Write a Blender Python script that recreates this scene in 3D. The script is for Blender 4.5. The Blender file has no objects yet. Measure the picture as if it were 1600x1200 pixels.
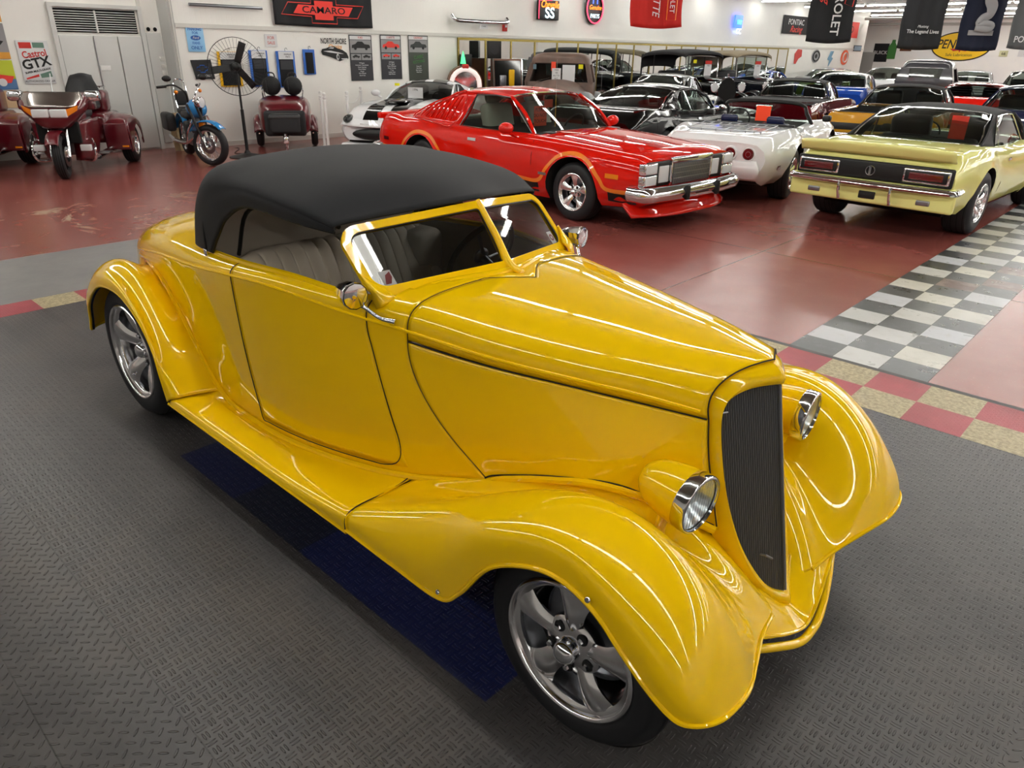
import bpy, bmesh, math, random
import numpy as np
from mathutils import Vector, Matrix
random.seed(7)
S = bpy.context.scene
COL = S.collection
PI = math.pi
# ---------------------------------------------------------------- camera
def cam_axes(yaw, pitch, roll):
    cy, sy = math.cos(yaw), math.sin(yaw)
    f = Vector((sy*math.cos(pitch), cy*math.cos(pitch), -math.sin(pitch)))
    r = Vector((cy, -sy, 0)); u = r.cross(f)
    return r*math.cos(roll)+u*math.sin(roll), -r*math.sin(roll)+u*math.cos(roll), f
_r, _u, _f = cam_axes(math.radians(-42.676), math.radians(24.89), math.radians(1.104))
CAM0 = Vector((0, 0, 1.848)); FPX = 1127.58
cd = bpy.data.cameras.new('camera'); cam = bpy.data.objects.new('camera', cd); COL.objects.link(cam)
cd.sensor_width = 36; cd.lens = 36*FPX/1600; cd.clip_start = .05; cd.clip_end = 200
cam.matrix_world = Matrix(((_r.x, _u.x, -_f.x, CAM0.x), (_r.y, _u.y, -_f.y, CAM0.y), (_r.z, _u.z, -_f.z, CAM0.z), (0, 0, 0, 1)))
S.camera = cam
# ---------------------------------------------------------------- colour management, world
S.view_settings.view_transform = 'Standard'; S.view_settings.look = 'None'
S.view_settings.exposure = 0.17; S.view_settings.gamma = 1.0
S.view_settings.use_curve_mapping = False
W = bpy.data.worlds.new('world'); S.world = W; W.use_nodes = True
W.node_tree.nodes['Background'].inputs[0].default_value = (.8, .85, .9, 1)
W.node_tree.nodes['Background'].inputs[1].default_value = .05
try:
    S.cycles.max_bounces = 8; S.cycles.diffuse_bounces = 4; S.cycles.glossy_bounces = 5
    S.cycles.transmission_bounces = 6; S.cycles.transparent_max_bounces = 12
    S.cycles.sample_clamp_indirect = 6; S.cycles.caustics_reflective = False; S.cycles.caustics_refractive = False
except Exception: pass
TUBE_POWER = 30.0
# ---------------------------------------------------------------- materials
def lin(h):
    h = h.lstrip('#'); o = []
    for i in (0, 2, 4):
        c = int(h[i:i+2], 16)/255; o.append(c/12.92 if c <= .04045 else ((c+.055)/1.055)**2.4)
    return (*o, 1)
MC = {}
def mat(name, col='#808080', rough=.5, metal=0., coat=0., cr_=.03, trans=0., emit=None, es=1., sheen=0., spec=.5, alpha=1., noise=None, bump=None, ior=1.45):
    if name in MC: return MC[name]
    m = bpy.data.materials.new(name); m.use_nodes = True; nt = m.node_tree
    b = nt.nodes['Principled BSDF']; I = b.inputs
    c = lin(col) if isinstance(col, str) else (*col, 1)
    I['Base Color'].default_value = c; I['Roughness'].default_value = rough; I['Metallic'].default_value = metal
    I['Coat Weight'].default_value = coat; I['Coat Roughness'].default_value = cr_
    I['Transmission Weight'].default_value = trans; I['Specular IOR Level'].default_value = spec; I['IOR'].default_value = ior
    I['Sheen Weight'].default_value = sheen; I['Alpha'].default_value = alpha
    if emit: I['Emission Color'].default_value = lin(emit); I['Emission Strength'].default_value = es
    if noise:                                    # (scale, colour2, amount)
        tc = nt.nodes.new('ShaderNodeTexCoord'); n = nt.nodes.new('ShaderNodeTexNoise'); n.inputs['Scale'].default_value = noise[0]; n.inputs['Detail'].default_value = 5
        r = nt.nodes.new('ShaderNodeValToRGB'); r.color_ramp.elements[0].position = .35; r.color_ramp.elements[1].position = .7
        r.color_ramp.elements[0].color = c; r.color_ramp.elements[1].color = lin(noise[1])
        nt.links.new(tc.outputs['Object'], n.inputs['Vector']); nt.links.new(n.outputs['Fac'], r.inputs['Fac']); nt.links.new(r.outputs['Color'], I['Base Color'])
    if bump:                                     # (scale, strength)
        tc = nt.nodes.new('ShaderNodeTexCoord'); n = nt.nodes.new('ShaderNodeTexNoise'); n.inputs['Scale'].default_value = bump[0]
        bp = nt.nodes.new('ShaderNodeBump'); bp.inputs['Strength'].default_value = bump[1]; bp.inputs['Distance'].default_value = .01
        nt.links.new(tc.outputs['Object'], n.inputs['Vector']); nt.links.new(n.outputs['Fac'], bp.inputs['Height']); nt.links.new(bp.outputs['Normal'], I['Normal'])
    MC[name] = m; return m
def paint(name, col, rough=.45): return mat(name, col, rough=rough, coat=1., spec=.0)
M = dict(
    yellow=paint('yellow_paint', (.88, .545, .0015), .6), chrome=mat('chrome', '#e4e6ea', .06, 1), rubber=mat('tyre_rubber', '#17171a', .62),
    black=mat('black_trim', '#0b0b0c', .45), blackgloss=mat('black_paint', '#060607', .45, coat=1., spec=0., cr_=.10), alloy=mat('polished_alloy', '#f4f4f6', .15, 1), dark=mat('dark_cavity', '#070707', .9),
    gap=mat('panel_gap', '#1c1200', .8), cloth=mat('soft_top_cloth', '#0e0f14', .85, sheen=.04, bump=(900, .25)), tan=mat('tan_leather', '#bfb3a2', .5, bump=(250, .05)),
    white=mat('white_plastic', '#e8e8e6', .5), metal=mat('brushed_metal', '#a0a2a5', .3, 1), castmetal=mat('cast_metal', '#8e9096', .35, 1),
    red=paint('red_paint', '#d2170a'), whitep=paint('white_paint', '#e9eaec'), cream=paint('cream_paint', '#eeee96'),
    orange=mat('orange_stripe', '#f08010', .3, coat=1), vinyl=mat('black_vinyl', '#29292b', .8, bump=(300, .15)), maroon=paint('maroon_paint', '#5d0512'),
    bluep=paint('blue_paint', '#14409a'), lamp_red=mat('tail_lamp_red', '#5c0a10', .15, coat=1), lamp_clear=mat('lamp_lens', '#d8dcde', .08, spec=.8), amber=mat('amber_lens', '#e08018', .2),
    brownp=mat('patina_paint', '#4d3d35', .5, noise=(3, '#6a5044')), greyp=mat('primer_grey', '#6d7175', .4, noise=(4, '#565456')),
    grey_leather=mat('pale_leather', '#b8b3a8', .5), darkblue=paint('dark_blue_paint', '#1a2040'), olive=paint('green_paint', '#566f2a'), tealp=paint('teal_paint', '#0e3a44'), gold=paint('gold_paint', '#c89018'),
    wood=mat('plywood', '#c9b48c', .6, noise=(6, '#b39a6c')), brown=mat('brown_veneer', '#5b3420', .4, noise=(8, '#72442a')), skyblue=paint('sky_blue_paint', '#2f84c4'),
    brass=mat('brass_trim', '#8a7a3e', .35, .8), mirror=mat('mirror_glass', '#d5dad8', .015, 1), orangetag=mat('orange_card', '#ff4a1c', .6, emit='#ff4a1c', es=.0), yellowtag=mat('yellow_card', '#e6e000', .6),
    paper=mat('paper', '#d9dadb', .6), ink=mat('black_ink', '#141414', .6), redink=mat('red_ink', '#c02a22', .5), blueink=mat('blue_ink', '#2a62b8', .5), yellowink=mat('yellow_ink', '#e8b400', .5),
    flagblack=mat('black_banner_cloth', '#1a1b1e', .8), flagred=mat('red_banner_cloth', '#b51a12', .75), navycloth=mat('navy_banner_cloth', '#131a30', .8), greyink=mat('grey_ink', '#9a9a9c', .6),
    pinkred=mat('bright_red_print', '#e03a30', .6), tancloth=mat('tan_top_cloth', '#8b7f6a', .85), seatdark=mat('dark_leather', '#1d1d20', .5), green=mat('green_print', '#3f7a3a', .5))
def glass_mat(name, tint, gloss=.0, dens=1.0):
    """thin pane: tinted see-through mixed with a mirror-like sheen by fresnel"""
    if name in MC: return MC[name]
    m = bpy.data.materials.new(name); m.use_nodes = True; nt = m.node_tree; nt.nodes.clear()
    o = nt.nodes.new('ShaderNodeOutputMaterial'); mx = nt.nodes.new('ShaderNodeMixShader'); t = nt.nodes.new('ShaderNodeBsdfTransparent'); g = nt.nodes.new('ShaderNodeBsdfGlossy')
    ge = nt.nodes.new('ShaderNodeNewGeometry'); dt = nt.nodes.new('ShaderNodeVectorMath'); dt.operation = 'DOT_PRODUCT'
    nt.links.new(ge.outputs['Incoming'], dt.inputs[0]); nt.links.new(ge.outputs['Normal'], dt.inputs[1])
    def mm(op, a, b):
        x = nt.nodes.new('ShaderNodeMath'); x.operation = op
        for k, v in enumerate((a, b)):
            if hasattr(v, 'links'): nt.links.new(v, x.inputs[k])
            else: x.inputs[k].default_value = v
        return x.outputs[0]
    fres = mm('ADD', mm('MULTIPLY', mm('POWER', mm('SUBTRACT', 1., mm('ABSOLUTE', dt.outputs['Value'], 0.)), 5.), .8), .045)
    t.inputs[0].default_value = lin(tint); g.inputs['Roughness'].default_value = .02; g.inputs[0].default_value = (1, 1, 1, 1)
    nt.links.new(fres, mx.inputs[0]); nt.links.new(t.outputs[0], mx.inputs[1]); nt.links.new(g.outputs[0], mx.inputs[2]); nt.links.new(mx.outputs[0], o.inputs[0])
    MC[name] = m; return m
M['glass'] = glass_mat('window_glass', '#b4bdb8'); M['smoke'] = glass_mat('smoked_glass', '#8e9090'); M['clear'] = glass_mat('clear_lens', '#eef2f4')
# ---------------------------------------------------------------- geometry helpers
def link(o, parent=None):
    COL.objects.link(o)
    if parent is not None: o.parent = parent
    return o
def mesh(name, V, F, m=None, parent=None, smooth=True, mats=None, fm=None, loc=None, rot=None):
    me = bpy.data.meshes.new(name); me.from_pydata([tuple(v) for v in V], [], F)
    for x in (mats or ([m] if m else [])): me.materials.append(x)
    if fm is not None: me.polygons.foreach_set('material_index', fm)
    if smooth: me.polygons.foreach_set('use_smooth', [True]*len(me.polygons))
    me.update(); o = bpy.data.objects.new(name, me); link(o, parent)
    if loc: o.location = loc
    if rot: o.rotation_euler = rot
    return o
def empty(name, loc=(0, 0, 0), rz=0., label=None, cat=None, group=None):
    o = bpy.data.objects.new(name, None); COL.objects.link(o); o.location = loc; o.rotation_euler = (0, 0, rz); o.empty_display_size = .2
    tag(o, label, cat, group); return o
def tag(o, label=None, cat=None, group=None, kind=None):
    if label: o['label'] = label
    if cat: o['category'] = cat
    if group: o['group'] = group
    if kind: o['kind'] = kind
    return o
def cr(P, n, closed=False):
    """Catmull-Rom through the rows of P (axis 0), n steps per span"""
    P = np.asarray(P, float); m = len(P)
    if closed: Q = np.concatenate([P[-1:], P, P[:2]]); spans = m
    else: Q = np.concatenate([2*P[:1]-P[1:2], P, 2*P[-1:]-P[-2:-1]]); spans = m-1
    out = []
    for i in range(spans):
        a, b, c, d = Q[i], Q[i+1], Q[i+2], Q[i+3]
        for k in range(n):
            t = k/n; out.append(.5*((2*b)+(-a+c)*t+(2*a-5*b+4*c-d)*t*t+(-a+3*b-3*c+d)*t**3))
    if not closed: out.append(P[-1])
    return np.array(out)
def c2(P, n):
    """natural cubic spline through the rows of P, n steps per span"""
    P = np.asarray(P, float); m = len(P)
    if m < 4: return cr(P, n)
    A = np.zeros((m, m)); A[0, 0] = A[-1, -1] = 1.; R = np.zeros_like(P)
    for i in range(1, m-1): A[i, i-1:i+2] = (1, 4, 1); R[i] = 6*(P[i-1]-2*P[i]+P[i+1])
    M2 = np.linalg.solve(A, R.reshape(m, -1)).reshape(P.shape); out = []
    for i in range(m-1):
        for k in range(n):
            t = k/n; u = 1-t; out.append(u*P[i]+t*P[i+1]+((u**3-u)*M2[i]+(t**3-t)*M2[i+1])/6)
    out.append(P[-1]); return np.array(out)
def relax(G, it, w):
    G = np.array(G, float); w = np.array([w]*(G.shape[1]-2)+[0., 0.])[:, None]
    for _ in range(it):
        H = G.copy(); H[1:-1] += w*((G[2:]+G[:-2])/2-G[1:-1]); G = H
    return G
def grid_faces(a, b, cu=False, cv=False, off=0, flip=False):
    F = []
    for i in range(a if cu else a-1):
        for j in range(b if cv else b-1):
            q = [off+i*b+j, off+((i+1) % a)*b+j, off+((i+1) % a)*b+(j+1) % b, off+i*b+(j+1) % b]
            F.append(q[::-1] if flip else q)
    return F
def patch(name, G, nu, nv, m, parent, thick=0., flip=False, mirror=False, cu=False, cv=False, off=-1, fair=0):
    G = np.array(G, float)
    if mirror: G = G*np.array([1, -1, 1])
    if fair: A = relax(G, fair, .5); A = c2(A, nu); A = np.swapaxes(c2(np.swapaxes(A, 0, 1), nv), 0, 1)
    else: A = cr(G, nu, cu); A = np.swapaxes(cr(np.swapaxes(A, 0, 1), nv, cv), 0, 1)
    a, b = A.shape[:2]
    o = mesh(name, A.reshape(-1, 3), grid_faces(a, b, cu, cv, flip=flip != mirror), m, parent)
    if thick:
        s = o.modifiers.new('s', 'SOLIDIFY'); s.thickness = thick; s.offset = off; s.use_even_offset = False
    return o
class MB:
    """collects boxes, tubes, lathes and prisms; build() links them as ONE mesh"""
    def __init__(s): s.V = []; s.F = []; s.M = []; s.mi = 0
    def add(s, V, F):
        n = len(s.V); s.V += [tuple(map(float, v)) for v in V]; s.F += [[n+i for i in f] for f in F]; s.M += [s.mi]*len(F); return s
    def box(s, x0, x1, y0, y1, z0, z1, T=None):
        V = [(x, y, z) for x in (x0, x1) for y in (y0, y1) for z in (z0, z1)]
        if T is not None: V = [T @ Vector(v) for v in V]
        return s.add(V, [[0, 1, 3, 2], [4, 6, 7, 5], [0, 4, 5, 1], [2, 3, 7, 6], [0, 2, 6, 4], [1, 5, 7, 3]])
    def rbox(s, x0, x1, y0, y1, z0, z1, r, T=None, n=3):
        """box with rounded edges (superellipse style chamfer)"""
        bm = bmesh.new(); bmesh.ops.create_cube(bm, size=1)
        for v in bm.verts: v.co = Vector(((x0+x1)/2+v.co.x*(x1-x0), (y0+y1)/2+v.co.y*(y1-y0), (z0+z1)/2+v.co.z*(z1-z0)))
        bmesh.ops.bevel(bm, geom=bm.edges[:], offset=r, segments=n, profile=.5, affect='EDGES', clamp_overlap=True)
        bm.verts.index_update(); V = [T @ v.co if T is not None else v.co.copy() for v in bm.verts]; F = [[v.index for v in f.verts] for f in bm.faces]; bm.free(); return s.add(V, F)
    def tube(s, P, r, n=8, sm=0, closed=False, cap=True, flat=None):
        P = np.array(P, float)
        if sm: P = cr(P, sm, closed)
        m = len(P); V = []; up = None
        R = np.interp(np.linspace(0, 1, m), np.linspace(0, 1, len(r)), r) if hasattr(r, '__len__') else [r]*m
        for i in range(m):
            a = P[(i-1) % m] if (closed or i > 0) else P[i]; b = P[(i+1) % m] if (closed or i < m-1) else P[i]
            t = Vector(b-a).normalized()
            if up is None: up = Vector((0, 0, 1)) if abs(t.z) < .9 else Vector((1, 0, 0))
            sd = t.cross(up).normalized(); up = sd.cross(t).normalized()
            for k in range(n):
                c, d = math.cos(2*PI*k/n), math.sin(2*PI*k/n)*(flat or 1.); V.append(Vector(P[i])+sd*c*R[i]+up*d*R[i])
        F = grid_faces(m, n, closed, True)
        if cap and not closed: F += [list(range(n)), list(range((m-1)*n, m*n))[::-1]]
        return s.add(V, F)
    def lathe(s, prof, n=32, T=None, a0=0, a1=2*PI, axis='y', sm=0):
        """prof = [(radius, offset along axis)]"""
        prof = cr(prof, sm) if sm else prof
        full = abs(a1-a0-2*PI) < 1e-6; V = []; N = n if full else n+1
        for i in range(N):
            a = a0+(a1-a0)*i/n; c, d = math.cos(a), math.sin(a)
            for r, h in prof:
                v = Vector((r*c, h, r*d)) if axis == 'y' else (Vector((r*c, r*d, h)) if axis == 'z' else Vector((h, r*c, r*d)))
                V.append(T @ v if T is not None else v)
        return s.add(V, grid_faces(N, len(prof), full, False))
    def sphere(s, c, r, n=12, T=None):
        V = []; F = []
        r = r if hasattr(r, '__len__') else (r, r, r)
        for i in range(n+1):
            for j in range(2*n):
                p = PI*i/n; q = PI*j/n; v = Vector((c[0]+r[0]*math.sin(p)*math.cos(q), c[1]+r[1]*math.sin(p)*math.sin(q), c[2]+r[2]*math.cos(p))); V.append(T @ v if T is not None else v)
        return s.add(V, grid_faces(n+1, 2*n, False, True))
    def prism(s, O, d, holes=None):
        """outline O (3D points, planar) pushed by vector d"""
        n = len(O); O = [Vector(p) for p in O]; d = Vector(d)
        return s.add(O+[p+d for p in O], [list(range(n))[::-1], list(range(n, 2*n))]+[[i, (i+1) % n, n+(i+1) % n, n+i] for i in range(n)])
    def ring(s, A, B, d):
        """flat frame between outline A and outline B (same count), pushed by d"""
        n = len(A); d = Vector(d); A = [Vector(p) for p in A]; B = [Vector(p) for p in B]
        V = A+B+[p+d for p in A]+[p+d for p in B]; F = []
        for i in range(n):
            j = (i+1) % n; F += [[i, j, n+j, n+i], [2*n+i, 3*n+i, 3*n+j, 2*n+j], [i, 2*n+i, 2*n+j, j], [n+i, n+j, 3*n+j, 3*n+i]]
        return s.add(V, F)
    def build(s, name, m, parent=None, smooth=True, mats=None, loc=None, rot=None, ang=None):
        o = mesh(name, s.V, s.F, m, parent, smooth, mats, s.M if mats else None, loc, rot)
        if smooth: o.data.shade_flat() if False else sharp(o, ang or 38)
        return o
def sharp(o, deg):
    bm = bmesh.new(); bm.from_mesh(o.data); a = math.radians(deg)
    bmesh.ops.remove_doubles(bm, verts=bm.verts[:], dist=1e-6)
    bmesh.ops.recalc_face_normals(bm, faces=bm.faces[:])
    for e in bm.edges:
        if len(e.link_faces) == 2 and e.link_faces[0].normal.length and e.calc_face_angle(0) > a: e.smooth = False
    bm.to_mesh(o.data); bm.free()
def text(name, s, size, loc, mtx, m, parent=None, ext=.0015, align='CENTER', sx=1., bold=0., spacing=1., shear=0.):
    """flat lettering; mtx: 3x3 rotation (columns: text right, text up, out)"""
    c = bpy.data.curves.new(name, 'FONT'); c.body = s; c.size = size; c.extrude = ext; c.align_x = align; c.align_y = 'CENTER'; c.offset = bold; c.space_character = spacing; c.shear = shear
    c.resolution_u = 3
    c.materials.append(m); o = bpy.data.objects.new(name, c); link(o, parent)
    o.matrix_local = Matrix.Translation(loc) @ mtx.to_4x4() @ Matrix.Diagonal((sx, 1, 1, 1)); return o
def cols(r, u, o): return Matrix(((r[0], u[0], o[0]), (r[1], u[1], o[1]), (r[2], u[2], o[2])))
def copy_tree(o, parent=None):
    c = o.copy(); COL.objects.link(c)
    if parent is not None: c.parent = parent
    for ch in list(o.children): copy_tree(ch, c)
    return c
def px_dir(x, y): return _f+_r*((x-800)/FPX)+_u*((600-y)/FPX)
# ---------------------------------------------------------------- room shell
TL = .305
def ground_mat(name, build):
    m = bpy.data.materials.new(name); m.use_nodes = True; build(m.node_tree, m.node_tree.nodes['Principled BSDF']); return m
class N:
    """tiny node-tree writer"""
    def __init__(s, nt): s.t = nt; s.co = None
    def n(s, k, **kw):
        x = s.t.nodes.new(k)
        for a, b in kw.items(): setattr(x, a, b)
        return x
    def w(s, v, i):
        if hasattr(v, 'links'): s.t.links.new(v, i)
        else: i.default_value = v
    def m(s, op, a, b=0., c=0., clamp=False):
        x = s.n('ShaderNodeMath', operation=op, use_clamp=clamp); s.w(a, x.inputs[0]); s.w(b, x.inputs[1])
        if op in ('MULTIPLY_ADD', 'COMPARE', 'SMOOTH_MIN'): s.w(c, x.inputs[2])
        return x.outputs[0]
    def xyz(s):
        tc = s.n('ShaderNodeTexCoord'); sp = s.n('ShaderNodeSeparateXYZ'); s.t.links.new(tc.outputs['Object'], sp.inputs[0]); s.co = tc.outputs['Object']; return sp.outputs[0], sp.outputs[1], sp.outputs[2]
    def noise(s, scale, det=4, rough=.6, vec=None, dist=0.):
        x = s.n('ShaderNodeTexNoise'); x.inputs['Scale'].default_value = scale; x.inputs['Detail'].default_value = det; x.inputs['Roughness'].default_value = rough; x.inputs['Distortion'].default_value = dist
        s.t.links.new(vec or s.co, x.inputs['Vector']); return x.outputs['Fac']
    def mix(s, f, a, b):
        x = s.n('ShaderNodeMix', data_type='RGBA'); s.w(f, x.inputs[0]); s.w(a, x.inputs[6]); s.w(b, x.inputs[7]); return x.outputs[2]
    def ss(s, v, a, b):
        x = s.n('ShaderNodeMapRange', interpolation_type='SMOOTHSTEP'); s.w(v, x.inputs[0]); x.inputs[1].default_value = a; x.inputs[2].default_value = b; return x.outputs[0]
    def par(s, v):                      # parity of floor(v): 0/1
        return s.m('FLOORED_MODULO', s.m('FLOOR', v), 2.)
def concrete_nodes(nt, b):
    n = N(nt); X, Y, Z = n.xyz()
    big = n.noise(.35, 5); mid = n.noise(2.2, 8, .7); fine = n.noise(60, 3); wear = n.noise(.9, 9, .72, dist=1.2)
    c = n.mix(n.ss(big, .3, .75), lin('#81403a'), lin('#93564f'))
    c = n.mix(n.m('MULTIPLY', n.ss(mid, .5, .85), .25), c, lin('#a0625a'))
    c = n.mix(n.m('MULTIPLY', n.ss(fine, .62, .8), .35), c, lin('#b98a80'))
    # bare worn patches where the paint has gone, mostly near x -9.5
    px = n.m('SUBTRACT', 1., n.m('MULTIPLY', n.m('ABSOLUTE', n.m('ADD', X, 9.3)), .55), clamp=True)
    py = n.ss(Y, 5.6, 2.6)
    wr = n.m('MULTIPLY', n.ss(n.m('ADD', wear, n.m('MULTIPLY', px, .08)), .58, .66), n.m('MULTIPLY', px, py))
    c = n.mix(n.m('MULTIPLY', wr, .9), c, lin('#b5a78e'))
    # bare grey concrete band behind the deck
    g = n.m('MULTIPLY', n.ss(X, -7.88, -7.84), n.m('LESS_THAN', X, -6.2)); g = n.m('MULTIPLY', g, n.m('LESS_THAN', Y, 4.3))
    c = n.mix(g, c, n.mix(n.ss(mid, .3, .7), lin('#6d6b6c'), lin('#807d7c')))
    # joints
    def line(v, w): return n.m('LESS_THAN', n.m('ABSOLUTE', v), w)
    j = n.m('MAXIMUM', line(n.m('SUBTRACT', n.m('FLOORED_MODULO', n.m('ADD', X, 1.55), 3.1), 1.55), .006), line(n.m('SUBTRACT', n.m('FLOORED_MODULO', n.m('ADD', Y, .6), 3.1), 1.55), .006))
    c = n.mix(n.m('MULTIPLY', j, .5), c, lin('#3a1512'))
    nt.links.new(c, b.inputs['Base Color'])
    nt.links.new(n.m('ADD', n.m('MULTIPLY', mid, .16), n.m('ADD', .16, n.m('MULTIPLY', g, .25))), b.inputs['Roughness'])
    bp = n.n('ShaderNodeBump'); bp.inputs['Strength'].default_value = .05; bp.inputs['Distance'].default_value = .01; nt.links.new(mid, bp.inputs['Height']); nt.links.new(bp.outputs[0], b.inputs['Normal'])
def plate_height(n, X, Y, cell, double=True):
    u = n.m('DIVIDE', X, cell); v = n.m('DIVIDE', Y, cell)
    p = n.par(n.m('ADD', n.m('FLOOR', u), n.m('FLOOR', v)))
    fu = n.m('SUBTRACT', n.m('FRACT', u), .5); fv = n.m('SUBTRACT', n.m('FRACT', v), .5)
    q = n.m('SUBTRACT', 1., p)
    a = n.m('ABSOLUTE', n.m('ADD', n.m('MULTIPLY', fu, p), n.m('MULTIPLY', fv, q))); b = n.m('ABSOLUTE', n.m('ADD', n.m('MULTIPLY', fv, p), n.m('MULTIPLY', fu, q)))
    if double: b = n.m('ABSOLUTE', n.m('SUBTRACT', b, .17))
    e = n.m('ADD', n.m('POWER', n.m('DIVIDE', a, .42), 2.), n.m('POWER', n.m('DIVIDE', b, .09 if double else .11), 2.))
    return n.ss(e, 1.25, .5)
def deck_nodes(nt, b):
    n = N(nt); X, Y, Z = n.xyz()
    u = n.m('DIVIDE', n.m('SUBTRACT', X, -6.112), TL); v = n.m('DIVIDE', n.m('SUBTRACT', Y, 4.744), TL)
    du = n.m('ABSOLUTE', n.m('SUBTRACT', n.m('FRACT', n.m('ADD', u, .5)), .5)); dv = n.m('ABSOLUTE', n.m('SUBTRACT', n.m('FRACT', n.m('ADD', v, .5)), .5))
    row = n.m('LESS_THAN', Y, .474); k = n.m('MULTIPLY', n.m('GREATER_THAN', X, .078), 1.); single = n.m('MAXIMUM', row, k)
    h1 = plate_height(n, X, Y, .034, True); 
    Xr = n.m('MULTIPLY', n.m('ADD', X, Y), .7071); Yr = n.m('MULTIPLY', n.m('SUBTRACT', X, Y), .7071)
    h2 = plate_height(n, Xr, Yr, .036, False)
    h = n.m('ADD', n.m('MULTIPLY', h1, n.m('SUBTRACT', 1., single)), n.m('MULTIPLY', h2, single))
    dirt = n.noise(1.6, 6, .65); fine = n.noise(35, 3)
    c = n.mix(n.ss(dirt, .35, .7), lin('#383637'), lin('#4c4948'))
    c = n.mix(n.m('MULTIPLY', n.ss(n.noise(.8, 5), .5, .75), .4), c, lin('#4a3e34'))
    # blue tiles beside the car
    bl = n.m('MULTIPLY', n.m('MULTIPLY', n.m('GREATER_THAN', X, -3.272), n.m('LESS_THAN', X, -1.145)), n.m('MULTIPLY', n.m('GREATER_THAN', Y, 1.148), n.m('LESS_THAN', Y, 1.77)))
    tile = n.n('ShaderNodeTexWhiteNoise', noise_dimensions='1D'); nt.links.new(n.m('FLOOR', n.m('DIVIDE', n.m('SUBTRACT', X, -3.272), .532)), tile.inputs['W'])
    cb = n.mix(n.ss(tile.outputs[0], .2, .8), lin('#161b2c'), lin('#181f48'))
    c = n.mix(bl, c, cb)
    seam = n.m('MAXIMUM', n.m('LESS_THAN', dv, .006), n.m('LESS_THAN', du, .006))
    sf = n.m('MULTIPLY', n.m('MAXIMUM', n.m('LESS_THAN', dv, .006), n.m('MULTIPLY', n.m('LESS_THAN', du, .005), n.ss(n.noise(.9, 2), .55, .62))), n.ss(n.noise(.6, 2), .45, .6))
    seam2 = n.m('LESS_THAN', n.m('ABSOLUTE', n.m('SUBTRACT', Y, .474)), .002)
    c = n.mix(n.m('MULTIPLY', n.m('MAXIMUM', sf, seam2), .8), c, lin('#0b0b0b'))
    nt.links.new(c, b.inputs['Base Color']); b.inputs['Specular IOR Level'].default_value = .45
    nt.links.new(n.m('ADD', .26, n.m('MULTIPLY', dirt, .25)), b.inputs['Roughness'])
    bp = n.n('ShaderNodeBump'); bp.inputs['Strength'].default_value = 1.; bp.inputs['Distance'].default_value = .007
    nt.links.new(n.m('SUBTRACT', h, n.m('MULTIPLY', sf, .6)), bp.inputs['Height']); nt.links.new(bp.outputs[0], b.inputs['Normal'])
def border_nodes(nt, b):
    """red and beige interlocking tiles round the rubber deck"""
    n = N(nt); X, Y, Z = n.xyz()
    back = n.m('GREATER_THAN', Y, 4.13)
    p1 = n.par(n.m('ADD', n.m('FLOOR', n.m('DIVIDE', n.m('SUBTRACT', X, -2.066), TL)), n.m('FLOOR', n.m('DIVIDE', n.m('SUBTRACT', Y, 4.134), TL))))
    p2 = n.par(n.m('FLOOR', n.m('DIVIDE', n.m('SUBTRACT', Y, 1.389), TL)))
    p = n.m('ADD', n.m('MULTIPLY', back, n.m('SUBTRACT', 1., p1)), n.m('MULTIPLY', n.m('SUBTRACT', 1., back), p2))
    fine = n.noise(45, 4, .7); h = plate_height(n, X, Y, .017, True)
    beige = n.mix(n.ss(fine, .35, .65), lin('#8f8060'), lin('#b9ab84')); red = n.mix(n.ss(n.noise(3), .3, .7), lin('#8e2430'), lin('#a33340'))
    c = n.mix(p, beige, red); nt.links.new(c, b.inputs['Base Color']); b.inputs['Roughness'].default_value = .42
    bp = n.n('ShaderNodeBump'); bp.inputs['Strength'].default_value = .6; bp.inputs['Distance'].default_value = .002; nt.links.new(h, bp.inputs['Height']); nt.links.new(bp.outputs[0], b.inputs['Normal'])
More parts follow.
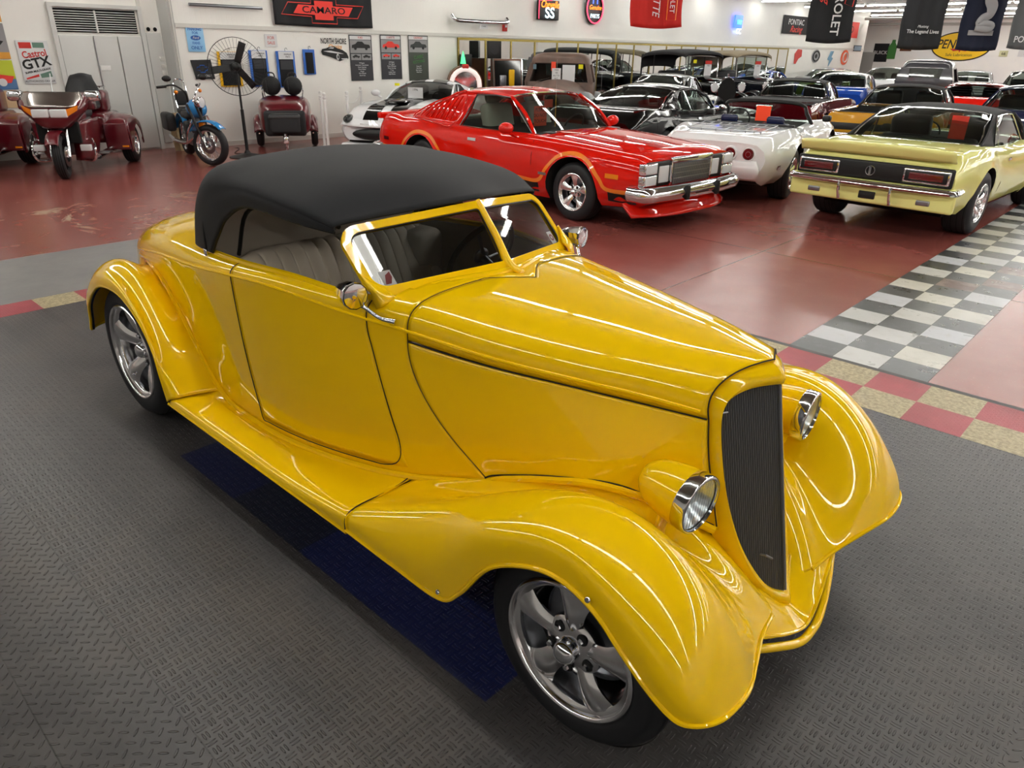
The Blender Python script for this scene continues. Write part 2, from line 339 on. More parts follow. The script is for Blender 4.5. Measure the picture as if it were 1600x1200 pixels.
def check_nodes(nt, b):
    n = N(nt); X, Y, Z = n.xyz(); T = .2974
    i = n.m('FLOOR', n.m('DIVIDE', n.m('SUBTRACT', X, -1.774), T)); j = n.m('FLOOR', n.m('DIVIDE', n.m('SUBTRACT', Y, 5.070), T))
    p = n.par(n.m('ADD', i, j)); r = n.n('ShaderNodeTexWhiteNoise', noise_dimensions='2D'); cv = n.n('ShaderNodeCombineXYZ'); nt.links.new(i, cv.inputs[0]); nt.links.new(j, cv.inputs[1]); nt.links.new(cv.outputs[0], r.inputs[0]); rv = r.outputs[0]
    nz = n.noise(7, 6, .65)
    w = n.mix(rv, lin('#c9c6ba'), lin('#bcbfc6')); w = n.mix(n.m('MULTIPLY', n.ss(nz, .5, .75), .4), w, lin('#a09c90'))
    k = n.mix(rv, lin('#24272b'), lin('#43474d')); k = n.mix(n.m('MULTIPLY', n.ss(nz, .5, .75), .6), k, lin('#6a6c70'))
    c = n.mix(p, w, k)
    # two lifted tiles showing old red paint
    def cell(a, bb): return n.m('MULTIPLY', n.m('COMPARE', i, a, .1), n.m('COMPARE', j, bb, .1))
    bad = n.m('MAXIMUM', n.m('MAXIMUM', cell(2., 8.), cell(2., 10.)), cell(1., 7.))
    c = n.mix(bad, c, n.mix(n.ss(n.noise(5, 5), .45, .6), lin('#5a3f3c'), lin('#7d6a64')))
    fx = n.m('ABSOLUTE', n.m('SUBTRACT', n.m('FRACT', n.m('ADD', n.m('DIVIDE', n.m('SUBTRACT', X, -1.774), T), .5)), .5)); fy = n.m('ABSOLUTE', n.m('SUBTRACT', n.m('FRACT', n.m('ADD', n.m('DIVIDE', n.m('SUBTRACT', Y, 5.070), T), .5)), .5))
    c = n.mix(n.m('LESS_THAN', n.m('MINIMUM', fx, fy), .008), c, lin('#1d1b1a'))
    nt.links.new(c, b.inputs['Base Color']); nt.links.new(n.m('ADD', .16, n.m('MULTIPLY', nz, .3)), b.inputs['Roughness'])
def slab(name, x0, x1, y0, y1, z0, z1, m, kind='structure'):
    o = MB().box(x0, x1, y0, y1, z0, z1).build(name, m, smooth=False); o['kind'] = kind; return o
RX0, RX1, RY0, RY1, RH = -19.5, 13.0, -9.0, 47.5, 3.85
WX = -14.40        # plane of the long wall with the mirrors
WXL = -14.78       # plane of the door bay
slab('floor', RX0, RX1, RY0, RY1, -.2, 0, ground_mat('red_painted_concrete', concrete_nodes))
mdeck = ground_mat('black_plate_rubber', deck_nodes); mbord = ground_mat('red_beige_tiles', border_nodes)
slab('floor_rubber_deck', -6.112, 6., -7.5, 4.134, 0, .004, mdeck)
slab('floor_border_back', -6.417, 6., 4.134, 4.744, 0, .0045, mbord)
slab('floor_border_side', -6.417, -6.112, -7.5, 4.134, 0, .0045, mbord)
slab('floor_edge_ramp', -6.43, 6., 4.744, 4.79, 0, .004, mat('grey_ramp', '#4c4a4a', .6))
slab('floor_checker_strip', -1.774, -.882, 4.79, 44., 0, .003, ground_mat('checker_tiles', check_nodes))
def wall_nodes(nt, b, base='#efeee9', beads=False, lo='#f5f4ee'):
    n = N(nt); X, Y, Z = n.xyz(); nz = n.noise(.5, 4)
    c = n.mix(n.ss(nz, .3, .7), lin(base), lin(lo))
    sc = n.noise(3, 6, .7); c = n.mix(n.m('MULTIPLY', n.ss(sc, .62, .8), .25), c, lin('#a8a59c'))
    nt.links.new(c, b.inputs['Base Color']); b.inputs['Roughness'].default_value = .45
    if beads:
        f = n.m('ABSOLUTE', n.m('SUBTRACT', n.m('FRACT', n.m('DIVIDE', n.m('ADD', X, Y), .1)), .5))
        bp = n.n('ShaderNodeBump'); bp.inputs['Strength'].default_value = .35; bp.inputs['Distance'].default_value = .004; nt.links.new(n.ss(f, .06, .0), bp.inputs['Height']); bp.invert = True; nt.links.new(bp.outputs[0], b.inputs['Normal'])
mwall = ground_mat('white_wall_paint', lambda t, b: wall_nodes(t, b))
mbead = ground_mat('white_beadboard', lambda t, b: wall_nodes(t, b, '#eeeeea', True))
mceil = ground_mat('ceiling_paint', lambda t, b: wall_nodes(t, b, '#77776f', lo='#86867e'))
mblock = ground_mat('white_block_wall', lambda t, b: wall_nodes(t, b, '#eceded'))
slab('ceiling', RX0, RX1, RY0, RY1, RH, RH+.2, mceil)
# long wall: lower sheeting, upper beadboard, ends at y=41 where the hall widens
slab('wall_long_lower', WX-.3, WX, 6.42, 41.1, 0, 2.13, mwall)
slab('wall_long_upper', WX-.3, WX, 6.42, 41.1, 2.13, RH, mbead)
slab('wall_door_bay', WXL-.3, WXL, RY0, 6.43, 0, RH, mwall)
slab('wall_far', RX0, RX1, RY1, RY1+.3, 0, RH, mblock)
slab('wall_recess', RX0-.3, RX0, 41.1, RY1+.3, 0, RH, mblock)
slab('wall_recess_return', RX0-.3, WX-.3, 40.8, 41.1, 0, RH, mblock)
slab('wall_opposite', RX1, RX1+.3, RY0-.3, RY1+.3, 0, RH, mblock)
slab('wall_near', WXL-.3, RX1, RY0-.3, RY0, 0, RH, mat('grey_rear_wall', '#cfcfca', .7))
mtrim = mat('white_trim', '#d6d5cf', .4)
slab('trim_1', WX, WX+.03, 6.44, 41.1, 2.10, 2.17, mtrim)
slab('trim_2', WX, WX+.02, 6.44, 41.1, 0, .09, mtrim)
slab('trim_3', WXL, WXL+.03, 5.98, 6.04, 0, 2.6, mtrim)
# window-like vent opening and the double doors in the door bay
def panel_obj(name, y0, y1, z0, z1, d, m, parent=None, X=WX, r=.004):
    return MB().rbox(X, X+d, y0, y1, z0, z1, r).build(name, m, parent)
# leaning corner column
slab('trim_4', WXL, WX+.04, 6.345, 6.43, 0, RH, mat('corner_grey', '#b9b9b6', .5))
mdoor = mat('door_white', '#d3d4d1', .4)
dr = empty('door_1', (WXL, 5.2, 0)); dr['kind'] = 'structure'
for k, (a, b) in enumerate(((4.60, 5.13), (5.15, 5.53), (5.55, 5.95))):
    MB().rbox(0, .05, a-5.2, b-5.2, .03, 1.93, .006).build('door_leaf', mdoor, dr)
fr = MB(); 
for a in (4.52, 5.96): fr.box(0, .065, a-5.2, a-5.2+.07, 0, 2.361)
fr.box(0, .07, 4.52-5.2, 6.03-5.2, 2.36, 2.42); fr.build('door_frame', mdoor, dr, smooth=False)
MB().tube([(.05, 5.14-5.2, .05), (.06, 5.14-5.2, 1.9)], .008).build('door_rod', M['metal'], dr)
MB().rbox(.05, .056, 5.16-5.2, 5.33-5.2, 1.38, 1.46, .002).build('outlet_plate', M['white'], dr)
sl = empty('door_2', (WXL, 6.2, 0)); sl['kind'] = 'structure'
MB().rbox(.0, .02, 6.06-6.2, 6.32-6.2, .10, 2.0, .004).build('door_leaf', mdoor, sl)
vt = empty('louvre_vent', (WXL, 5.2, 1.98), 0, 'wide black louvred wall vent above the white panel doors', 'vent')
MB().box(.0, .02, -.62, .72, 0, .36).build('backing', M['dark'], vt, smooth=False)
lv = MB()
for k in range(9): lv.box(.02, .05, -.6, .7, .02+k*.037, .03+k*.037)
lv.box(.02, .055, .03, .05, 0, .34); lv.build('slat', M['white'], vt, smooth=False)
for yy in (6.12, 6.24):
    pass
# ---------------------------------------------------------------- fluorescent lamps
mtube = mat('lit_tube', '#ffffff', emit='#fffdf6', es=TUBE_POWER)
mfix = mat('lamp_housing', '#dcdcd8', .4)
def make_lamp(x, y):
    r = empty('ceiling_lamp', (x, y, 3.62), 0, 'long bare twin-tube fluorescent lamp in the ceiling rows', 'ceiling lamp', 'fluorescent lamps in rows under the ceiling')
    MB().box(-1.19, 1.19, -.06, .06, .05, .1).build('housing', mfix, r, smooth=False)
    for s in (-.045, .045): MB().box(-1.17, 1.17, s-.014, s+.014, .0, .028).build('tube', mtube, r, smooth=False)
    for s in (-.89, .89): MB().box(s-.01, s+.01, -.01, .01, .1, .225).build('hanger', mfix, r, smooth=False)
    return r
L0 = None
for y in np.arange(-2.3, 46, 3.9):
    for x in np.arange(-13.0, 12.2, 2.5):
        if L0 is None: L0 = make_lamp(float(x), float(y)); continue
        c = copy_tree(L0); c.location = (float(x), float(y), 3.62)
# ================================================================ wheels
def spoke_shape(mb, R, r0, n, y_hub, y_rim, w0, w1, th, tw=0.):
    """n flared, curved spokes between hub radius r0 and rim radius R; outer face towards -y"""
    for k in range(n):
        a = 2*PI*k/n+.3; rows = []
        for t in np.linspace(0, 1, 9):
            r = r0+(R-r0)*t; y = y_hub+(y_rim-y_hub)*t-.012*math.sin(PI*t)*(R/.2)
            wd = (w0*(1-t)**1.2+w1*t**1.6)+w0*.25*math.sin(PI*t)*0; wd = max(wd, w0*.55)
            aa = a+tw*t; c = Vector((math.cos(aa), 0, math.sin(aa))); s = Vector((-math.sin(aa), 0, math.cos(aa)))
            P = c*r
            rows.append([P+s*wd+Vector((0, y+th*.35, 0)), P+s*wd*.55+Vector((0, y-.002, 0)), P+Vector((0, y-th*.32, 0)), P-s*wd*.55+Vector((0, y-.002, 0)), P-s*wd+Vector((0, y+th*.35, 0)), P-s*wd*.6+Vector((0, y+th, 0)), P+s*wd*.6+Vector((0, y+th, 0))])
        V = [v for r_ in rows for v in r_]; mb.add(V, grid_faces(9, 7, False, True)+[list(range(7)), list(range(56, 63))[::-1]])
def wheel(parent, loc, side, R, w, rr, det=2, spokes=5, letters=False, deep=.05, style='flare', ww=None):
    """side -1: outer face towards -y. det 2 = close up, 1 = mid, 0 = far"""
    wr = bpy.data.objects.new('wheel', None); link(wr, parent); wr.location = loc; wr.empty_display_size = .1
    if side > 0: wr.rotation_euler = (0, 0, PI)
    n = (96, 40, 20)[2-det]; h = w/2
    sh = R-rr
    prof = [(rr-.012, -h+.03), (rr+.004, -h+.006), (rr+.3*sh, -h-.002), (rr+.62*sh, -h+.002), (R-.022, -h+.014), (R-.006, -h+.034), (R, -h+.06), (R, h-.06), (R-.006, h-.034), (R-.022, h-.014), (rr+.4*sh, h), (rr-.012, h-.03)]
    MB().lathe(prof, n, sm=2).build('tyre', M['rubber'], wr)
    if det >= 1:
        g = MB()
        for yy in (-.3, -.1, .1, .3): g.lathe([(R+.0012, yy*w-.004), (R+.0012, yy*w+.004)], n)
        g.build('tread_groove', M['dark'], wr)
    rp = [(rr+.003, -h+.004), (rr-.004, -h-.002), (rr-.012, -h+.003), (rr-.016, -h+.014), (rr-.03, -h+.022), (rr-.034, -h+.045), (rr-.038, 0), (rr-.036, h-.02)]
    MB().lathe(rp, n, sm=2).build('rim', M['alloy'], wr)
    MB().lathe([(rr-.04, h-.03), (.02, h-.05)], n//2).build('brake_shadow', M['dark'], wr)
    if det >= 1:
        MB().lathe([(rr*.72, .01), (rr*.72, .02), (rr*.2, .012), (.01, .012)], 40).build('brake_disc', M['castmetal'], wr)
    sp = MB(); yh = -h+deep; 
    if style == 'flare': spoke_shape(sp, rr-.026, rr*.24, spokes, yh+.012, -h+.022, rr*.17, rr*.30, .028)
    else: spoke_shape(sp, rr-.026, rr*.2, spokes, yh+.01, -h+.03, rr*.2, rr*.22, .03)
    sp.lathe([(.005, yh-.002), (rr*.36, yh+.002), (rr*.43, yh+.014), (rr*.43, yh+.045)], 30)
    sp.build('wheel_spokes', M['alloy'] if style == 'flare' else M['castmetal'], wr, ang=50)
    MB().lathe([(.0, yh-.05), (rr*.09, yh-.046), (rr*.155, yh-.03), (rr*.17, yh-.008), (rr*.17, yh+.01)], 24, sm=3).build('hub_cap', M['chrome'], wr)
    if det >= 2:
        for k in range(5):
            a = 2*PI*(k+.5)/5+.3; c = (math.cos(a)*rr*.31, math.sin(a)*rr*.31)
            T = Matrix.Translation((c[0], 0, c[1]))
            e = MB(); e.lathe([(.0, yh-.004), (.016, yh-.004), (.018, yh+.0)], 16, T); e.build('nut_recess', M['dark'], wr)
            MB().lathe([(.0, yh-.016), (.008, yh-.015), (.010, yh-.002)], 6, T).build('lug_nut', M['chrome'], wr)
        MB().tube([(-.09, -h+.03, -.165), (-.085, -h+.012, -.15)], .005, 8).build('valve_stem', M['chrome'], wr)
    return wr
# ================================================================ the yellow roadster
hr = empty('roadster', (-.91, 1.97, .004), 0, 'yellow 1930s style open roadster with black cloth top on the rubber deck', 'car')
Y_ = M['yellow']
def spl(xs, ys):
    xs = np.array(xs, float); ys = np.array(ys, float)
    d = np.gradient(ys, xs)
    def f(x):
        x = np.clip(x, xs[0], xs[-1]); i = min(max(int(np.searchsorted(xs, x))-1, 0), len(xs)-2); h = xs[i+1]-xs[i]; t = (x-xs[i])/h
        return float((2*t**3-3*t*t+1)*ys[i]+(t**3-2*t*t+t)*h*d[i]+(-2*t**3+3*t*t)*ys[i+1]+(t**3-t*t)*h*d[i+1])
    return f
BX = [-3.86, -3.72, -3.5, -3.25, -3.0, -2.75, -2.46, -2.2, -1.9, -1.5, -1.2, -.9, -.6, -.3, -.1, .12]
sw = spl(BX, [.36, .38, .41, .475, .54, .585, .62, .635, .655, .64, .58, .52, .46, .42, .37, .215])
sz = spl(BX, [.40, .42, .56, .74, .78, .745, .57, .36, .33, .335, .345, .39, .49, .60, .635, .53])
bw = spl(BX, [.25, .34, .43, .50, .555, .595, .625, .645, .65, .63, .575, .505, .445, .36, .29, .205])
bz = spl(BX, [.50, .60, .72, .79, .83, .87, .90, .93, .96, .97, .95, .92, .91, .905, .895, .88])
tw = spl(BX, [.18, .27, .37, .44, .49, .535, .57, .585, .60, .59, .545, .455, .38, .29, .23, .155])
tz = spl(BX, [.55, .68, .83, .91, .955, .985, 1.00, 1.012, 1.025, 1.045, 1.035, 1.04, 1.03, 1.02, 1.01, .985])
cz = spl(BX, [.58, .74, .90, .975, 1.015, 1.035, 1.045, 1.05, 1.05, 1.07, 1.08, 1.078, 1.066, 1.052, 1.04, 1.028])
def xr(z): return .175+(.96-z)*.207
VR = .655    # v of the cockpit rail
def sup_n(a_, b_):
    """exponent of the superellipse that passes the shoulder (a_, b_)"""
    lo, hi = 1.3, 9.
    for _ in range(30):
        n = (lo+hi)/2
        if a_**n+b_**n > 1: lo = n
        else: hi = n
    return n
_nc = {}
def section(x, v):
    """v: 0 bottom bead -> .5 belt -> VR rail/shoulder -> 1 centre top; returns y (>=0), z"""
    a, b = sw(x), sz(x); c, d = bw(x), bz(x); e, f = tw(x), tz(x); g = cz(x)
    if v <= .5:
        t = v/.5; return a+(c-a)*(t+.10*math.sin(PI*t))+.012*math.sin(PI*t), b+(d-b)*t
    k = round(x, 3)
    if k not in _nc:
        pa, pb = min(.985, e/c), min(.985, (f-d)/(g-d)); n = sup_n(pa, pb); _nc[k] = (n, math.atan2(pb**(n/2), pa**(n/2)))
    n, th = _nc[k]
    q = th*(v-.5)/(VR-.5) if v <= VR else th+(PI/2-th)*(v-VR)/(1-VR)
    return c*max(0., math.cos(q))**(2/n), d+(g-d)*math.sin(q)**(2/n)
SK = [-3.86, -2.3, -1.89, -1.10, -.93, -.45, .12]
def warp(s, y, z):
    def off(k):
        if k in (0, 1): return 0.
        if k == 2: return .13*max(0, min(1, (.96-z)/.6))
        if k == 3: return .16*max(0, (.94-z)/.5)
        if k == 4: return (.35*(max(0, .92-z)/.43)**1.8 if z < .92 else (.11*max(0, 1-y/.15)**1.4+.02*max(0, 1-(y/.45)**2))*min(1, (z-.92)/.1))
        if k == 5: return .02*max(0, (.92-z)/.4)
        return xr(z)-.45*y-.015-.12
    for i in range(len(SK)-1):
        if s <= SK[i+1] or i == len(SK)-2:
            t = (s-SK[i])/(SK[i+1]-SK[i]); t = min(max(t, 0), 1); return off(i)*(1-t)+off(i+1)*t
def B(s, v, d=0.):
    x = s
    for _ in range(5):
        y, z = section(x, v); x = s+warp(s, y, z)
    return Vector((x, y, z))
def body_strip(name, s0, s1, v0, v1, m, parent, ns, nv, off=0., thick=.006, both=True, skip=None, side=None):
    S_ = np.linspace(s0, s1, ns); V_ = np.linspace(v0, v1, nv)
    P = [[B(s, v) for v in V_] for s in S_]
    if off:
        Nn = []
        for i in range(ns):
            r = []
            for j in range(nv):
                a = P[min(i+1, ns-1)][j]-P[max(i-1, 0)][j]; b = P[i][min(j+1, nv-1)]-P[i][max(j-1, 0)]
                r.append(b.cross(a).normalized())
            Nn.append(r)
        sgn = 1 if Nn[ns//2][nv//3].y > 0 else -1
        P = [[P[i][j]+Nn[i][j]*off*sgn for j in range(nv)] for i in range(ns)]
    V = []; F = []
    for sd in ((-1, 1) if both else (side,)):
        o = len(V); V += [(p.x, p.y*sd, p.z) for r in P for p in r]
        for f in grid_faces(ns, nv, off=o, flip=sd > 0):
            if skip:
                c = [V[i] for i in f]; cx = sum(q[0] for q in c)/4
                i0 = (f[0]-o)//nv; j0 = min((q-o) % nv for q in f)
                if skip(S_[min(i0, ns-1)], V_[j0], c): continue
            F.append(f)
    o = mesh(name, V, F, m, parent)
    bm = bmesh.new(); bm.from_mesh(o.data); bmesh.ops.remove_doubles(bm, verts=bm.verts[:], dist=1e-5); bmesh.ops.recalc_face_normals(bm, faces=bm.faces[:])
    ff = max(bm.faces, key=lambda q: abs(q.calc_center_median().y))
    if ff.normal.y*ff.calc_center_median().y < 0: bmesh.ops.reverse_faces(bm, faces=bm.faces[:])
    bm.to_mesh(o.data); bm.free()
    for p in o.data.polygons: p.use_smooth = True
    if thick:
        s = o.modifiers.new('s', 'SOLIDIFY'); s.thickness = thick; s.offset = -1
    return o
def ws_x(y): return -.925-.125*(abs(y)/.5)**1.3          # foot of the windscreen
def skip_body(s, v, c):
    cx = sum(q[0] for q in c)/4; cy = sum(q[1] for q in c)/4
    return v >= VR-1e-6 and -2.34 < cx < ws_x(cy)-.01
body_strip('body_shell', -3.86, -.93, 0, 1, Y_, hr, 160, 46, skip=skip_body)
body_strip('hood', -.926, .12, .5005, 1, Y_, hr, 60, 40)
body_strip('hood_side', -.926, .12, 0, .4995, Y_, hr, 60, 24)
# doors: a skin standing a hair proud, with dark shut lines all round
def door(side):
    d = body_strip('door', -1.885, -1.105, .035, VR, Y_, hr, 40, 30, off=.0025, thick=.004, both=False, side=side)
    path = []
    for s in np.linspace(-1.89, -1.10, 30): path.append((s, .03))
    cor = 6
    pts = [(-1.89, VR)]+[(-1.89, v) for v in np.linspace(.6, .03, 14)]+[(s, .03) for s in np.linspace(-1.85, -1.22, 14)]+[(-1.155, .045), (-1.115, .085), (-1.10, .14)]+[(-1.10, v) for v in np.linspace(.2, VR, 12)]
    mb = MB(); mb.tube([(B(s, v)+Vector((0, .0032, 0)))*1. if side > 0 else Vector((B(s, v).x, -B(s, v).y-.0032, B(s, v).z)) for s, v in pts], .0020, 6, sm=3)
    mb.build('shut_line', M['gap'], d)
    return d
for sd in (-1, 1): door(sd)
def line_on(name, pts, r, m, off=.0, both=True, sm=3, n=8):
    for sd in (-1, 1):
        P = []
        for s, v in pts:
            p = B(s, v); P.append((p.x, sd*(p.y+off), p.z))
        MB().tube(P, r, n, sm=sm).build(name, m, hr)
line_on('belt_moulding', [(s, .515) for s in np.linspace(-3.3, .10, 24)], .0065, Y_, .001)
line_on('belt_groove', [(s, .5) for s in np.linspace(-.925, .115, 20)], .0024, M['gap'], .001)
line_on('body_bead', [(s, 0.) for s in np.linspace(-3.7, .11, 30)], .014, Y_, .004)
line_on('bead_seam', [(s, .02) for s in np.linspace(-.93, .11, 14)], .003, M['gap'], .003)
line_on('hood_gap', [(-.928, v) for v in np.linspace(.02, 1, 40)], .0018, mat('soft_gap', '#4a3600', .8), .0005)
line_on('shell_gap', [(.119, v) for v in np.linspace(.02, 1, 30)], .0022, M['gap'], .0008)
line_on('cockpit_rail', [(s, VR) for s in np.linspace(-2.33, -1.10, 20)], .014, Y_, -.006)
# tail closing panel and rear pan
tp = MB(); O = [B(-3.86, v) for v in np.linspace(0, 1, 14)]; O = [(p.x, -p.y, p.z) for p in O]+[(p.x, p.y, p.z) for p in O[::-1][1:]]
tp.prism(O, (-.01, 0, 0)).build('tail_panel', Y_, hr)
MB().rbox(-3.0, -.2, -.42, .42, .17, .34, .03).build('frame_floor', M['dark'], hr)
# ---------------------------------------------------------------- front wings
FW = [
 [(-.90,.525,.385),(-.92,.58,.372),(-.93,.66,.366),(-.93,.74,.368),(-.93,.795,.362),(-.93,.822,.340),(-.93,.825,.295)],
 [(-.72,.488,.445),(-.72,.55,.42),(-.71,.63,.42),(-.70,.71,.43),(-.68,.785,.415),(-.66,.825,.37),(-.65,.83,.295)],
 [(-.5,.455,.53),(-.5,.52,.49),(-.49,.58,.51),(-.48,.66,.545),(-.46,.755,.535),(-.44,.822,.44),(-.43,.832,.30)],
 [(-.36,.43,.59),(-.37,.48,.545),(-.36,.545,.59),(-.355,.63,.645),(-.345,.74,.635),(-.335,.815,.55),(-.34,.828,.37)],
 [(-.22,.405,.625),(-.23,.46,.58),(-.22,.525,.655),(-.215,.615,.715),(-.205,.73,.705),(-.20,.805,.64),(-.225,.82,.525)],
 [(-.08,.37,.637),(-.09,.425,.59),(-.08,.51,.695),(-.07,.60,.755),(-.07,.715,.748),(-.08,.79,.685),(-.09,.808,.60)],
 [(.03,.335,.605),(.03,.40,.57),(.04,.50,.70),(.055,.59,.765),(.05,.705,.757),(.035,.783,.69),(.02,.80,.612)],
 [(.12,.29,.545),(.14,.37,.53),(.155,.485,.655),(.175,.58,.725),(.17,.70,.715),(.15,.78,.645),(.125,.797,.572)],
 [(.19,.245,.475),(.225,.335,.47),(.25,.465,.585),(.28,.57,.645),(.28,.69,.635),(.25,.775,.565),(.21,.792,.495)],
 [(.255,.205,.405),(.29,.31,.395),(.33,.45,.495),(.37,.56,.545),(.37,.68,.535),(.335,.765,.475),(.28,.782,.425)],
 [(.305,.17,.338),(.343,.29,.335),(.39,.43,.41),(.425,.55,.445),(.425,.66,.44),(.395,.745,.41),(.345,.773,.378)],
 [(.340,.15,.277),(.365,.28,.298),(.41,.42,.325),(.445,.54,.345),(.445,.65,.352),(.425,.715,.357),(.385,.757,.36)]]
IN_ = [(-.91, .45, .375), (-.73, .42, .43), (-.51, .385, .51), (-.37, .355, .57), (-.23, .32, .605), (-.11, .275, .62), (-.01, .225, .60), (.07, .20, .545), (.13, .175, .475), (.19, .148, .40), (.25, .118, .33), (.30, .09, .27)]
FW = [[(i_ or (r_[0][0]-.01, r_[0][1]-.07, r_[0][2]-.015))]+r_ for i_, r_ in zip(IN_, FW)]
RWG = [
 [(-2.21,.637,.345),(-2.235,.68,.342),(-2.26,.72,.338),(-2.28,.76,.334),(-2.30,.80,.328),(-2.33,.822,.318),(-2.36,.825,.30)],
 [(-2.34,.632,.47),(-2.355,.67,.472),(-2.37,.71,.475),(-2.38,.75,.475),(-2.385,.79,.465),(-2.39,.815,.44),(-2.395,.825,.41)],
 [(-2.47,.62,.58),(-2.485,.66,.595),(-2.50,.70,.615),(-2.505,.74,.622),(-2.495,.785,.605),(-2.47,.812,.575),(-2.45,.82,.545)],
 [(-2.62,.605,.685),(-2.635,.64,.71),(-2.65,.68,.745),(-2.65,.725,.76),(-2.63,.775,.74),(-2.59,.81,.70),(-2.56,.82,.665)],
 [(-2.8,.58,.755),(-2.815,.62,.78),(-2.83,.665,.825),(-2.83,.71,.842),(-2.81,.765,.825),(-2.77,.808,.78),(-2.74,.82,.74)],
 [(-3.0,.545,.785),(-3.02,.59,.80),(-3.03,.645,.845),(-3.03,.70,.858),(-3.02,.76,.838),(-2.99,.803,.775),(-2.96,.82,.732)],
 [(-3.2,.50,.76),(-3.21,.56,.765),(-3.23,.625,.79),(-3.235,.69,.80),(-3.22,.75,.778),(-3.17,.798,.705),(-3.13,.815,.66)],
 [(-3.37,.45,.68),(-3.37,.52,.68),(-3.375,.60,.69),(-3.38,.675,.69),(-3.36,.74,.665),(-3.31,.792,.60),(-3.265,.81,.555)],
 [(-3.50,.41,.55),(-3.48,.48,.55),(-3.465,.58,.55),(-3.455,.67,.545),(-3.425,.735,.525),(-3.375,.785,.485),(-3.335,.80,.455)],
 [(-3.55,.38,.41),(-3.52,.46,.40),(-3.49,.56,.39),(-3.465,.66,.385),(-3.44,.73,.382),(-3.41,.775,.38),(-3.38,.795,.385)]]
for sd in (-1, 1):
    mir = sd < 0
    f = patch('front_fender', FW, 10, 8, Y_, hr, .006, mirror=mir, fair=3)
    q = patch('rear_fender', RWG, 10, 8, Y_, hr, .006, mirror=mir, fair=2)
    for o, G in ((f, FW), (q, RWG)):
        lip = [Vector(r[-1])*1. for r in G]; end = [Vector(c) for c in G[-1][1:]][::-1][1:]
        P = [(p.x, sd*p.y, p.z) for p in lip+(end if o is f else end)]
        MB().tube(P, .0075, 8, sm=6).build('rolled_edge', Y_, o)
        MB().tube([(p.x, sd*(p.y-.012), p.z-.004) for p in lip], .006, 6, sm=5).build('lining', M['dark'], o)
    for px, py, pz in ((-.43, .836, .325), (.105, .806, .606)):
        MB().lathe([(0, -.004), (.007, -.003), (.009, 0), (.009, .004)], 12, Matrix.Translation((px, sd*py, pz)) @ Matrix.Rotation(PI if sd > 0 else 0, 4, 'Z')).build('fender_bolt', M['chrome'], f)
    # running board
    rows = []
    for x in (-2.34, -2.2, -2.0, -1.7, -1.4, -1.15, -.925):
        a = sw(max(x, -2.22)); b = sz(max(x, -2.22))-.006
        zz = .325+.04*max(0, (x+1.4)/.475)**1.5
        rows.append([(x, a-.02, b+.004), (x, a+.03, min(b, zz+.012)), (x, .70, zz+.004), (x, .78, zz), (x, .815, zz-.008), (x, .828, zz-.03), (x, .826, .285)])
    rb = patch('running_board', rows, 8, 6, Y_, hr, .006, mirror=mir)
    MB().tube([(x, sd*.826, .287) for x in (-2.36, -.925)], .007, 8).build('rolled_edge', Y_, rb)
    MB().tube([(-.928, sd*a, b) for a, b in ((.53, .385), (.58, .374), (.66, .369), (.74, .371), (.797, .365), (.825, .342), (.829, .296))], .0022, 6, sm=5).build('panel_joint', M['gap'], rb)
# ---------------------------------------------------------------- grille, shell, apron
GO = [(0, .955), (.06, .957), (.115, .953), (.16, .937), (.187, .905), (.197, .85), (.195, .76), (.188, .66), (.176, .58), (.155, .49), (.125, .41), (.085, .335), (.042, .285), (0, .262)]
def gx(y, z, d=0.): return xr(z)-.52*abs(y)+d
GOf = cr(GO, 5)
full = [(y, z) for y, z in GOf]+[(-y, z) for y, z in GOf[::-1][1:-1]]
OO = [(0, 1.018), (.055, 1.016), (.115, 1.003), (.172, .97), (.203, .92), (.213, .86), (.218, .76), (.214, .66), (.204, .57), (.188, .485), (.160, .395), (.115, .305), (.062, .24), (0, .205)]
OOf = cr(OO, 5); fo = [(y, z) for y, z in OOf]+[(-y, z) for y, z in OOf[::-1][1:-1]]
rings = []
for t, dx in ((0., -.022), (0., -.004), (.12, .010), (.4, .017), (.72, .010), (1., -.012), (1.02, -.05)):
    rings.append([(gx(a[0]+(b[0]-a[0])*t, a[1]+(b[1]-a[1])*t, dx), a[0]+(b[0]-a[0])*t, a[1]+(b[1]-a[1])*t) for a, b in zip(full, fo)])
V = [p for r_ in rings for p in r_]; n_ = len(full)
sh = mesh('grille_shell', V, grid_faces(len(rings), n_, False, True), Y_, hr); sharp(sh, 50)
gb = MB(); NB = 27
def gtop(y):
    ys = GOf[:, 0]; zs = GOf[:, 1]; k = int(np.argmax(ys)); y = min(abs(y), ys[k]-1e-4)
    up = np.interp(y, ys[:k+1], zs[:k+1]); lo = np.interp(y, ys[k:][::-1], zs[k:][::-1]); return up, lo
for i in range(-NB, NB+1):
    y = i*.0071; up, lo = gtop(y)
    if up-lo < .02: continue
    V = []
    for z in (lo, up):
        xx = gx(y, z, -.006); V += [(xx, y-.0010, z), (xx, y+.0010, z), (xx-.007, y+.0012, z), (xx-.007, y-.0012, z)]
    gb.add(V, [[0, 1, 5, 4], [1, 2, 6, 5], [3, 0, 4, 7]])
BV = []
for y in np.linspace(-.196, .196, 57):
    up, lo = gtop(y); BV += [(gx(y, lo, -.0105), y, lo), (gx(y, up, -.0105), y, up)]
go = MB().add(BV, grid_faces(57, 2)); go.build('grille_backing', M['dark'], hr)
gb.build('grille_bars', mat('anodised_grille', '#606266', .4, .2), hr, smooth=False)
MB().tube([(gx(0, z, -.002), 0, z) for z in (.955, .27)], .005, 6).build('grille_ridge', mat('anodised_grille'), hr)
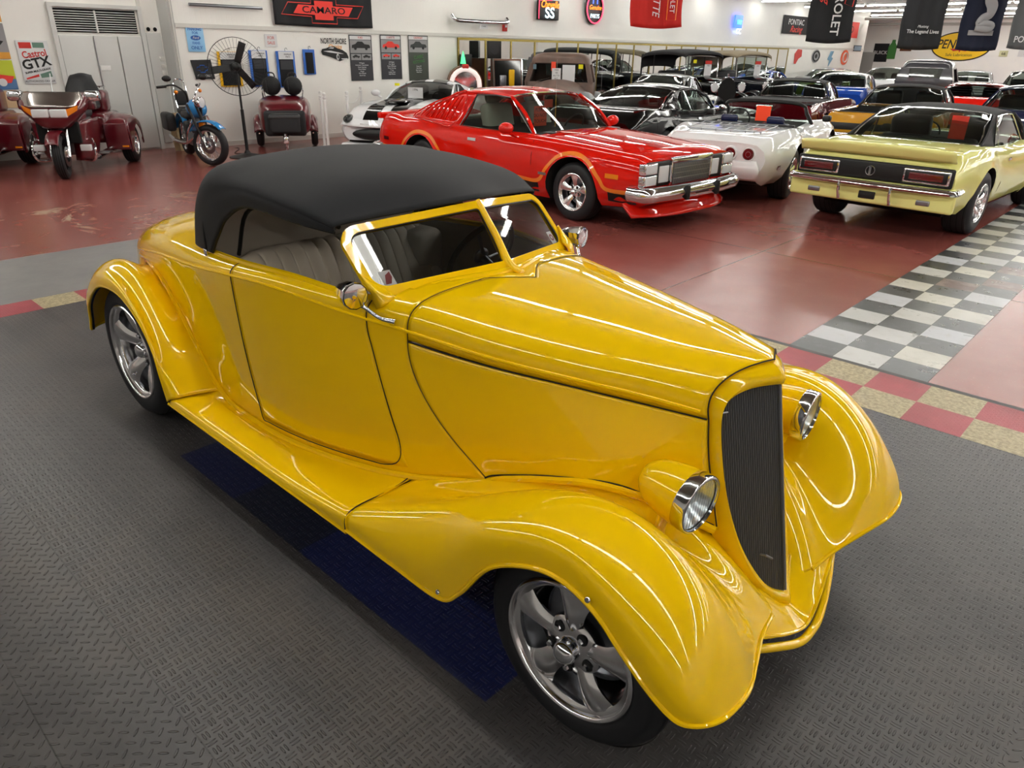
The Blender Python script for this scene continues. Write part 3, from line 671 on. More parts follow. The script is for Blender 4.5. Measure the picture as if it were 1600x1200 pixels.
gl = MB(); gl.tube([(gx(.085, .42, .004), -.085, .42), (gx(.085, .42, .02), -.085, .425), (gx(.06, .41, .018), -.06, .405)], .004, 8); gl.build('grille_latch', M['castmetal'], hr)
for z in (.90, .395):
    for sd in (-1, 1):
        yy = .19*sd if z > .8 else .142*sd
        MB().tube([(gx(yy, z, .006), yy, z), (gx(yy, z, .012), yy*.86, z-.004)], .003, 6).build('grille_clip', M['castmetal'], hr)
# apron below the shell, between the wings
AP = [[(.325, .30, .332), (.27, .20, .36), (.272, .11, .315), (.325, 0, .225)], [(.340, .302, .318), (.335, .20, .30), (.347, .11, .252), (.372, 0, .20)], [(.354, .305, .300), (.375, .20, .250), (.394, .10, .207), (.404, 0, .180)]]
AP = [[(x, -y, z) for x, y, z in r_]+[(x, y, z) for x, y, z in r_[::-1][1:]] for r_ in AP]
ap = patch('front_apron', AP, 8, 6, Y_, hr, .006)
MB().tube(AP[-1], .006, 8, sm=6).build('rolled_edge', Y_, ap)
MB().tube([(.34, -.33, .262), (.385, -.20, .212), (.415, -.08, .166), (.42, 0, .155), (.415, .08, .166), (.385, .20, .212), (.34, .33, .262)], .014, 12, sm=6).build('spreader_bar', Y_, hr)
# ---------------------------------------------------------------- headlamps
for sd in (-1, 1):
    T = Matrix.Translation((.145, sd*.375, .705)) @ Matrix.Rotation(math.radians(4*sd), 4, 'Z') @ Matrix.Rotation(math.radians(4), 4, 'Y')
    hb = MB().lathe([(.004, -.182), (.04, -.172), (.068, -.135), (.083, -.08), (.0885, -.03), (.088, .0)], 40, T, axis='x', sm=3).build('headlamp_bucket', Y_, hr)
    MB().lathe([(.087, -.022), (.0905, -.02), (.0915, .01), (.089, .018), (.082, .02), (.080, .012)], 40, T, axis='x', sm=2).build('headlamp_rim', M['chrome'], hb)
    MB().lathe([(.079, .008), (.065, -.02), (.03, -.05), (.006, -.055)], 32, T, axis='x').build('reflector', mat('satin_reflector', '#ffffff', .28, 1), hb)
    fl = MB()
    for k in range(-5, 6): fl.box(.0175-.002*abs(k)/5., .0195-.002*abs(k)/5., k*.0135-.0012, k*.0135+.0012, -.075*math.sqrt(1-(k/6.)**2), .075*math.sqrt(1-(k/6.)**2), T)
    fl.build('lens_flutes', M['clear'], hb, smooth=False)
    MB().lathe([(.0, .020), (.03, .019), (.06, .015), (.080, .009)], 32, T, axis='x').build('lens', M['clear'], hb)
    MB().sphere((0, 0, 0), .014, 8, T @ Matrix.Translation((-.02, 0, 0))).build('bulb', M['lamp_clear'], hb)
    MB().tube([(.055, sd*.385, .64), (.06, sd*.40, .60), (.055, sd*.42, .565)], [.022, .024, .045], 14, sm=4, flat=.6).build('lamp_stand', Y_, hb)
    MB().tube([(.03+.075*math.cos(a), sd*.425+.035*math.sin(a), .572+.03*math.sin(a)*sd*(1)-.02*math.cos(a)) for a in np.linspace(0, 2*PI, 20)[:-1]], .003, 6, closed=True).build('stand_gasket', M['black'], hb)
# ---------------------------------------------------------------- windscreen
for sd in (-1, 1):
    TC, TO, BO, BC = Vector((-1.108, 0, 1.308)), Vector((-1.292, .535*sd, 1.248)), Vector((-1.085, .535*sd, 1.045)), Vector((-.93, 0, 1.082))
    def Q(u, v): return (BC*(1-u)+BO*u)*(1-v)+(TC*(1-u)+TO*u)*v
    def outl(u0, u1, v0, v1, r, nn=6):
        o = []
        W_, H_ = .53, .29
        for (cu, cv, a) in ((u1, v1, 0), (u0, v1, 90), (u0, v0, 180), (u1, v0, 270)):
            ru, rv = (r/W_, r/H_) if cu == u1 else (min(r, .015)/W_, min(r, .015)/H_)
            ccu = cu-ru if cu == u1 else cu+ru; ccv = cv-rv if cv == v1 else cv+rv
            for k in range(nn+1):
                t = math.radians(a+90*k/nn); o.append(Q(ccu+ru*math.cos(t), ccv+rv*math.sin(t)))
        return o
    Aout = outl(0.0, 1.0, -.04, 1.0, .075); Ain = outl(.018, .945, .10, .895, .05)
    nrm = (TO-BO).cross(BC-BO).normalized(); nrm = nrm if nrm.x > 0 else -nrm
    fr = MB().ring([p-nrm*.012 for p in Aout], [p-nrm*.012 for p in Ain], nrm*.024).build('windscreen_frame', Y_, hr, ang=50)
    MB().tube([p+nrm*.004 for p in Ain], .004, 6, closed=True).build('window_seal', M['black'], fr)
    g = MB(); g.add(Ain, [list(range(len(Ain)))]); g.build('windscreen_glass', M['smoke'], fr, smooth=False)
    # foot fairing on the cowl corner
    P0 = BO+Vector((0, 0, .02)); patch('frame_foot', [[Q(1., .35)+nrm*.014, Q(.955, .2)+nrm*.016, Q(.90, .06)+nrm*.016], [Q(1.0, .1)+nrm*.014, Q(.97, .0)+nrm*.03, Q(.88, -.06)+nrm*.03], [BO+Vector((.02, 0, -.035)), BO+Vector((.045, -.01*sd, -.02)), BO+Vector((.055, -.05*sd, -.008))]], 5, 5, Y_, fr, .01)
# cowl lip under the glass, centre post
mb = MB(); mb.tube([(-1.085, -.52, 1.033), (-.99, -.25, 1.066), (-.915, 0, 1.078), (-.99, .25, 1.066), (-1.085, .52, 1.033)], .016, 10, sm=8); mb.build('cowl_lip', Y_, hr)
MB().tube([(-1.108, 0, 1.312), (-1.0, 0, 1.19), (-.935, 0, 1.10), (-.865, 0, 1.078)], [.013, .014, .018, .012], 12, sm=6).build('centre_post', Y_, hr)
# stickers inside the glass
def on_ws(sd, u, v, w, h, name, m, dz):
    TC, TO, BO, BC = Vector((-1.108, 0, 1.308)), Vector((-1.292, .535*sd, 1.248)), Vector((-1.085, .535*sd, 1.045)), Vector((-.93, 0, 1.082))
    Q = lambda u, v: (BC*(1-u)+BO*u)*(1-v)+(TC*(1-u)+TO*u)*v
    c = Q(u, v); ex = (Q(u+.1, v)-c).normalized()*(-sd if sd < 0 else -1); ex = ex if ex.y > 0 else -ex; ey = (Q(u, v+.1)-c).normalized(); nn = ex.cross(ey).normalized(); nn = nn if nn.x > 0 else -nn
    c = c+nn*dz; return c, ex, ey, nn
for sd in (-1, 1):
    c, ex, ey, nn = on_ws(sd, .84, .22, 0, 0, '', None, .002)
    st = MB().prism([c-ex*.022-ey*.03, c+ex*.022-ey*.03, c+ex*.022+ey*.03, c-ex*.022+ey*.03], nn*.0008).build('window_sticker', M['greyink'], hr, smooth=False)
    if sd < 0:
        s2 = MB().prism([c-ex*.017-ey*.024+nn*.001, c+ex*.004-ey*.024+nn*.001, c+ex*.017+ey*.0+nn*.001, c+ex*.017+ey*.024+nn*.001, c-ex*.004+ey*.012+nn*.001], nn*.0008).build('red_mark', mat('dark_red_print', '#5e1a1c', .6), st, smooth=False)
    else:
        MB().lathe([(.008, 0), (.017, 0)], 20, Matrix.Translation(c+nn*.0012) @ cols(ex, nn, ey).to_4x4()).build('ring_mark', mat('dark_red_print'), st)
# ---------------------------------------------------------------- soft top
ST = [
 [(-1.292,.53,1.24),(-1.288,.525,1.252),(-1.278,.505,1.266),(-1.205,.27,1.290),(-1.108,0,1.318)],
 [(-1.45,.575,1.255),(-1.45,.575,1.292),(-1.45,.545,1.325),(-1.42,.32,1.372),(-1.38,0,1.388)],
 [(-1.70,.588,1.268),(-1.70,.588,1.315),(-1.70,.555,1.352),(-1.70,.34,1.398),(-1.70,0,1.415)],
 [(-1.83,.592,1.258),(-1.86,.59,1.315),(-1.90,.558,1.358),(-1.92,.35,1.402),(-1.93,0,1.418)],
 [(-1.97,.596,1.19),(-2.03,.594,1.275),(-2.07,.562,1.362),(-2.13,.37,1.392),(-2.15,0,1.41)],
 [(-2.05,.598,1.115),(-2.14,.596,1.20),(-2.195,.565,1.305),(-2.28,.40,1.345),(-2.33,0,1.355)],
 [(-2.10,.600,1.06),(-2.22,.594,1.11),(-2.30,.56,1.19),(-2.41,.42,1.22),(-2.49,0,1.235)],
 [(-2.13,.602,1.022),(-2.28,.588,1.020),(-2.38,.55,1.02),(-2.52,.43,1.03),(-2.64,0,1.045)]]
full_st = [[(x, -y, z) for x, y, z in r_]+[(x, y, z) for x, y, z in r_[::-1][1:]] for r_ in ST]
top = patch('soft_top', full_st, 8, 6, M['cloth'], hr, .008)
for sd in (-1, 1):
    MB().tube([(r_[0][0], sd*r_[0][1], r_[0][2]) for r_ in ST], .006, 8, sm=5).build('top_hem', M['black'], top)
    MB().tube([(-2.165, sd*.585, 1.235), (-2.175, sd*.603, 1.13), (-2.17, sd*.610, 1.03)], .005, 6, sm=3).build('top_seam', M['black'], top)
    MB().rbox(-2.19, -2.165, sd*.61-.006, sd*.61+.006, 1.0, 1.03, .004).build('top_latch', M['chrome'], top)
    MB().tube([(-1.32, sd*.49, 1.25), (-1.7, sd*.52, 1.27), (-1.98, sd*.5, 1.2), (-2.1, sd*.5, 1.0)], .009, 8, sm=5).build('top_bow', M['black'], top)
MB().tube([(-2.36, -.5, 1.17), (-2.47, -.3, 1.21), (-2.51, 0, 1.225), (-2.47, .3, 1.21), (-2.36, .5, 1.17)], .005, 6, sm=6).build('rear_window_seam', M['black'], top)
# ---------------------------------------------------------------- interior
V = []; rows = 7; nn_ = 64
def seat_back(y0, y1, n_pl, name):
    V = []; ny = n_pl*8+1
    prof = [(-1.86, .62), (-1.93, .78), (-1.985, .90), (-2.03, .97), (-2.075, .985), (-2.12, .97), (-2.14, .90)]
    prof = cr(prof, 4)
    for i, (x, z) in enumerate(prof):
        for j in range(ny):
            t = j/(ny-1); y = y0+(y1-y0)*t; pl = abs(math.sin(PI*n_pl*t))**.5; edge = min(1, 8*min(t, 1-t))
            V.append((x-.018*(1-pl)*0+.016*pl-.03*(1-edge)**2*0, y, z-.03*(1-edge)**2))
    o = mesh(name, V, grid_faces(len(prof), ny), M['tan'], hr)
    so = o.modifiers.new('s', 'SOLIDIFY'); so.thickness = .03; so.offset = -1; return o
seat_back(-.50, .50, 15, 'bench_backrest')
MB().rbox(-1.98, -1.48, -.50, .50, .46, .63, .05).build('bench_seat', M['tan'], hr)
MB().rbox(-2.10, -1.90, .34, .545, .70, .995, .05).build('side_bolster', mat('light_tan_leather', '#a59c90', .5), hr)
pk = patch('rear_trim_panel', [[(-2.12, -.575, .93), (-2.15, -.3, .95), (-2.16, 0, .955), (-2.15, .3, .95), (-2.12, .575, .93)], [(-2.22, -.585, 1.04), (-2.33, -.3, 1.06), (-2.36, 0, 1.07), (-2.33, .3, 1.06), (-2.22, .585, 1.04)], [(-2.24, -.57, 1.15), (-2.37, -.3, 1.17), (-2.40, 0, 1.18), (-2.37, .3, 1.17), (-2.24, .57, 1.15)], [(-2.15, -.555, 1.28), (-2.27, -.3, 1.30), (-2.30, 0, 1.31), (-2.27, .3, 1.30), (-2.15, .555, 1.28)]], 5, 6, M['tan'], hr, .01)
MB().rbox(-2.0, -1.0, -.5, .5, .36, .40, .01).build('cockpit_floor', M['dark'], hr)
for sd in (-1, 1):
    rr_ = [[(B(s, v).x, sd*(B(s, v).y-.03), B(s, v).z) for v in (.05, .2, .35, .5, .62)] for s in (-2.2, -1.9, -1.6, -1.3, -1.05)]
    patch('door_trim', rr_, 5, 4, M['tan'], hr, .01)
# dash with dark gauges and a wheel on the far (driver's) side
MB().rbox(-1.16, -1.02, -.47, .47, .86, 1.0, .03).build('dashboard', Y_, hr)
for k in range(4): MB().lathe([(0, -.003), (.03, -.002), (.034, .004)], 20, Matrix.Translation((-1.165, -.1+.09*k, .93)) @ Matrix.Rotation(-PI/2, 4, 'Z')).build('gauge', M['black'], hr)
T = Matrix.Translation((-1.36, .27, 1.0)) @ Matrix.Rotation(math.radians(-62), 4, 'Y')
sw_ = MB(); sw_.tube([T @ Vector((.18*math.cos(a), .18*math.sin(a), 0)) for a in np.linspace(0, 2*PI, 33)[:-1]], .013, 10, closed=True)
stw = sw_.build('steering_wheel', M['black'], hr)
sk = MB()
for a in (90, 210, 330): sk.tube([T @ Vector((.03*math.cos(math.radians(a)), .03*math.sin(math.radians(a)), -.02)), T @ Vector((.175*math.cos(math.radians(a)), .175*math.sin(math.radians(a)), 0))], .009, 8, flat=.4)
sk.sphere((0, 0, 0), (.04, .04, .02), 8, T); sk.tube([T @ Vector((0, 0, -.02)), T @ Vector((0, 0, -.25))], .018, 10); sk.build('wheel_spider', M['castmetal'], stw)
MB().rbox(-1.30, -1.28, -.1, .1, 1.225, 1.27, .01).build('rear_view_mirror', M['black'], hr)
# door mirrors
for sd in (-1, 1):
    T = Matrix.Translation((-1.10, sd*.615, 1.078)) @ Matrix.Rotation(math.radians(8*sd), 4, 'Z')
    m_ = MB().lathe([(.0, -.085), (.016, -.078), (.030, -.05), (.042, -.01), (.049, .035), (.047, .042)], 12, T, axis='x').build('side_mirror', M['chrome'], hr, ang=20)
    MB().lathe([(0, .052), (.044, .042)], 12, T, axis='x').build('mirror_face', M['chrome'], m_, ang=20)
    MB().tube([(-1.09, sd*.605, 1.045), (-1.06, sd*.585, 1.03), (-1.02, sd*.555, .995), (-.975, sd*.525, .985)], [.009, .0075, .0075, .011], 10, sm=5).build('mirror_arm', M['chrome'], m_)
# wheels, tyres
for sd in (-1, 1):
    wheel(hr, (0, sd*.640, .316), sd, .316, .205, .220, 2, deep=.02)
    wheel(hr, (-2.94, sd*.635, .358), sd, .358, .25, .255, 2, deep=.075)
MB().tube([(0, -.56, .316), (0, .56, .316)], .03, 10).tube([(-2.94, -.55, .358), (-2.94, .55, .358)], .04, 10).build('axles', M['dark'], hr)
# ================================================================ other vehicles
M['stain'] = M['dark']
def I1(xs, ys):
    return spl(xs, ys)
def car(name, label, cat, loc, hdg, P, group=None):
    """steel car; x forward, origin on the floor under its middle. Right side is -y."""
    r = empty(name, (loc[0], loc[1], 0), math.radians(hdg), label, cat, group)
    L, Wd = P['L'], P['W']; h = L/2; body = P['paint']; det = P.get('det', 0)
    fa, ra = P['fa'], P['ra']; Rt = P.get('Rt', .33); Ra = P.get('Ra', Rt+.055)
    K = P['K']   # rows: x, half width factor, sill z, shoulder z, centre top z
    xs = [k[0] for k in K]; fw_, fb, fs, ft = (I1(xs, [k[i] for k in K]) for i in (1, 2, 3, 4))
    prof = P.get('prof', [(0, .88), (.12, .955), (.35, .995), (.6, 1.), (.85, .975), (1., .93)])
    pz = [p[0] for p in prof]; pw = [p[1] for p in prof]
    def side_y(x, z, off=0.):
        b0 = fb(x); t = (z-b0)/(fs(x)-b0); fl = 0.
        for a in (fa, ra):
            d = math.hypot(x-a, z-Rt); fl += .012*max(0, 1-abs(d-Ra)/.08)
        fl += P.get('haunch', 0.)*math.exp(-((x-ra)/.55)**2)*max(0, min(1, t))
        return Wd/2*fw_(x)*float(np.interp(t, pz, pw))+fl+off
    st = list(np.linspace(-h, h, P.get('ns', 44)))
    for a in (fa, ra):
        st += [a+Ra*math.cos(q) for q in np.linspace(0, PI, 17)]+[a-Ra-.002, a+Ra+.002]
    st = sorted(st); dk = P.get('cab', (-9, -9)); bed = P.get('bed')
    V = []; F = []; fm = []; nh = 12; nb = 2*nh+1
    for x in st:
        b = fb(x); s = fs(x); t = ft(x)
        for a in (fa, ra):
            d = Ra*Ra-(x-a)**2
            if d > 0: b = max(b, Rt+math.sqrt(d))
        b = min(b, s-.06); hw = []
        for k in range(8):
            z = b+(s-b)*k/7; hw.append((side_y(x, z), z))
        ys = hw[-1][0]
        if bed and bed[0] < x < bed[1]: hw += [(ys-.06, s+.004), (ys-.10, s-.01), (ys-.11, .62), (0, .62)]
        else: hw += [(ys-.025, s+.22*(t-s)+.008), (ys-.10, s+.5*(t-s)+.006), (ys*.55, s+.93*(t-s)), (0, t)]
        half = [(0, b)]+hw
        V += [(x, -y, z) for y, z in half[::-1][:-1]]+[(x, y, z) for y, z in half]
    nr = len(half); nb = 2*nr-1
    for i in range(len(st)-1):
        for j in range(nb):
            q = [i*nb+j, (i+1)*nb+j, (i+1)*nb+(j+1) % nb, i*nb+(j+1) % nb]; F.append(q)
            jj = nr-1-j if j < nr-1 else j-(nr-1)      # ring index from bottom centre
            jj = min(abs(j-(nr-1)), abs(j+1-(nr-1))); cx = (st[i]+st[i+1])/2
            low = jj == 0
            topi = jj >= nr-3
            inbed = bed and bed[0] < cx < bed[1] and jj >= nr-3
            fm.append(1 if (low and j in (nr-2, nr-1)) or j == nb-1 and False or inbed or (topi and dk[0] < cx < dk[1]) else 0)
    for i_, sx_ in ((0, st[0]-.004), (len(st)-1, st[-1]+.004)):
        V.append((sx_, 0, (fb(st[i_])+fs(st[i_]))/2)); c_ = len(V)-1
        for k in range(nb): F.append([i_*nb+k, i_*nb+(k+1) % nb, c_]); fm.append(0)
    bo = mesh('body', V, F, None, r, True, [body, M['dark']], fm); sharp(bo, 32)
    if body is not P.get('top_paint', body): pass
    # wheels
    tw_ = P.get('tw', .22); ins = P.get('ins', .02)
    for a, wd in ((fa, tw_), (ra, P.get('twr', tw_))):
        for sd in (-1, 1):
            if sd*P.get('hide', 0) > 0: continue
            Rw = P.get('Rtr', Rt) if a == ra else Rt
            wheel(r, (a, sd*(Wd/2*fw_(a)-wd/2-ins), Rw), sd, Rw, wd, P.get('rim', .2), P.get('wdet', det), style=P.get('wstyle', 'flare'), deep=P.get('deep', .05))
    MB().box(-h+.5, h-.5, -Wd*.36, Wd*.36, .22, .42).build('underbody', M['dark'], r, smooth=False)
    # greenhouse
    g = P.get('g')
    if g:
        wb, rf, rr, xb, hr_, rw, cw = (g[k] for k in ('wb', 'rf', 'rr', 'xb', 'h', 'rw', 'cw')); zb = g.get('zb', fs(wb)+.02); zr = g.get('zr', fs(xb)+.03)
        roofm = g.get('mat', body); bxx = lambda x: (x-xb)/(wb-xb)
        R_ = []
        for t in np.linspace(0, 1, 6):
            x = rr+(rf-rr)*t; zz = hr_-.045*(2*t-1)**2*(1 if True else 0); bow = .05
            R_.append([(x-(bow*((y/rw)**2) if t > .9 else (-bow*((y/rw)**2) if t < .1 else 0)), y, zz-.055*(abs(y)/rw)**2.6) for y in np.linspace(-rw, rw, 9)])
        ro = patch('roof', R_, 4, 3, roofm, r, .035)
        zf = hr_-.045; ze = zf-.055
        wsh = [[(wb+.10-.16*(abs(y))**2, y*cw, zb) for y in np.linspace(-1, 1, 7)], [((wb+rf)/2+.06-.10*abs(y)**2, y*(cw*.5+rw*.5), (zb+zf)/2+.02) for y in np.linspace(-1, 1, 7)], [(rf-.05*abs(y)**2, y*rw*.985, zf-.055*abs(y)**2.6) for y in np.linspace(-1, 1, 7)]]
        gl_ = g.get('glass', M['glass'])
        if not g.get('nows'): patch('windscreen', wsh, 3, 3, gl_, r)
        bl = [[(xb-.02+.12*abs(y)**2*g.get('bc', 1), y*g.get('cwb', cw*.9), zr) for y in np.linspace(-1, 1, 7)], [((xb+rr)/2-.03+.08*abs(y)**2*g.get('bc', 1), y*(g.get('cwb', cw*.9)*.5+rw*.45), (zr+zf)/2+.01) for y in np.linspace(-1, 1, 7)], [(rr+.05*abs(y)**2, y*rw*.9, zf-.045*abs(y)**2.6) for y in np.linspace(-1, 1, 7)]]
        patch('rear_window', bl, 3, 3, g.get('rglass', gl_), r)
        tr = g.get('trim', M['chrome'])
        if g.get('trims', 1):
            for A_ in (wsh, bl):
                t1_ = [*A_[0], *[A_[1][-1]], *A_[2][::-1], *[A_[1][0]]]; MB().tube(cr(t1_, 2, True), .010, 6, closed=True).build('window_trim', tr, r)
        for sd in (-1, 1):
            # A pillar
            MB().tube([(wb-.03, sd*(cw+.015), zb-.03), ((wb+rf)/2, sd*(cw+rw+.03)/2, (zb+ze)/2+.03), (rf-.04, sd*(rw-.0), ze+.005)], .022, 8, sm=3).build('front_pillar', roofm if g.get('pm') else body, r)
            c0 = g.get('c0', xb+.55); c1 = g.get('c1', rr+.45); yb = cw+.02
            cwb = g.get('cwb', cw*.9)
            yk = lambda x: side_y(x, fs(x))-.03
            cp = [[(c0, sd*yk(c0), fs(c0)-.01), ((c0+xb)/2, sd*(yk(xb)*.5+yk(c0)*.5), (fs(c0)+fs(xb))/2+.005), (xb-.05, sd*(cwb+.06), zr-.02)],
                  [((c0+c1)/2, sd*(yb+rw)/2, (fs(c0)+ze)/2), ((c0+c1+xb+rr)/4, sd*((yb+rw)/2-.005), (zr+ze)/2), ((xb+rr)/2+.04, sd*(cwb*.55+rw*.5), (zr+ze)/2+.01)],
                  [(c1, sd*(rw+.004), ze+.01), ((c1+rr)/2, sd*(rw+.002), ze+.012), (rr+.02, sd*(rw*.965), ze+.02)]]
            patch('rear_pillar', cp, 4, 4, roofm, r, .02, flip=sd > 0)
            # side glass
            sg = [[(c0, sd*(yk(c0)-.01), fs(c0)), ((c0+wb)/2, sd*(yk((c0+wb)/2)-.02), fs((c0+wb)/2)), (wb-.06, sd*(cw+.01), zb-.03)], [(c1+.02, sd*(rw), ze-.0), ((c1+rf)/2, sd*(rw+.0), ze+.015), (rf-.06, sd*(rw-.005), ze)]]
            if not g.get('open'):
                patch('side_glass', sg, 3, 4, gl_, r)
            loop = [*sg[0], *sg[1][::-1]]
            MB().tube(sg[0]+sg[1][::-1], .009, 6, closed=True).build('side_trim', tr, r)
            if g.get('bp'):
                x_ = g['bp']; MB().tube([(x_, sd*(yk(x_)-.02), fs(x_)), (x_-.05, sd*rw, ze)], .012, 6).build('quarter_divider', tr, r)
        sm_ = g.get('seat', M['seatdark'])
        for sd in (-.36, .36):
            MB().rbox(-.12, .08, -.24, .24, -.25, .44, .07, Matrix.Translation(((rf+rr)/2+.05, sd, fs(0)-.12)) @ Matrix.Rotation(math.radians(-14), 4, 'Y')).build('front_seat', sm_, r)
            if g.get('hd', 0): MB().rbox(-.06, .04, -.12, .12, .44, .60, .05, Matrix.Translation(((rf+rr)/2-.02, sd, fs(0)-.13)) @ Matrix.Rotation(math.radians(-12), 4, 'Y')).build('headrest', sm_, r)
        if g.get('rear', 1): MB().rbox(xb+.55, xb+.72, -.55, .55, fs(0)-.1, fs(0)+.10, .05).build('rear_seat', sm_, r)
        MB().rbox(wb-.35, wb-.02, -cw+.08, cw-.08, fs(0)-.05, fs(0)+.03, .04).build('dashboard', M['seatdark'], r)
        s_ = MB(); TT = Matrix.Translation((wb-.42, .36, fs(0)+.03)) @ Matrix.Rotation(math.radians(-65), 4, 'Y'); s_.tube([TT @ Vector((.18*math.cos(a), .18*math.sin(a), 0)) for a in np.linspace(0, 2*PI, 21)[:-1]], .011, 6, closed=True); s_.build('steering_wheel', M['black'], r)
    return r, side_y, fs, ft, fb
def bumper(r, x, z, hw, m, hgt=.05, wrap=.35, thick=.035, name='bumper', curve=.06, zs=0.):
    sgn = 1 if x > 0 else -1
    P = [(x-sgn*(wrap+curve), -hw-.01, z)]+[(x-sgn*curve*(abs(y)/hw)**3, y, z) for y in np.linspace(-hw, hw, 9)]+[(x-sgn*(wrap+curve), hw+.01, z)]
    V = []; prof = [(-1, -.9), (-.3, -1), (.6, -.7), (1, 0), (.6, .7), (-.3, 1), (-1, .9)]
    A = cr(P, 4); n = len(A)
    for i in range(n):
        t = A[min(i+1, n-1)]-A[max(i-1, 0)]; t /= np.linalg.norm(t); o = np.array([t[1], -t[0], 0])*sgn
        o = o if np.dot(o, [A[i][0]-(x-sgn*1.0), A[i][1]*.6, 0]) > 0 else -o
        for a, b in prof: V.append(A[i]+o*thick*a+np.array([0, 0, hgt*b]))
    return MB().add(V, grid_faces(n, 7, False, True)+[list(range(7)), list(range(7*n-7, 7*n))[::-1]]).build(name, m, r, ang=50)
def strip(r, sy, sd, path, w, m, name='stripe', off=.004, n=6):
    A = cr([(x, 0, z) for x, z in path], n); V = []
    for i in range(len(A)):
        t = A[min(i+1, len(A)-1)]-A[max(i-1, 0)]; t /= np.linalg.norm(t); o = np.array([-t[2], 0, t[0]])*w/2
        for s_ in (1, -1):
            q = A[i]+o*s_; V.append((q[0], sd*sy(q[0], q[2], off), q[2]))
    return mesh(name, V, grid_faces(len(A), 2), m, r)
def line(r, sy, sd, path, m=None, rad=.003, name='door_gap', off=.001):
    return MB().tube([(x, sd*sy(x, z, off), z) for x, z in path], rad, 5, sm=3).build(name, m or M['dark'], r)
def mirror_part(r, x, y, z, m, sc=1., name='side_mirror', ahead=0.):
    sd = 1 if y > 0 else -1
    mb = MB(); mb.sphere((x, y+sd*.09*sc, z+.06*sc), (.06*sc, .085*sc, .055*sc), 8); mb.tube([(x, y-.02*sd, z-.02), (x, y+sd*.06*sc, z+.03)], .018*sc, 6)
    return mb.build(name, m, r)
def card(name, label, cat, w, h, c, ex, ey, m, lines=None, ink=None, group=None, writing=None, wsize=.05):
    """hanging paper card: its own thing, centre c, axes ex, ey"""
    ex = Vector(ex).normalized(); ey = Vector(ey).normalized(); nn = ex.cross(ey).normalized(); c = Vector(c)
    o = MB().prism([c-ex*w/2-ey*h/2, c+ex*w/2-ey*h/2, c+ex*w/2+ey*h/2, c-ex*w/2+ey*h/2], nn*.002).build(name, m, None, smooth=False); tag(o, label, cat, group)
    if writing:
        for k, s in enumerate(writing): text('lettering', s, wsize, c+nn*.003+ey*(h*.5-wsize*.75-k*wsize*1.15), cols(ex, ey, nn), ink or M['ink'], o, ext=.0005)
    return o
RIGHT = Vector((_r.x, _r.y, 0)).normalized(); UP = Vector((0, 0, 1)); TOCAM = -Vector((_f.x, _f.y, 0)).normalized()
# ---------------------------------------------------------------- red coupe (nearest background car)
VO = dict(L=5.0, W=1.86, fa=1.52, ra=-1.36, Rt=.335, Ra=.40, tw=.25, rim=.215, det=1, wdet=2, paint=M['red'], cab=(-1.2, .85), ins=.035,
  K=[(-2.5, .90, .36, .78, .82), (-2.4, .95, .30, .86, .93), (-1.9, .99, .26, .90, .96), (-1.0, 1., .22, .90, .93), (0, 1., .20, .885, .92), (.9, .995, .20, .87, .945), (1.6, .98, .22, .845, .91), (2.2, .955, .26, .81, .87), (2.42, .94, .28, .79, .85), (2.5, .92, .32, .76, .82)],
  g=dict(wb=.80, rf=.26, rr=-.90, xb=-1.78, h=1.395, rw=.635, cw=.72, c0=-.60, c1=-.46, zr=.95, seat=M['grey_leather'], hd=1, open=0))
vr, sy, fs, ft, fb = car('coupe', 'red 1970s coupe with orange side stripe and tall chrome front bumper, no entry card on its roof', 'car', (-6.84, 7.77), -3.5, VO)
vr['label'] = 'red 1970s two-door coupe with orange side stripe and chrome rectangular grille'
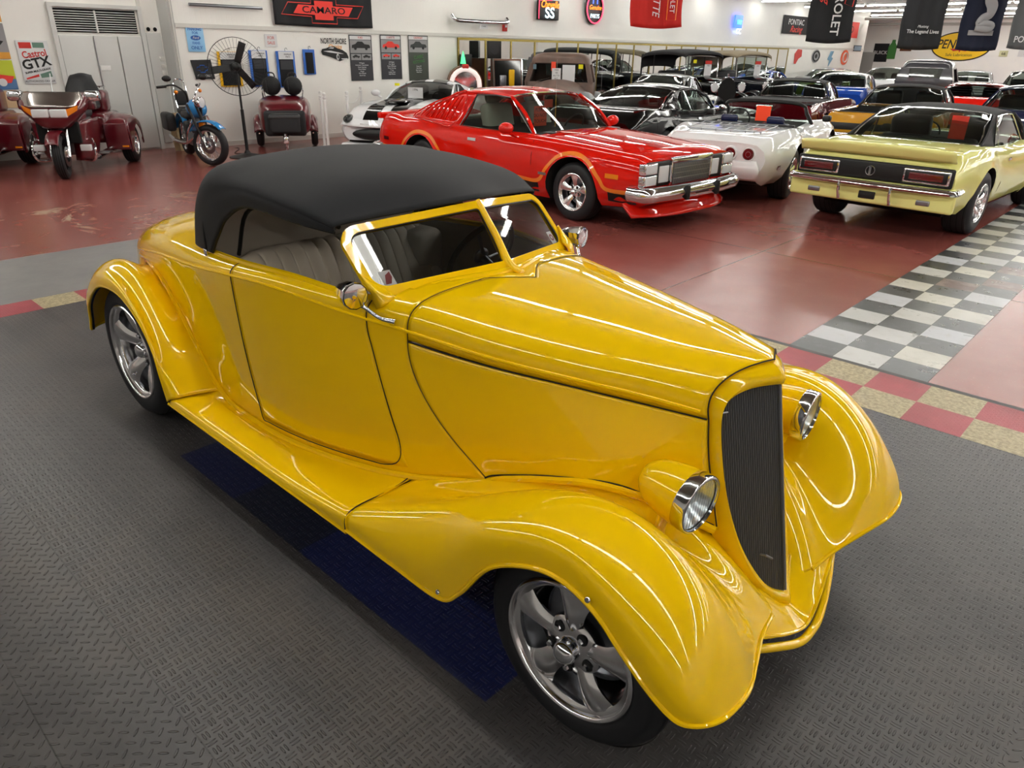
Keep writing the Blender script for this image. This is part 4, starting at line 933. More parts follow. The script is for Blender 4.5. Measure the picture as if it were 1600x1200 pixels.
for sd in (-1, 1):
    p = [(-2.42, .52), (-2.0, .49), (-1.86, .46), (-1.75, .60), (-1.55, .74), (-1.34, .775), (-1.12, .73), (-.93, .58), (-.82, .45), (-.3, .42), (.6, .41), (.98, .41), (1.12, .56), (1.3, .72), (1.53, .775), (1.74, .72), (1.93, .55), (2.05, .44), (2.40, .44)]
    strip(vr, sy, sd, p, .045, M['orange'], 'orange_stripe')
    strip(vr, sy, sd, [(-.80, .365), (.2, .335), (.99, .325)], .11, M['black'], 'black_sill_panel'); strip(vr, sy, sd, [(2.06, .365), (2.25, .365), (2.42, .365)], .10, M['black'], 'black_wing_panel')
    strip(vr, sy, sd, [(-2.4, .43), (-2.2, .41), (-1.92, .385)], .10, M['black'], 'black_quarter_panel')
    line(vr, sy, sd, [(.86, .86), (.87, .6), (.86, .24)]); line(vr, sy, sd, [(-.42, .87), (-.44, .5), (-.40, .24)])
    strip(vr, sy, sd, [(2.02, .59), (2.20, .59)], .05, M['amber'], 'side_marker', .006); strip(vr, sy, sd, [(-2.25, .62), (-2.12, .62)], .045, M['lamp_red'], 'rear_marker', .006)
    strip(vr, sy, sd, [(-.32, .775), (-.16, .775)], .035, M['chrome'], 'door_handle', .012)
    strip(vr, sy, sd, [(1.0, .50), (1.14, .50)], .03, M['metal'], 'wing_badge', .006)
    mirror_part(vr, .52, sd*.90, .90, M['red'], 1.25)
    # louvred quarter panel in the rear roof pillar
    q = MB()
    for k in range(7):
        t = (k+.3)/7.; bx = Vector((-.74-.86*t, .868-.075*t, .93+.03*t)); tx = Vector((-.62-.62*t, .675-.035*t, 1.325-.10*t)); bx.y *= sd; tx.y *= sd; hh = 1-.25*t
        q.tube([bx.lerp(tx, .08), bx.lerp(tx, .45)+Vector((0, sd*.022, 0)), bx.lerp(tx, .88*hh)], [.012, .018, .010], 6, sm=3)
    q.build('quarter_louvre', M['red'], vr)
    MB().tube([(-.66, sd*.885, .92), (-1.15, sd*.86, .93), (-1.66, sd*.79, .955), (-1.38, sd*.715, 1.12), (-1.0, sd*.67, 1.24), (-.60, sd*.665, 1.325)], .009, 6, sm=4, closed=True).build('louvre_surround', M['red'], vr)
# front end
MB().rbox(2.44, 2.52, -.80, .80, .50, .77, .02).build('nose_panel', M['black'], vr)
gr = MB(); gr.rbox(2.50, 2.55, -.36, .36, .50, .73, .01); gr.build('grille', M['castmetal'], vr)
g2 = MB()
for k in range(4): g2.box(2.55, 2.558, -.36, .36, .515+k*.055, .523+k*.055)
for k in range(41): g2.box(2.55, 2.554, -.36+k*.018-.002, -.36+k*.018+.002, .51, .73)
g2.build('grille_ribs', M['metal'], vr, smooth=False)
MB().rbox(2.50, 2.56, -.40, .40, .735, .80, .015).rbox(2.50, 2.555, -.40, -.375, .50, .78, .008).rbox(2.50, 2.555, .375, .40, .50, .78, .008).build('grille_surround', M['chrome'], vr)
for sd in (-1, 1):
    MB().rbox(2.49, 2.53, sd*.50-.09, sd*.50+.09, .54, .72, .01).build('indicator', M['lamp_clear'], vr)
    for zz in (.52, .645): 
        MB().rbox(2.46, 2.545, sd*.76-.115, sd*.76+.115, zz, zz+.115, .012).build('headlamp', M['chrome'], vr)
        MB().rbox(2.54, 2.552, sd*.76-.095, sd*.76+.095, zz+.012, zz+.103, .01).build('headlamp_lens', M['lamp_clear'], vr)
bumper(vr, 2.68, .44, .90, M['chrome'], .085, .22, .05, curve=.09); bumper(vr, -2.60, .46, .90, M['chrome'], .08, .25, .045)
for sd in (-1, 1): MB().rbox(2.70, 2.745, sd*.30-.03, sd*.30+.03, .36, .52, .012).build('bumper_guard', M['black'], vr)
MB().rbox(2.69, 2.725, -.14, .14, .41, .45, .01).build('bumper_slot', M['black'], vr)
ad = [[(2.30, y, .33) for y in np.linspace(-.90, .90, 7)], [(2.52-.22*abs(y)**3, y, .29) for y in np.linspace(-.92, .92, 7)], [(2.66-.26*abs(y)**3, y, .20) for y in np.linspace(-.92, .92, 7)]]
patch('air_dam', ad, 4, 4, M['red'], vr, .02)
for sd in (-1, 1): MB().tube([(1.95, sd*.45, .862), (1.1, sd*.47, .918)], .012, 6).build('hood_crease', M['red'], vr)
for sd in (-1, 1): MB().tube([(2.44, sd*.5, .80), (1.6, sd*.62, .872), (.92, sd*.66, .905)], .004, 6, sm=4).build('hood_gap', M['dark'], vr)
MB().rbox(-2.50, -2.42, -.86, .86, .87, .955, .02).build('rear_spoiler', M['red'], vr)
MB().tube([(.9, -.55, 1.0), (.895, -.55, 1.75)], .0015, 4).build('aerial', M['chrome'], vr)
MB().rbox(.80, .95, -.66, .66, .915, .935, .008).build('wiper_cowl', M['black'], vr)
# ---------------------------------------------------------------- white convertible with luggage rack
VE = dict(L=4.65, W=1.76, fa=1.23, ra=-1.27, Rt=.345, Ra=.405, tw=.26, twr=.27, rim=.21, det=1, wdet=1, paint=M['whitep'], cab=(-.75, .45), ins=.03, haunch=.03,
  prof=[(0, .80), (.12, .90), (.35, .97), (.6, 1.), (.85, .95), (1., .84)],
  K=[(-2.325, .80, .40, .77, .81), (-2.2, .88, .30, .82, .87), (-1.9, .95, .27, .87, .90), (-1.27, 1.0, .24, .93, .90), (-.7, .955, .22, .88, .90), (-.1, .90, .20, .84, .86), (.5, .92, .20, .86, .90), (1.23, .99, .22, .90, .86), (1.8, .93, .25, .80, .76), (2.2, .82, .30, .68, .66), (2.325, .70, .36, .60, .60)])
ve, sy, fs, ft, fb = car('convertible', 'white open two-seat sports car with chrome luggage rack on its tail', 'car', (-5.28, 11.32), 101, VE)
wf = MB(); A_ = [(.42, -.66, .88), (.22, -.60, 1.04), (.02, -.54, 1.17), (.0, 0, 1.195), (.02, .54, 1.17), (.22, .60, 1.04), (.42, .66, .88)]
wf.tube(A_, .028, 8, sm=3); wf.build('windscreen_frame', M['black'], ve)
patch('windscreen', [[(.46-.08*abs(y)**2, y*.64, .88) for y in np.linspace(-1, 1, 5)], [(.02, y*.53, 1.165+.02*(1-y*y)) for y in np.linspace(-1, 1, 5)]], 3, 3, M['glass'], ve)
for sd in (-1, 1):
    MB().rbox(-.62, -.42, sd*.34-.22, sd*.34+.22, .50, .93, .07).build('seat', M['darkblue'], ve)
    MB().rbox(-.60, -.52, sd*.34-.13, sd*.34+.13, .90, 1.02, .04).build('headrest', M['darkblue'], ve)
    for y in (.25, .48):
        T = Matrix.Translation((-2.34+.03*(y > .4), sd*y, .675)) @ Matrix.Rotation(-PI/2, 4, 'Z')
        lp = MB().lathe([(.0, -.035), (.06, -.033), (.075, -.02), (.078, .02)], 24, T).build('tail_lamp', M['lamp_red'], ve)
        MB().lathe([(.072, -.03), (.085, -.03), (.095, .0), (.09, .02)], 24, T).build('lamp_ring', M['whitep'], lp)
        MB().lathe([(.03, -.0365), (.036, -.0365)], 16, T).build('lens_ring', M['castmetal'], lp)
    strip(ve, sy, sd, [(-2.05, .50), (-1.93, .50)], .05, M['lamp_red'], 'side_marker', .006)
    MB().rbox(-2.375, -2.28, sd*.34-.03, sd*.34+.03, .34, .50, .01).build('bumper_guard', M['black'], ve)
    MB().rbox(.2, .34, sd*.90-.06, sd*.90+.06, .93, 1.02, .03).build('side_mirror', M['black'], ve)
    line(ve, sy, sd, [(-.55, .84), (-.56, .5), (-.50, .25)])
rear = [[(-2.33, y, .585) for y in np.linspace(-.60, .60, 7)], [(-2.39, y, .48) for y in np.linspace(-.66, .66, 7)], [(-2.33, y, .36) for y in np.linspace(-.62, .62, 7)]]
patch('rear_bumper_cover', rear, 4, 4, M['whitep'], ve, .02)
MB().rbox(-.78, -.70, -.66, .66, .895, .93, .02).build('deck_edge', M['black'], ve)
rk = MB(); zz = .945
rk.tube([(-1.95, -.50, zz-.03), (-1.15, -.52, zz), (-1.15, .52, zz), (-1.95, .50, zz-.03)], .007, 6, closed=True)
for y in np.linspace(-.38, .38, 7): rk.tube([(-1.95, y, zz-.03), (-1.15, y, zz)], .005, 6)
rk.tube([(-1.55, -.51, zz-.01), (-1.55, .51, zz-.01)], .005, 6)
for x in (-1.95, -1.15):
    for y in np.linspace(-.5, .5, 6): rk.tube([(x, y, zz-.02), (x, y, .885)], .006, 6)
rk.build('luggage_rack', M['castmetal'], ve)
wt = MB()
mp = MB().rbox(-.05, .05, -.12, .12, 0, .08, .02, Matrix.Translation((.02, -.0, 1.06))).build('cabin_mirror', M['mirror'], ve)
MB().tube([(-.1+.17*0+.1, .36+.17*math.cos(a), .92+.15*math.sin(a)) for a in np.linspace(0, 2*PI, 20)[:-1]], .012, 6, closed=True).build('steering_wheel', M['black'], ve)
wl = MB(); 
# ---------------------------------------------------------------- cream coupe with black vinyl roof
CA = dict(L=4.66, W=1.85, fa=1.36, ra=-1.36, Rt=.345, Ra=.40, tw=.24, twr=.30, Rtr=.35, rim=.215, det=1, wdet=1, paint=M['cream'], cab=(-.95, .75), ins=.0, haunch=.02,
  prof=[(0, .86), (.12, .93), (.35, .985), (.6, 1.), (.85, .97), (1., .90)],
  K=[(-2.33, .93, .42, .80, .84), (-2.2, .95, .34, .88, .91), (-1.9, .97, .28, .915, .94), (-1.36, .985, .24, .935, .96), (-.7, .96, .22, .90, .93), (0, .95, .21, .87, .90), (.8, .96, .21, .875, .925), (1.36, .975, .22, .87, .91), (2.0, .94, .27, .82, .85), (2.33, .90, .36, .76, .78)],
  g=dict(wb=.72, rf=.16, rr=-.66, xb=-1.34, h=1.33, rw=.65, cw=.71, cwb=.70, c0=-.88, c1=-.62, zr=.955, mat=M['vinyl'], pm=1, bp=-.55, open=0, seat=M['seatdark']))
ca, sy, fs, ft, fb = car('hardtop_coupe', 'pale yellow 1960s coupe with black vinyl roof, tail towards the checkered strip', 'car', (-2.62, 11.10), 87.5, CA)
MB().rbox(-2.365, -2.32, -.84, .84, .60, .80, .02).build('tail_panel', M['black'], ca)
sp_ = [[(-2.10, y, .935) for y in np.linspace(-.80, .80, 7)], [(-2.37, y, .975-.03*abs(y)**3) for y in np.linspace(-.82, .82, 7)], [(-2.39, y, .950-.03*abs(y)**3) for y in np.linspace(-.82, .82, 7)], [(-2.34, y, .865) for y in np.linspace(-.83, .83, 7)]]
patch('rear_spoiler', sp_, 3, 4, M['cream'], ca, .015)
for sd in (-1, 1):
    f_ = MB().rbox(-2.385, -2.35, sd*.58-.235, sd*.58+.235, .625, .775, .02); f_.build('lamp_surround', M['chrome'], ca)
    MB().rbox(-2.392, -2.36, sd*.58-.215, sd*.58+.215, .642, .758, .015).build('lamp_recess', M['black'], ca)
    MB().rbox(-2.398, -2.36, sd*.58-.17, sd*.58+.17, .662, .738, .01).build('tail_lamp', M['lamp_red'], ca)
    MB().rbox(-2.36, -2.31, sd*.60-.07, sd*.60+.07, .40, .455, .01).build('reverse_lamp', M['castmetal'], ca)
    MB().tube([(-2.44, sd*.28, .57), (-2.45, sd*.28, .48), (-2.40, sd*.28, .37)], .017, 8, sm=3).build('bumper_guard', M['chrome'], ca)
    line(ca, sy, sd, [(.72, .85), (.73, .6), (.72, .24)]); line(ca, sy, sd, [(-.58, .87), (-.60, .5), (-.52, .24)])
    strip(ca, sy, sd, [(-.50, .76), (-.36, .76)], .03, M['chrome'], 'door_handle', .014); mirror_part(ca, .50, sd*.86, .88, M['black'], .9)
    strip(ca, sy, sd, [(-.88, .235), (0, .225), (.9, .235)], .035, M['chrome'], 'sill_trim', .004)
MB().rbox(-2.35, -2.27, -.90, .90, .34, .60, .03).build('rear_valance', M['cream'], ca)
MB().rbox(-2.365, -2.345, -.10, .08, .395, .475, .01).build('plate_recess', M['black'], ca)
T = Matrix.Translation((-2.375, 0, .70)) @ Matrix.Rotation(-PI/2, 4, 'Z')
b_ = MB().tube([T @ Vector((.048*math.cos(a), 0, .048*math.sin(a))) for a in np.linspace(0, 2*PI, 25)[:-1]], .006, 6, closed=True); b_.box(-2.385, -2.37, -.012, .012, .66, .74); b_.build('fuel_cap_badge', M['chrome'], ca)
bumper(ca, -2.43, .56, .88, M['chrome'], .035, .22, .03)
# ---------------------------------------------------------------- black 1960s hardtop
CH = dict(L=5.0, W=1.90, fa=1.55, ra=-1.37, Rt=.335, Ra=.40, tw=.22, rim=.20, det=0, wdet=0, paint=M['blackgloss'], cab=(-1.0, .8), ins=.02, haunch=.02,
  prof=[(0, .86), (.12, .94), (.35, .985), (.6, 1.), (.85, .98), (1., .91)],
  K=[(-2.5, .93, .40, .80, .84), (-2.35, .96, .32, .90, .93), (-1.4, 1., .25, .965, .98), (-.6, .98, .22, .93, .95), (0, .97, .21, .90, .93), (.9, .98, .21, .90, .95), (1.6, .98, .22, .88, .92), (2.5, .93, .34, .80, .82)],
  g=dict(wb=.75, rf=.15, rr=-.72, xb=-1.45, h=1.34, rw=.62, cw=.70, cwb=.72, c0=-.72, c1=-.50, zr=.985, bp=-.35))
chv, sy, fs, ft, fb = car('hardtop_coupe', 'glossy black 1960s hardtop with chrome window trim behind the red striped coupe', 'car', (-7.75, 12.35), 93, CH)
for sd in (-1, 1): line(chv, sy, sd, [(.75, .88), (.76, .55), (.74, .25)], rad=.002); strip(chv, sy, sd, [(-.28, .80), (-.14, .80)], .03, M['chrome'], 'door_handle', .014); mirror_part(chv, .5, sd*.90, .92, M['chrome'], .7)
bumper(chv, -2.55, .50, .90, M['chrome'], .06)
MB().tube([(-1.9, .1, .95), (-1.9, .1, 1.7)], .0015, 4).build('aerial', M['chrome'], chv)
# ---------------------------------------------------------------- white sports coupe with black stripes
VI = dict(L=4.2, W=1.94, fa=1.30, ra=-1.22, Rt=.34, Ra=.40, tw=.26, rim=.23, det=0, wdet=1, paint=M['whitep'], cab=(-.95, .30), ins=.03, haunch=.04,
  prof=[(0, .84), (.12, .92), (.35, .98), (.6, 1.), (.85, .93), (1., .80)],
  K=[(-2.1, .85, .40, .78, .86), (-1.9, .95, .30, .86, .93), (-1.2, 1., .22, .90, .93), (-.4, .93, .17, .84, .90), (.3, .93, .16, .82, .90), (1.3, .99, .17, .82, .86), (1.9, .93, .18, .66, .72), (2.02, .88, .20, .58, .62), (2.1, .80, .24, .50, .53)],
  g=dict(wb=.30, rf=-.38, rr=-.85, xb=-1.65, h=1.23, rw=.56, cw=.72, cwb=.66, c0=-.95, c1=-.80, zr=.95, trim=M['black'], glass=M['smoke'], rear=0))
vi, sy, fs, ft, fb = car('sports_coupe', 'white modern sports coupe with two black racing stripes by the rope posts', 'car', (-12.43, 10.55), -62, VI)
def topstrip(r, ft, fs, wfac, y0, y1, x0, x1, m, n=20, lift=.006):
    V = []
    for x in np.linspace(x0, x1, n):
        for y in (y0, (y0+y1)/2, y1):
            yy = abs(y); ysh = wfac(x); s = fs(x); t = ft(x)
            z = np.interp(yy, [0, ysh*.55, ysh-.10], [t, s+.93*(t-s), s+.5*(t-s)+.006]); V.append((x, y, z+lift))
    return mesh('hood_stripe', V, grid_faces(n, 3), m, r)
for y0, y1 in ((-.40, -.09), (.09, .40)):
    topstrip(vi, ft, fs, lambda x: sy(x, fs(x)), y0, y1, .42, 2.17, M['blackgloss'])
    V = [(x, y, 1.23-.045*(2*(x+.85)/.47-1)**2-.055*(abs(y)/.56)**2.6+.006) for x in np.linspace(-.85, -.38, 8) for y in np.linspace(y0, y1, 4)]
    mesh('roof_stripe', V, grid_faces(8, 4), M['blackgloss'], vi)
for sd in (-1, 1):
    MB().sphere((1.98, sd*.70, .60), (.20, .085, .085), 10).build('headlamp', M['smoke'], vi)
    MB().sphere((1.96, sd*.70, .59), (.15, .06, .06), 8).build('lamp_unit', M['castmetal'], vi); mirror_part(vi, .18, sd*.86, .90, M['whitep'], 1.2)
MB().sphere((2.20, 0, .36), (.06, .55, .11), 12).build('front_intake', M['black'], vi)
MB().rbox(2.05, 2.30, -.75, .75, .12, .20, .03).build('front_splitter', M['whitep'], vi)
MB().sphere((1.15, 0, .885), (.45, .22, .05), 12).build('hood_scoop', M['blackgloss'], vi)
patch('nose_bumper', [[(2.0, y, .62) for y in np.linspace(-.80, .80, 7)], [(2.24-.24*abs(y)**2.5, y, .50) for y in np.linspace(-.84, .84, 7)]], 4, 4, M['whitep'], vi, .02)
# ---------------------------------------------------------------- two pickups-cars with open beds
EC = dict(L=5.2, W=1.90, fa=1.55, ra=-1.40, Rt=.335, Ra=.395, tw=.22, rim=.2, det=0, paint=M['maroon'], cab=(-.45, .85), ins=.02,
  K=[(-2.6, .96, .40, .89, .92), (-2.4, .98, .32, .915, .935), (-1.4, 1., .25, .92, .94), (-.4, .99, .22, .92, .95), (.9, .98, .21, .90, .94), (1.6, .98, .22, .88, .92), (2.6, .93, .34, .80, .82)],
  g=dict(wb=.85, rf=.28, rr=-.38, xb=-.62, h=1.36, rw=.62, cw=.72, cwb=.72, c0=-.52, c1=-.28, zr=.985, mat=M['vinyl'], pm=1, bc=.3, rear=0))
el, sy, fs, ft, fb = car('pickup_car', 'dark red pickup-bodied car with flat black bed cover and black vinyl roof', 'car', (-7.55, 17.95), 100, EC)
V = [(x, y, ft(x)+.012) for x in (-2.58, -1.6, -.66) for y in np.linspace(-.86, .86, 5)]
mesh('bed_cover', V, grid_faces(3, 5), M['vinyl'], el).modifiers.new('s', 'SOLIDIFY').thickness = .02
MB().rbox(-2.64, -2.60, -.12, .12, .82, .87, .01).build('tailgate_badge', M['chrome'], el); bumper(el, -2.66, .52, .90, M['chrome'], .06)
for sd in (-1, 1): MB().tube([(-2.6, sd*.87, .915), (-1.5, sd*.9, .935), (-.7, sd*.88, .935)], .010, 6, sm=3).build('bed_trim', M['chrome'], el)
E2 = dict(EC); E2.update(paint=M['gold'], bed=(-2.5, -.72), W=1.92)
eg, sy, fs, ft, fb = car('pickup_car', 'gold pickup-bodied car with open black bed and black roof', 'car', (-4.85, 17.0), 97, E2)
bumper(eg, -2.66, .52, .90, M['chrome'], .06); MB().rbox(-2.62, -2.58, -.86, .86, .62, .74, .015).build('tailgate_band', M['black'], eg)
text('lettering', 'SS', .09, Vector((-2.622, 0, .68)), cols((0, -1, 0), (0, 0, 1), (-1, 0, 0)), M['chrome'], eg, ext=.003)
MB().tube([(-2.58, -.88, .925), (-.72, -.9, .935)], .010, 6).tube([(-2.58, .88, .925), (-.72, .9, .935)], .010, 6).tube([(-2.58, -.88, .925), (-2.58, .88, .925)], .012, 6).build('bed_trim', M['chrome'], eg)
# ---------------------------------------------------------------- plainer cars further back
SD = dict(L=4.9, W=1.85, fa=1.5, ra=-1.4, Rt=.33, Ra=.39, tw=.2, rim=.19, det=0, cab=(-1.1, .8), K=CH['K'][:-1]+[(2.45, .93, .34, .80, .82)])
SD['K'] = [(k[0]*.98, *k[1:]) for k in CH['K']]
def sedan(label, loc, hdg, pm, roof=None, h=1.38, xb=-1.5, name='sedan', gm=None, extra=None, **kw):
    P = dict(SD); P['paint'] = pm; P['g'] = dict(wb=.78, rf=.12, rr=-.85, xb=xb, h=h, rw=.62, cw=.70, cwb=.70, c0=-.95, c1=-.62, zr=.985, bp=-.2, **({'mat': roof, 'pm': 1} if roof else {}), **({'glass': gm} if gm else {}))
    P.update(kw); o = car(name, label, 'car', loc, hdg, P)
    bumper(o[0], -2.5, .50, .88, M['chrome'], .05); return o
sedan('black sedan whose domed roof shows just behind the glossy black hardtop', (-10.3, 16.75), 103, M['blackgloss'], h=1.46)[0].scale = (.9, .9, .95)
bw_, sy, fs, ft, fb = sedan('blue 1960s car with a white roof behind the dark red pickup-bodied car', (-9.15, 25.4), 100, M['bluep'], roof=M['whitep'], h=1.38)
gv = sedan('olive green coupe with a yellow window card beyond the white-roofed blue car', (-11.3, 30.2), 99, M['olive'], h=1.36)
sedan('long white wagon against the far end of the mirror wall', (-11.2, 35.8), 97, M['whitep'], h=1.45, xb=-2.2)
sedan('small white car furthest back beyond the grey antique cab', (-8.2, 36.5), 98, M['whitep'], h=1.40)
lo, sy, fs, ft, fb = sedan('red fastback with black slatted rear window louvres', (-4.85, 22.7), 94, M['red'], h=1.30, xb=-1.75)
lb = MB()
for k in range(7):
    t = k/6.; x = -.80-.98*t; z = 1.30-.30*t
    lb.box(-.10, .04, -.56, .56, -.006, .006, Matrix.Translation((x, 0, z)) @ Matrix.Rotation(math.radians(2), 4, 'Y'))
lb.build('window_louvre', M['blackgloss'], lo)
sedan('dark blue sedan with chrome roof edge beside the pale yellow coupe', (-2.85, 18.3), 93, M['darkblue'], h=1.40)
sedan('dark teal car with arched roof near the far wall', (-3.25, 27.8), 94, M['tealp'], h=1.46)
sedan('black sedan with broad dark rear window between the grey antique cab and the teal car', (-5.4, 32.4), 95, M['blackgloss'], h=1.50)
sedan('bright blue car beside the mirror wall behind the tan-topped tourer', (-13.0, 27.4), 94, M['bluep'], h=1.34)
sedan('silver car seen beyond the blue car near the mirror wall', (-13.3, 35.0), 91, mat('silver_paint', '#8b8f94', .3, .6, coat=1), h=1.36)
sedan('white car in the hall seen in the wall mirrors', (1.6, 16.5), 85, M['whitep'], h=1.38)
sedan('deep blue car in the hall seen in the wall mirrors', (4.6, 20.0), 80, M['bluep'], h=1.38)
sedan('red car in the hall seen in the wall mirrors', (1.9, 26.0), 88, M['red'], h=1.38)
# ---------------------------------------------------------------- antique cabs
def old_cab(name, label, loc, hdg, pm, bed=True, h=1.80, fend=None, low=0.):
    r = empty(name, (loc[0], loc[1], 0), math.radians(hdg), label, 'truck')
    fd = fend or pm
    # cab: rounded turret. x forward
    def ringat(z, x0, x1, w, rad, n=7):
        o = []
        for cx, cy, a in ((x1-rad, w-rad, 0), (x0+rad, w-rad, 90), (x0+rad, -w+rad, 180), (x1-rad, -w+rad, 270)):
            for k in range(n): t = math.radians(a+90*k/(n-1)); o.append((cx+rad*math.cos(t), cy+rad*math.sin(t), z))
        return o
    R = [ringat(.50, -.62, .62, .74, .12), ringat(1.16, -.66, .62, .78, .14), ringat(1.20, -.66, .60, .775, .14)]
    low_ = MB().add([p for q in R for p in q], grid_faces(3, len(R[0]), False, True)); low_.build('cab_lower', pm, r)
    T_ = [ringat(h-.24, -.60, .40, .67, .17), ringat(h-.13, -.58, .37, .65, .18), ringat(h-.05, -.52, .30, .58, .18), ringat(h-.008, -.38, .15, .42, .16), ringat(h, -.2, .0, .2, .08)]
    k_ = MB().add([p for q in T_ for p in q], grid_faces(5, len(T_[0]), False, True)+[[4*len(T_[0])+i for i in range(len(T_[0]))]]); k_.build('cab_roof', pm, r, ang=60)
    # pillars
    for sd in (-1, 1):
        MB().prism([(.60, sd*.66, 1.18), (.60, sd*.775, 1.18), (.40, sd*.665, h-.22), (.40, sd*.56, h-.22)], (-.07, 0, 0)).build('cab_pillar', pm, r)
        MB().prism([(.50, sd*.77, 1.18), (.60, sd*.74, 1.18), (.40, sd*.62, h-.22), (.30, sd*.665, h-.22)], (0, -sd*.03, 0)).build('cab_pillar', pm, r)
        MB().prism([(-.66, sd*.775, 1.18), (-.30, sd*.775, 1.18), (-.34, sd*.67, h-.22), (-.60, sd*.67, h-.22)], (0, -sd*.04, 0)).build('cab_pillar', pm, r)
        MB().prism([(-.66, sd*.40, 1.18), (-.66, sd*.775, 1.18), (-.60, sd*.66, h-.22), (-.60, sd*.44, h-.22)], (.04, 0, 0)).build('cab_pillar', pm, r)
        MB().prism([(-.66, sd*0, 1.18), (-.66, sd*.42, 1.18), (-.65, sd*.42, 1.30), (-.65, 0, 1.30)], (.04, 0, 0)).build('cab_pillar', pm, r)
    g = MB(); g.add([(.585, -.68, 1.18), (.585, .68, 1.18), (.395, .60, h-.22), (.395, -.60, h-.22)], [[0, 1, 2, 3]]); g.build('windscreen', M['smoke'], r, smooth=False)
    g = MB(); g.add([(-.63, -.44, 1.28), (-.63, .44, 1.28), (-.60, .44, h-.22), (-.60, -.44, h-.22)], [[0, 1, 2, 3]]); g.build('rear_window', M['glass'], r, smooth=False)
    MB().rbox(-.45, -.25, -.6, .6, .8, 1.22, .06).build('seat', M['seatdark'], r); MB().rbox(.3, .55, -.6, .6, 1.0, 1.2, .05).build('dashboard', M['dark'], r)
    MB().tube([(.36, .34+.2*math.cos(a), 1.16+.18*math.sin(a)) for a in np.linspace(0, 2*PI, 20)[:-1]], .013, 6, closed=True).build('steering_wheel', M['black'], r)
    # hood and wings
    Hd = []
    for x, w, zt, zl in ((.58, .66, 1.24, .75), (.9, .60, 1.23, .75), (1.3, .50, 1.19, .72), (1.7, .36, 1.11, .68), (1.92, .20, .98, .62)):
        Hd.append([(x, w*math.cos(a)*1., zl+(zt-zl)*max(0, math.sin(a))**.6) for a in np.linspace(0, PI, 13)])
    patch('hood', Hd, 5, 3, pm, r, .015)
    for sd in (-1, 1):
        Fd = []
        for q in np.linspace(-.25, PI*1.02, 9):
            cx, cz = 1.38-.62*math.cos(q), .50+.50*math.sin(q)
            Fd.append([(cx, sd*.48, cz-.02), (cx, sd*.62, cz+.05), (cx, sd*.78, cz+.02), (cx, sd*.88, cz-.08), (cx, sd*.90, cz-.2)])
        patch('front_fender', Fd, 5, 4, fd, r, .015)
        Fd = []
        for q in np.linspace(-.2, PI, 9):
            cx, cz = -1.65-.55*math.cos(q), .45+.42*math.sin(q)
            Fd.append([(cx, sd*.55, cz), (cx, sd*.70, cz+.05), (cx, sd*.84, cz+.02), (cx, sd*.92, cz-.1)])
        patch('rear_fender', Fd, 5, 4, fd, r, .015)
        for x in (1.38, -1.65): wheel(r, (x, sd*.72, .36), sd, .36, .18, .2, 0)
        T = Matrix.Translation((1.78, sd*.60, .86)); MB().lathe([(.003, -.14), (.06, -.1), (.09, 0), (.085, .02), (.0, .03)], 16, T, axis='x').build('headlamp', M['lamp_clear'], r)
        MB().rbox(-.9, .9, sd*.8-.12, sd*.8+.12, .36, .40, .01).build('running_board', fd, r)
    bd = MB()
    if bed: bd.box(-2.3, -.72, -.62, -.58, .6, 1.05).box(-2.3, -.72, .58, .62, .6, 1.05).box(-2.3, -2.26, -.6, .6, .6, 1.05).box(-2.3, -.72, -.6, .6, .56, .6).box(-.76, -.72, -.6, .6, .6, 1.05).build('load_bed', pm, r, smooth=False)
    MB().rbox(-2.2, 1.8, -.38, .38, .36, .56, .02).build('chassis', M['dark'], r)
    return r
tk = old_cab('pickup_truck', 'rusty brown and grey antique pickup facing the hall with cards in its windscreen', (-11.55, 14.0), -56, M['brownp'], fend=M['greyp'])
MB().tube([(.60, -.5, 1.2), (.57, -.2, 1.28)], .006, 5).tube([(.60, .1, 1.2), (.57, .4, 1.28)], .006, 5).build('wiper', M['chrome'], tk)
gt = old_cab('pickup_truck', 'dark grey antique truck cab with wide rear window under the yellow oval sign', (-6.95, 25.6), 97, mat('charcoal_paint', '#38383e', .3, coat=1), h=1.78, bed=False)
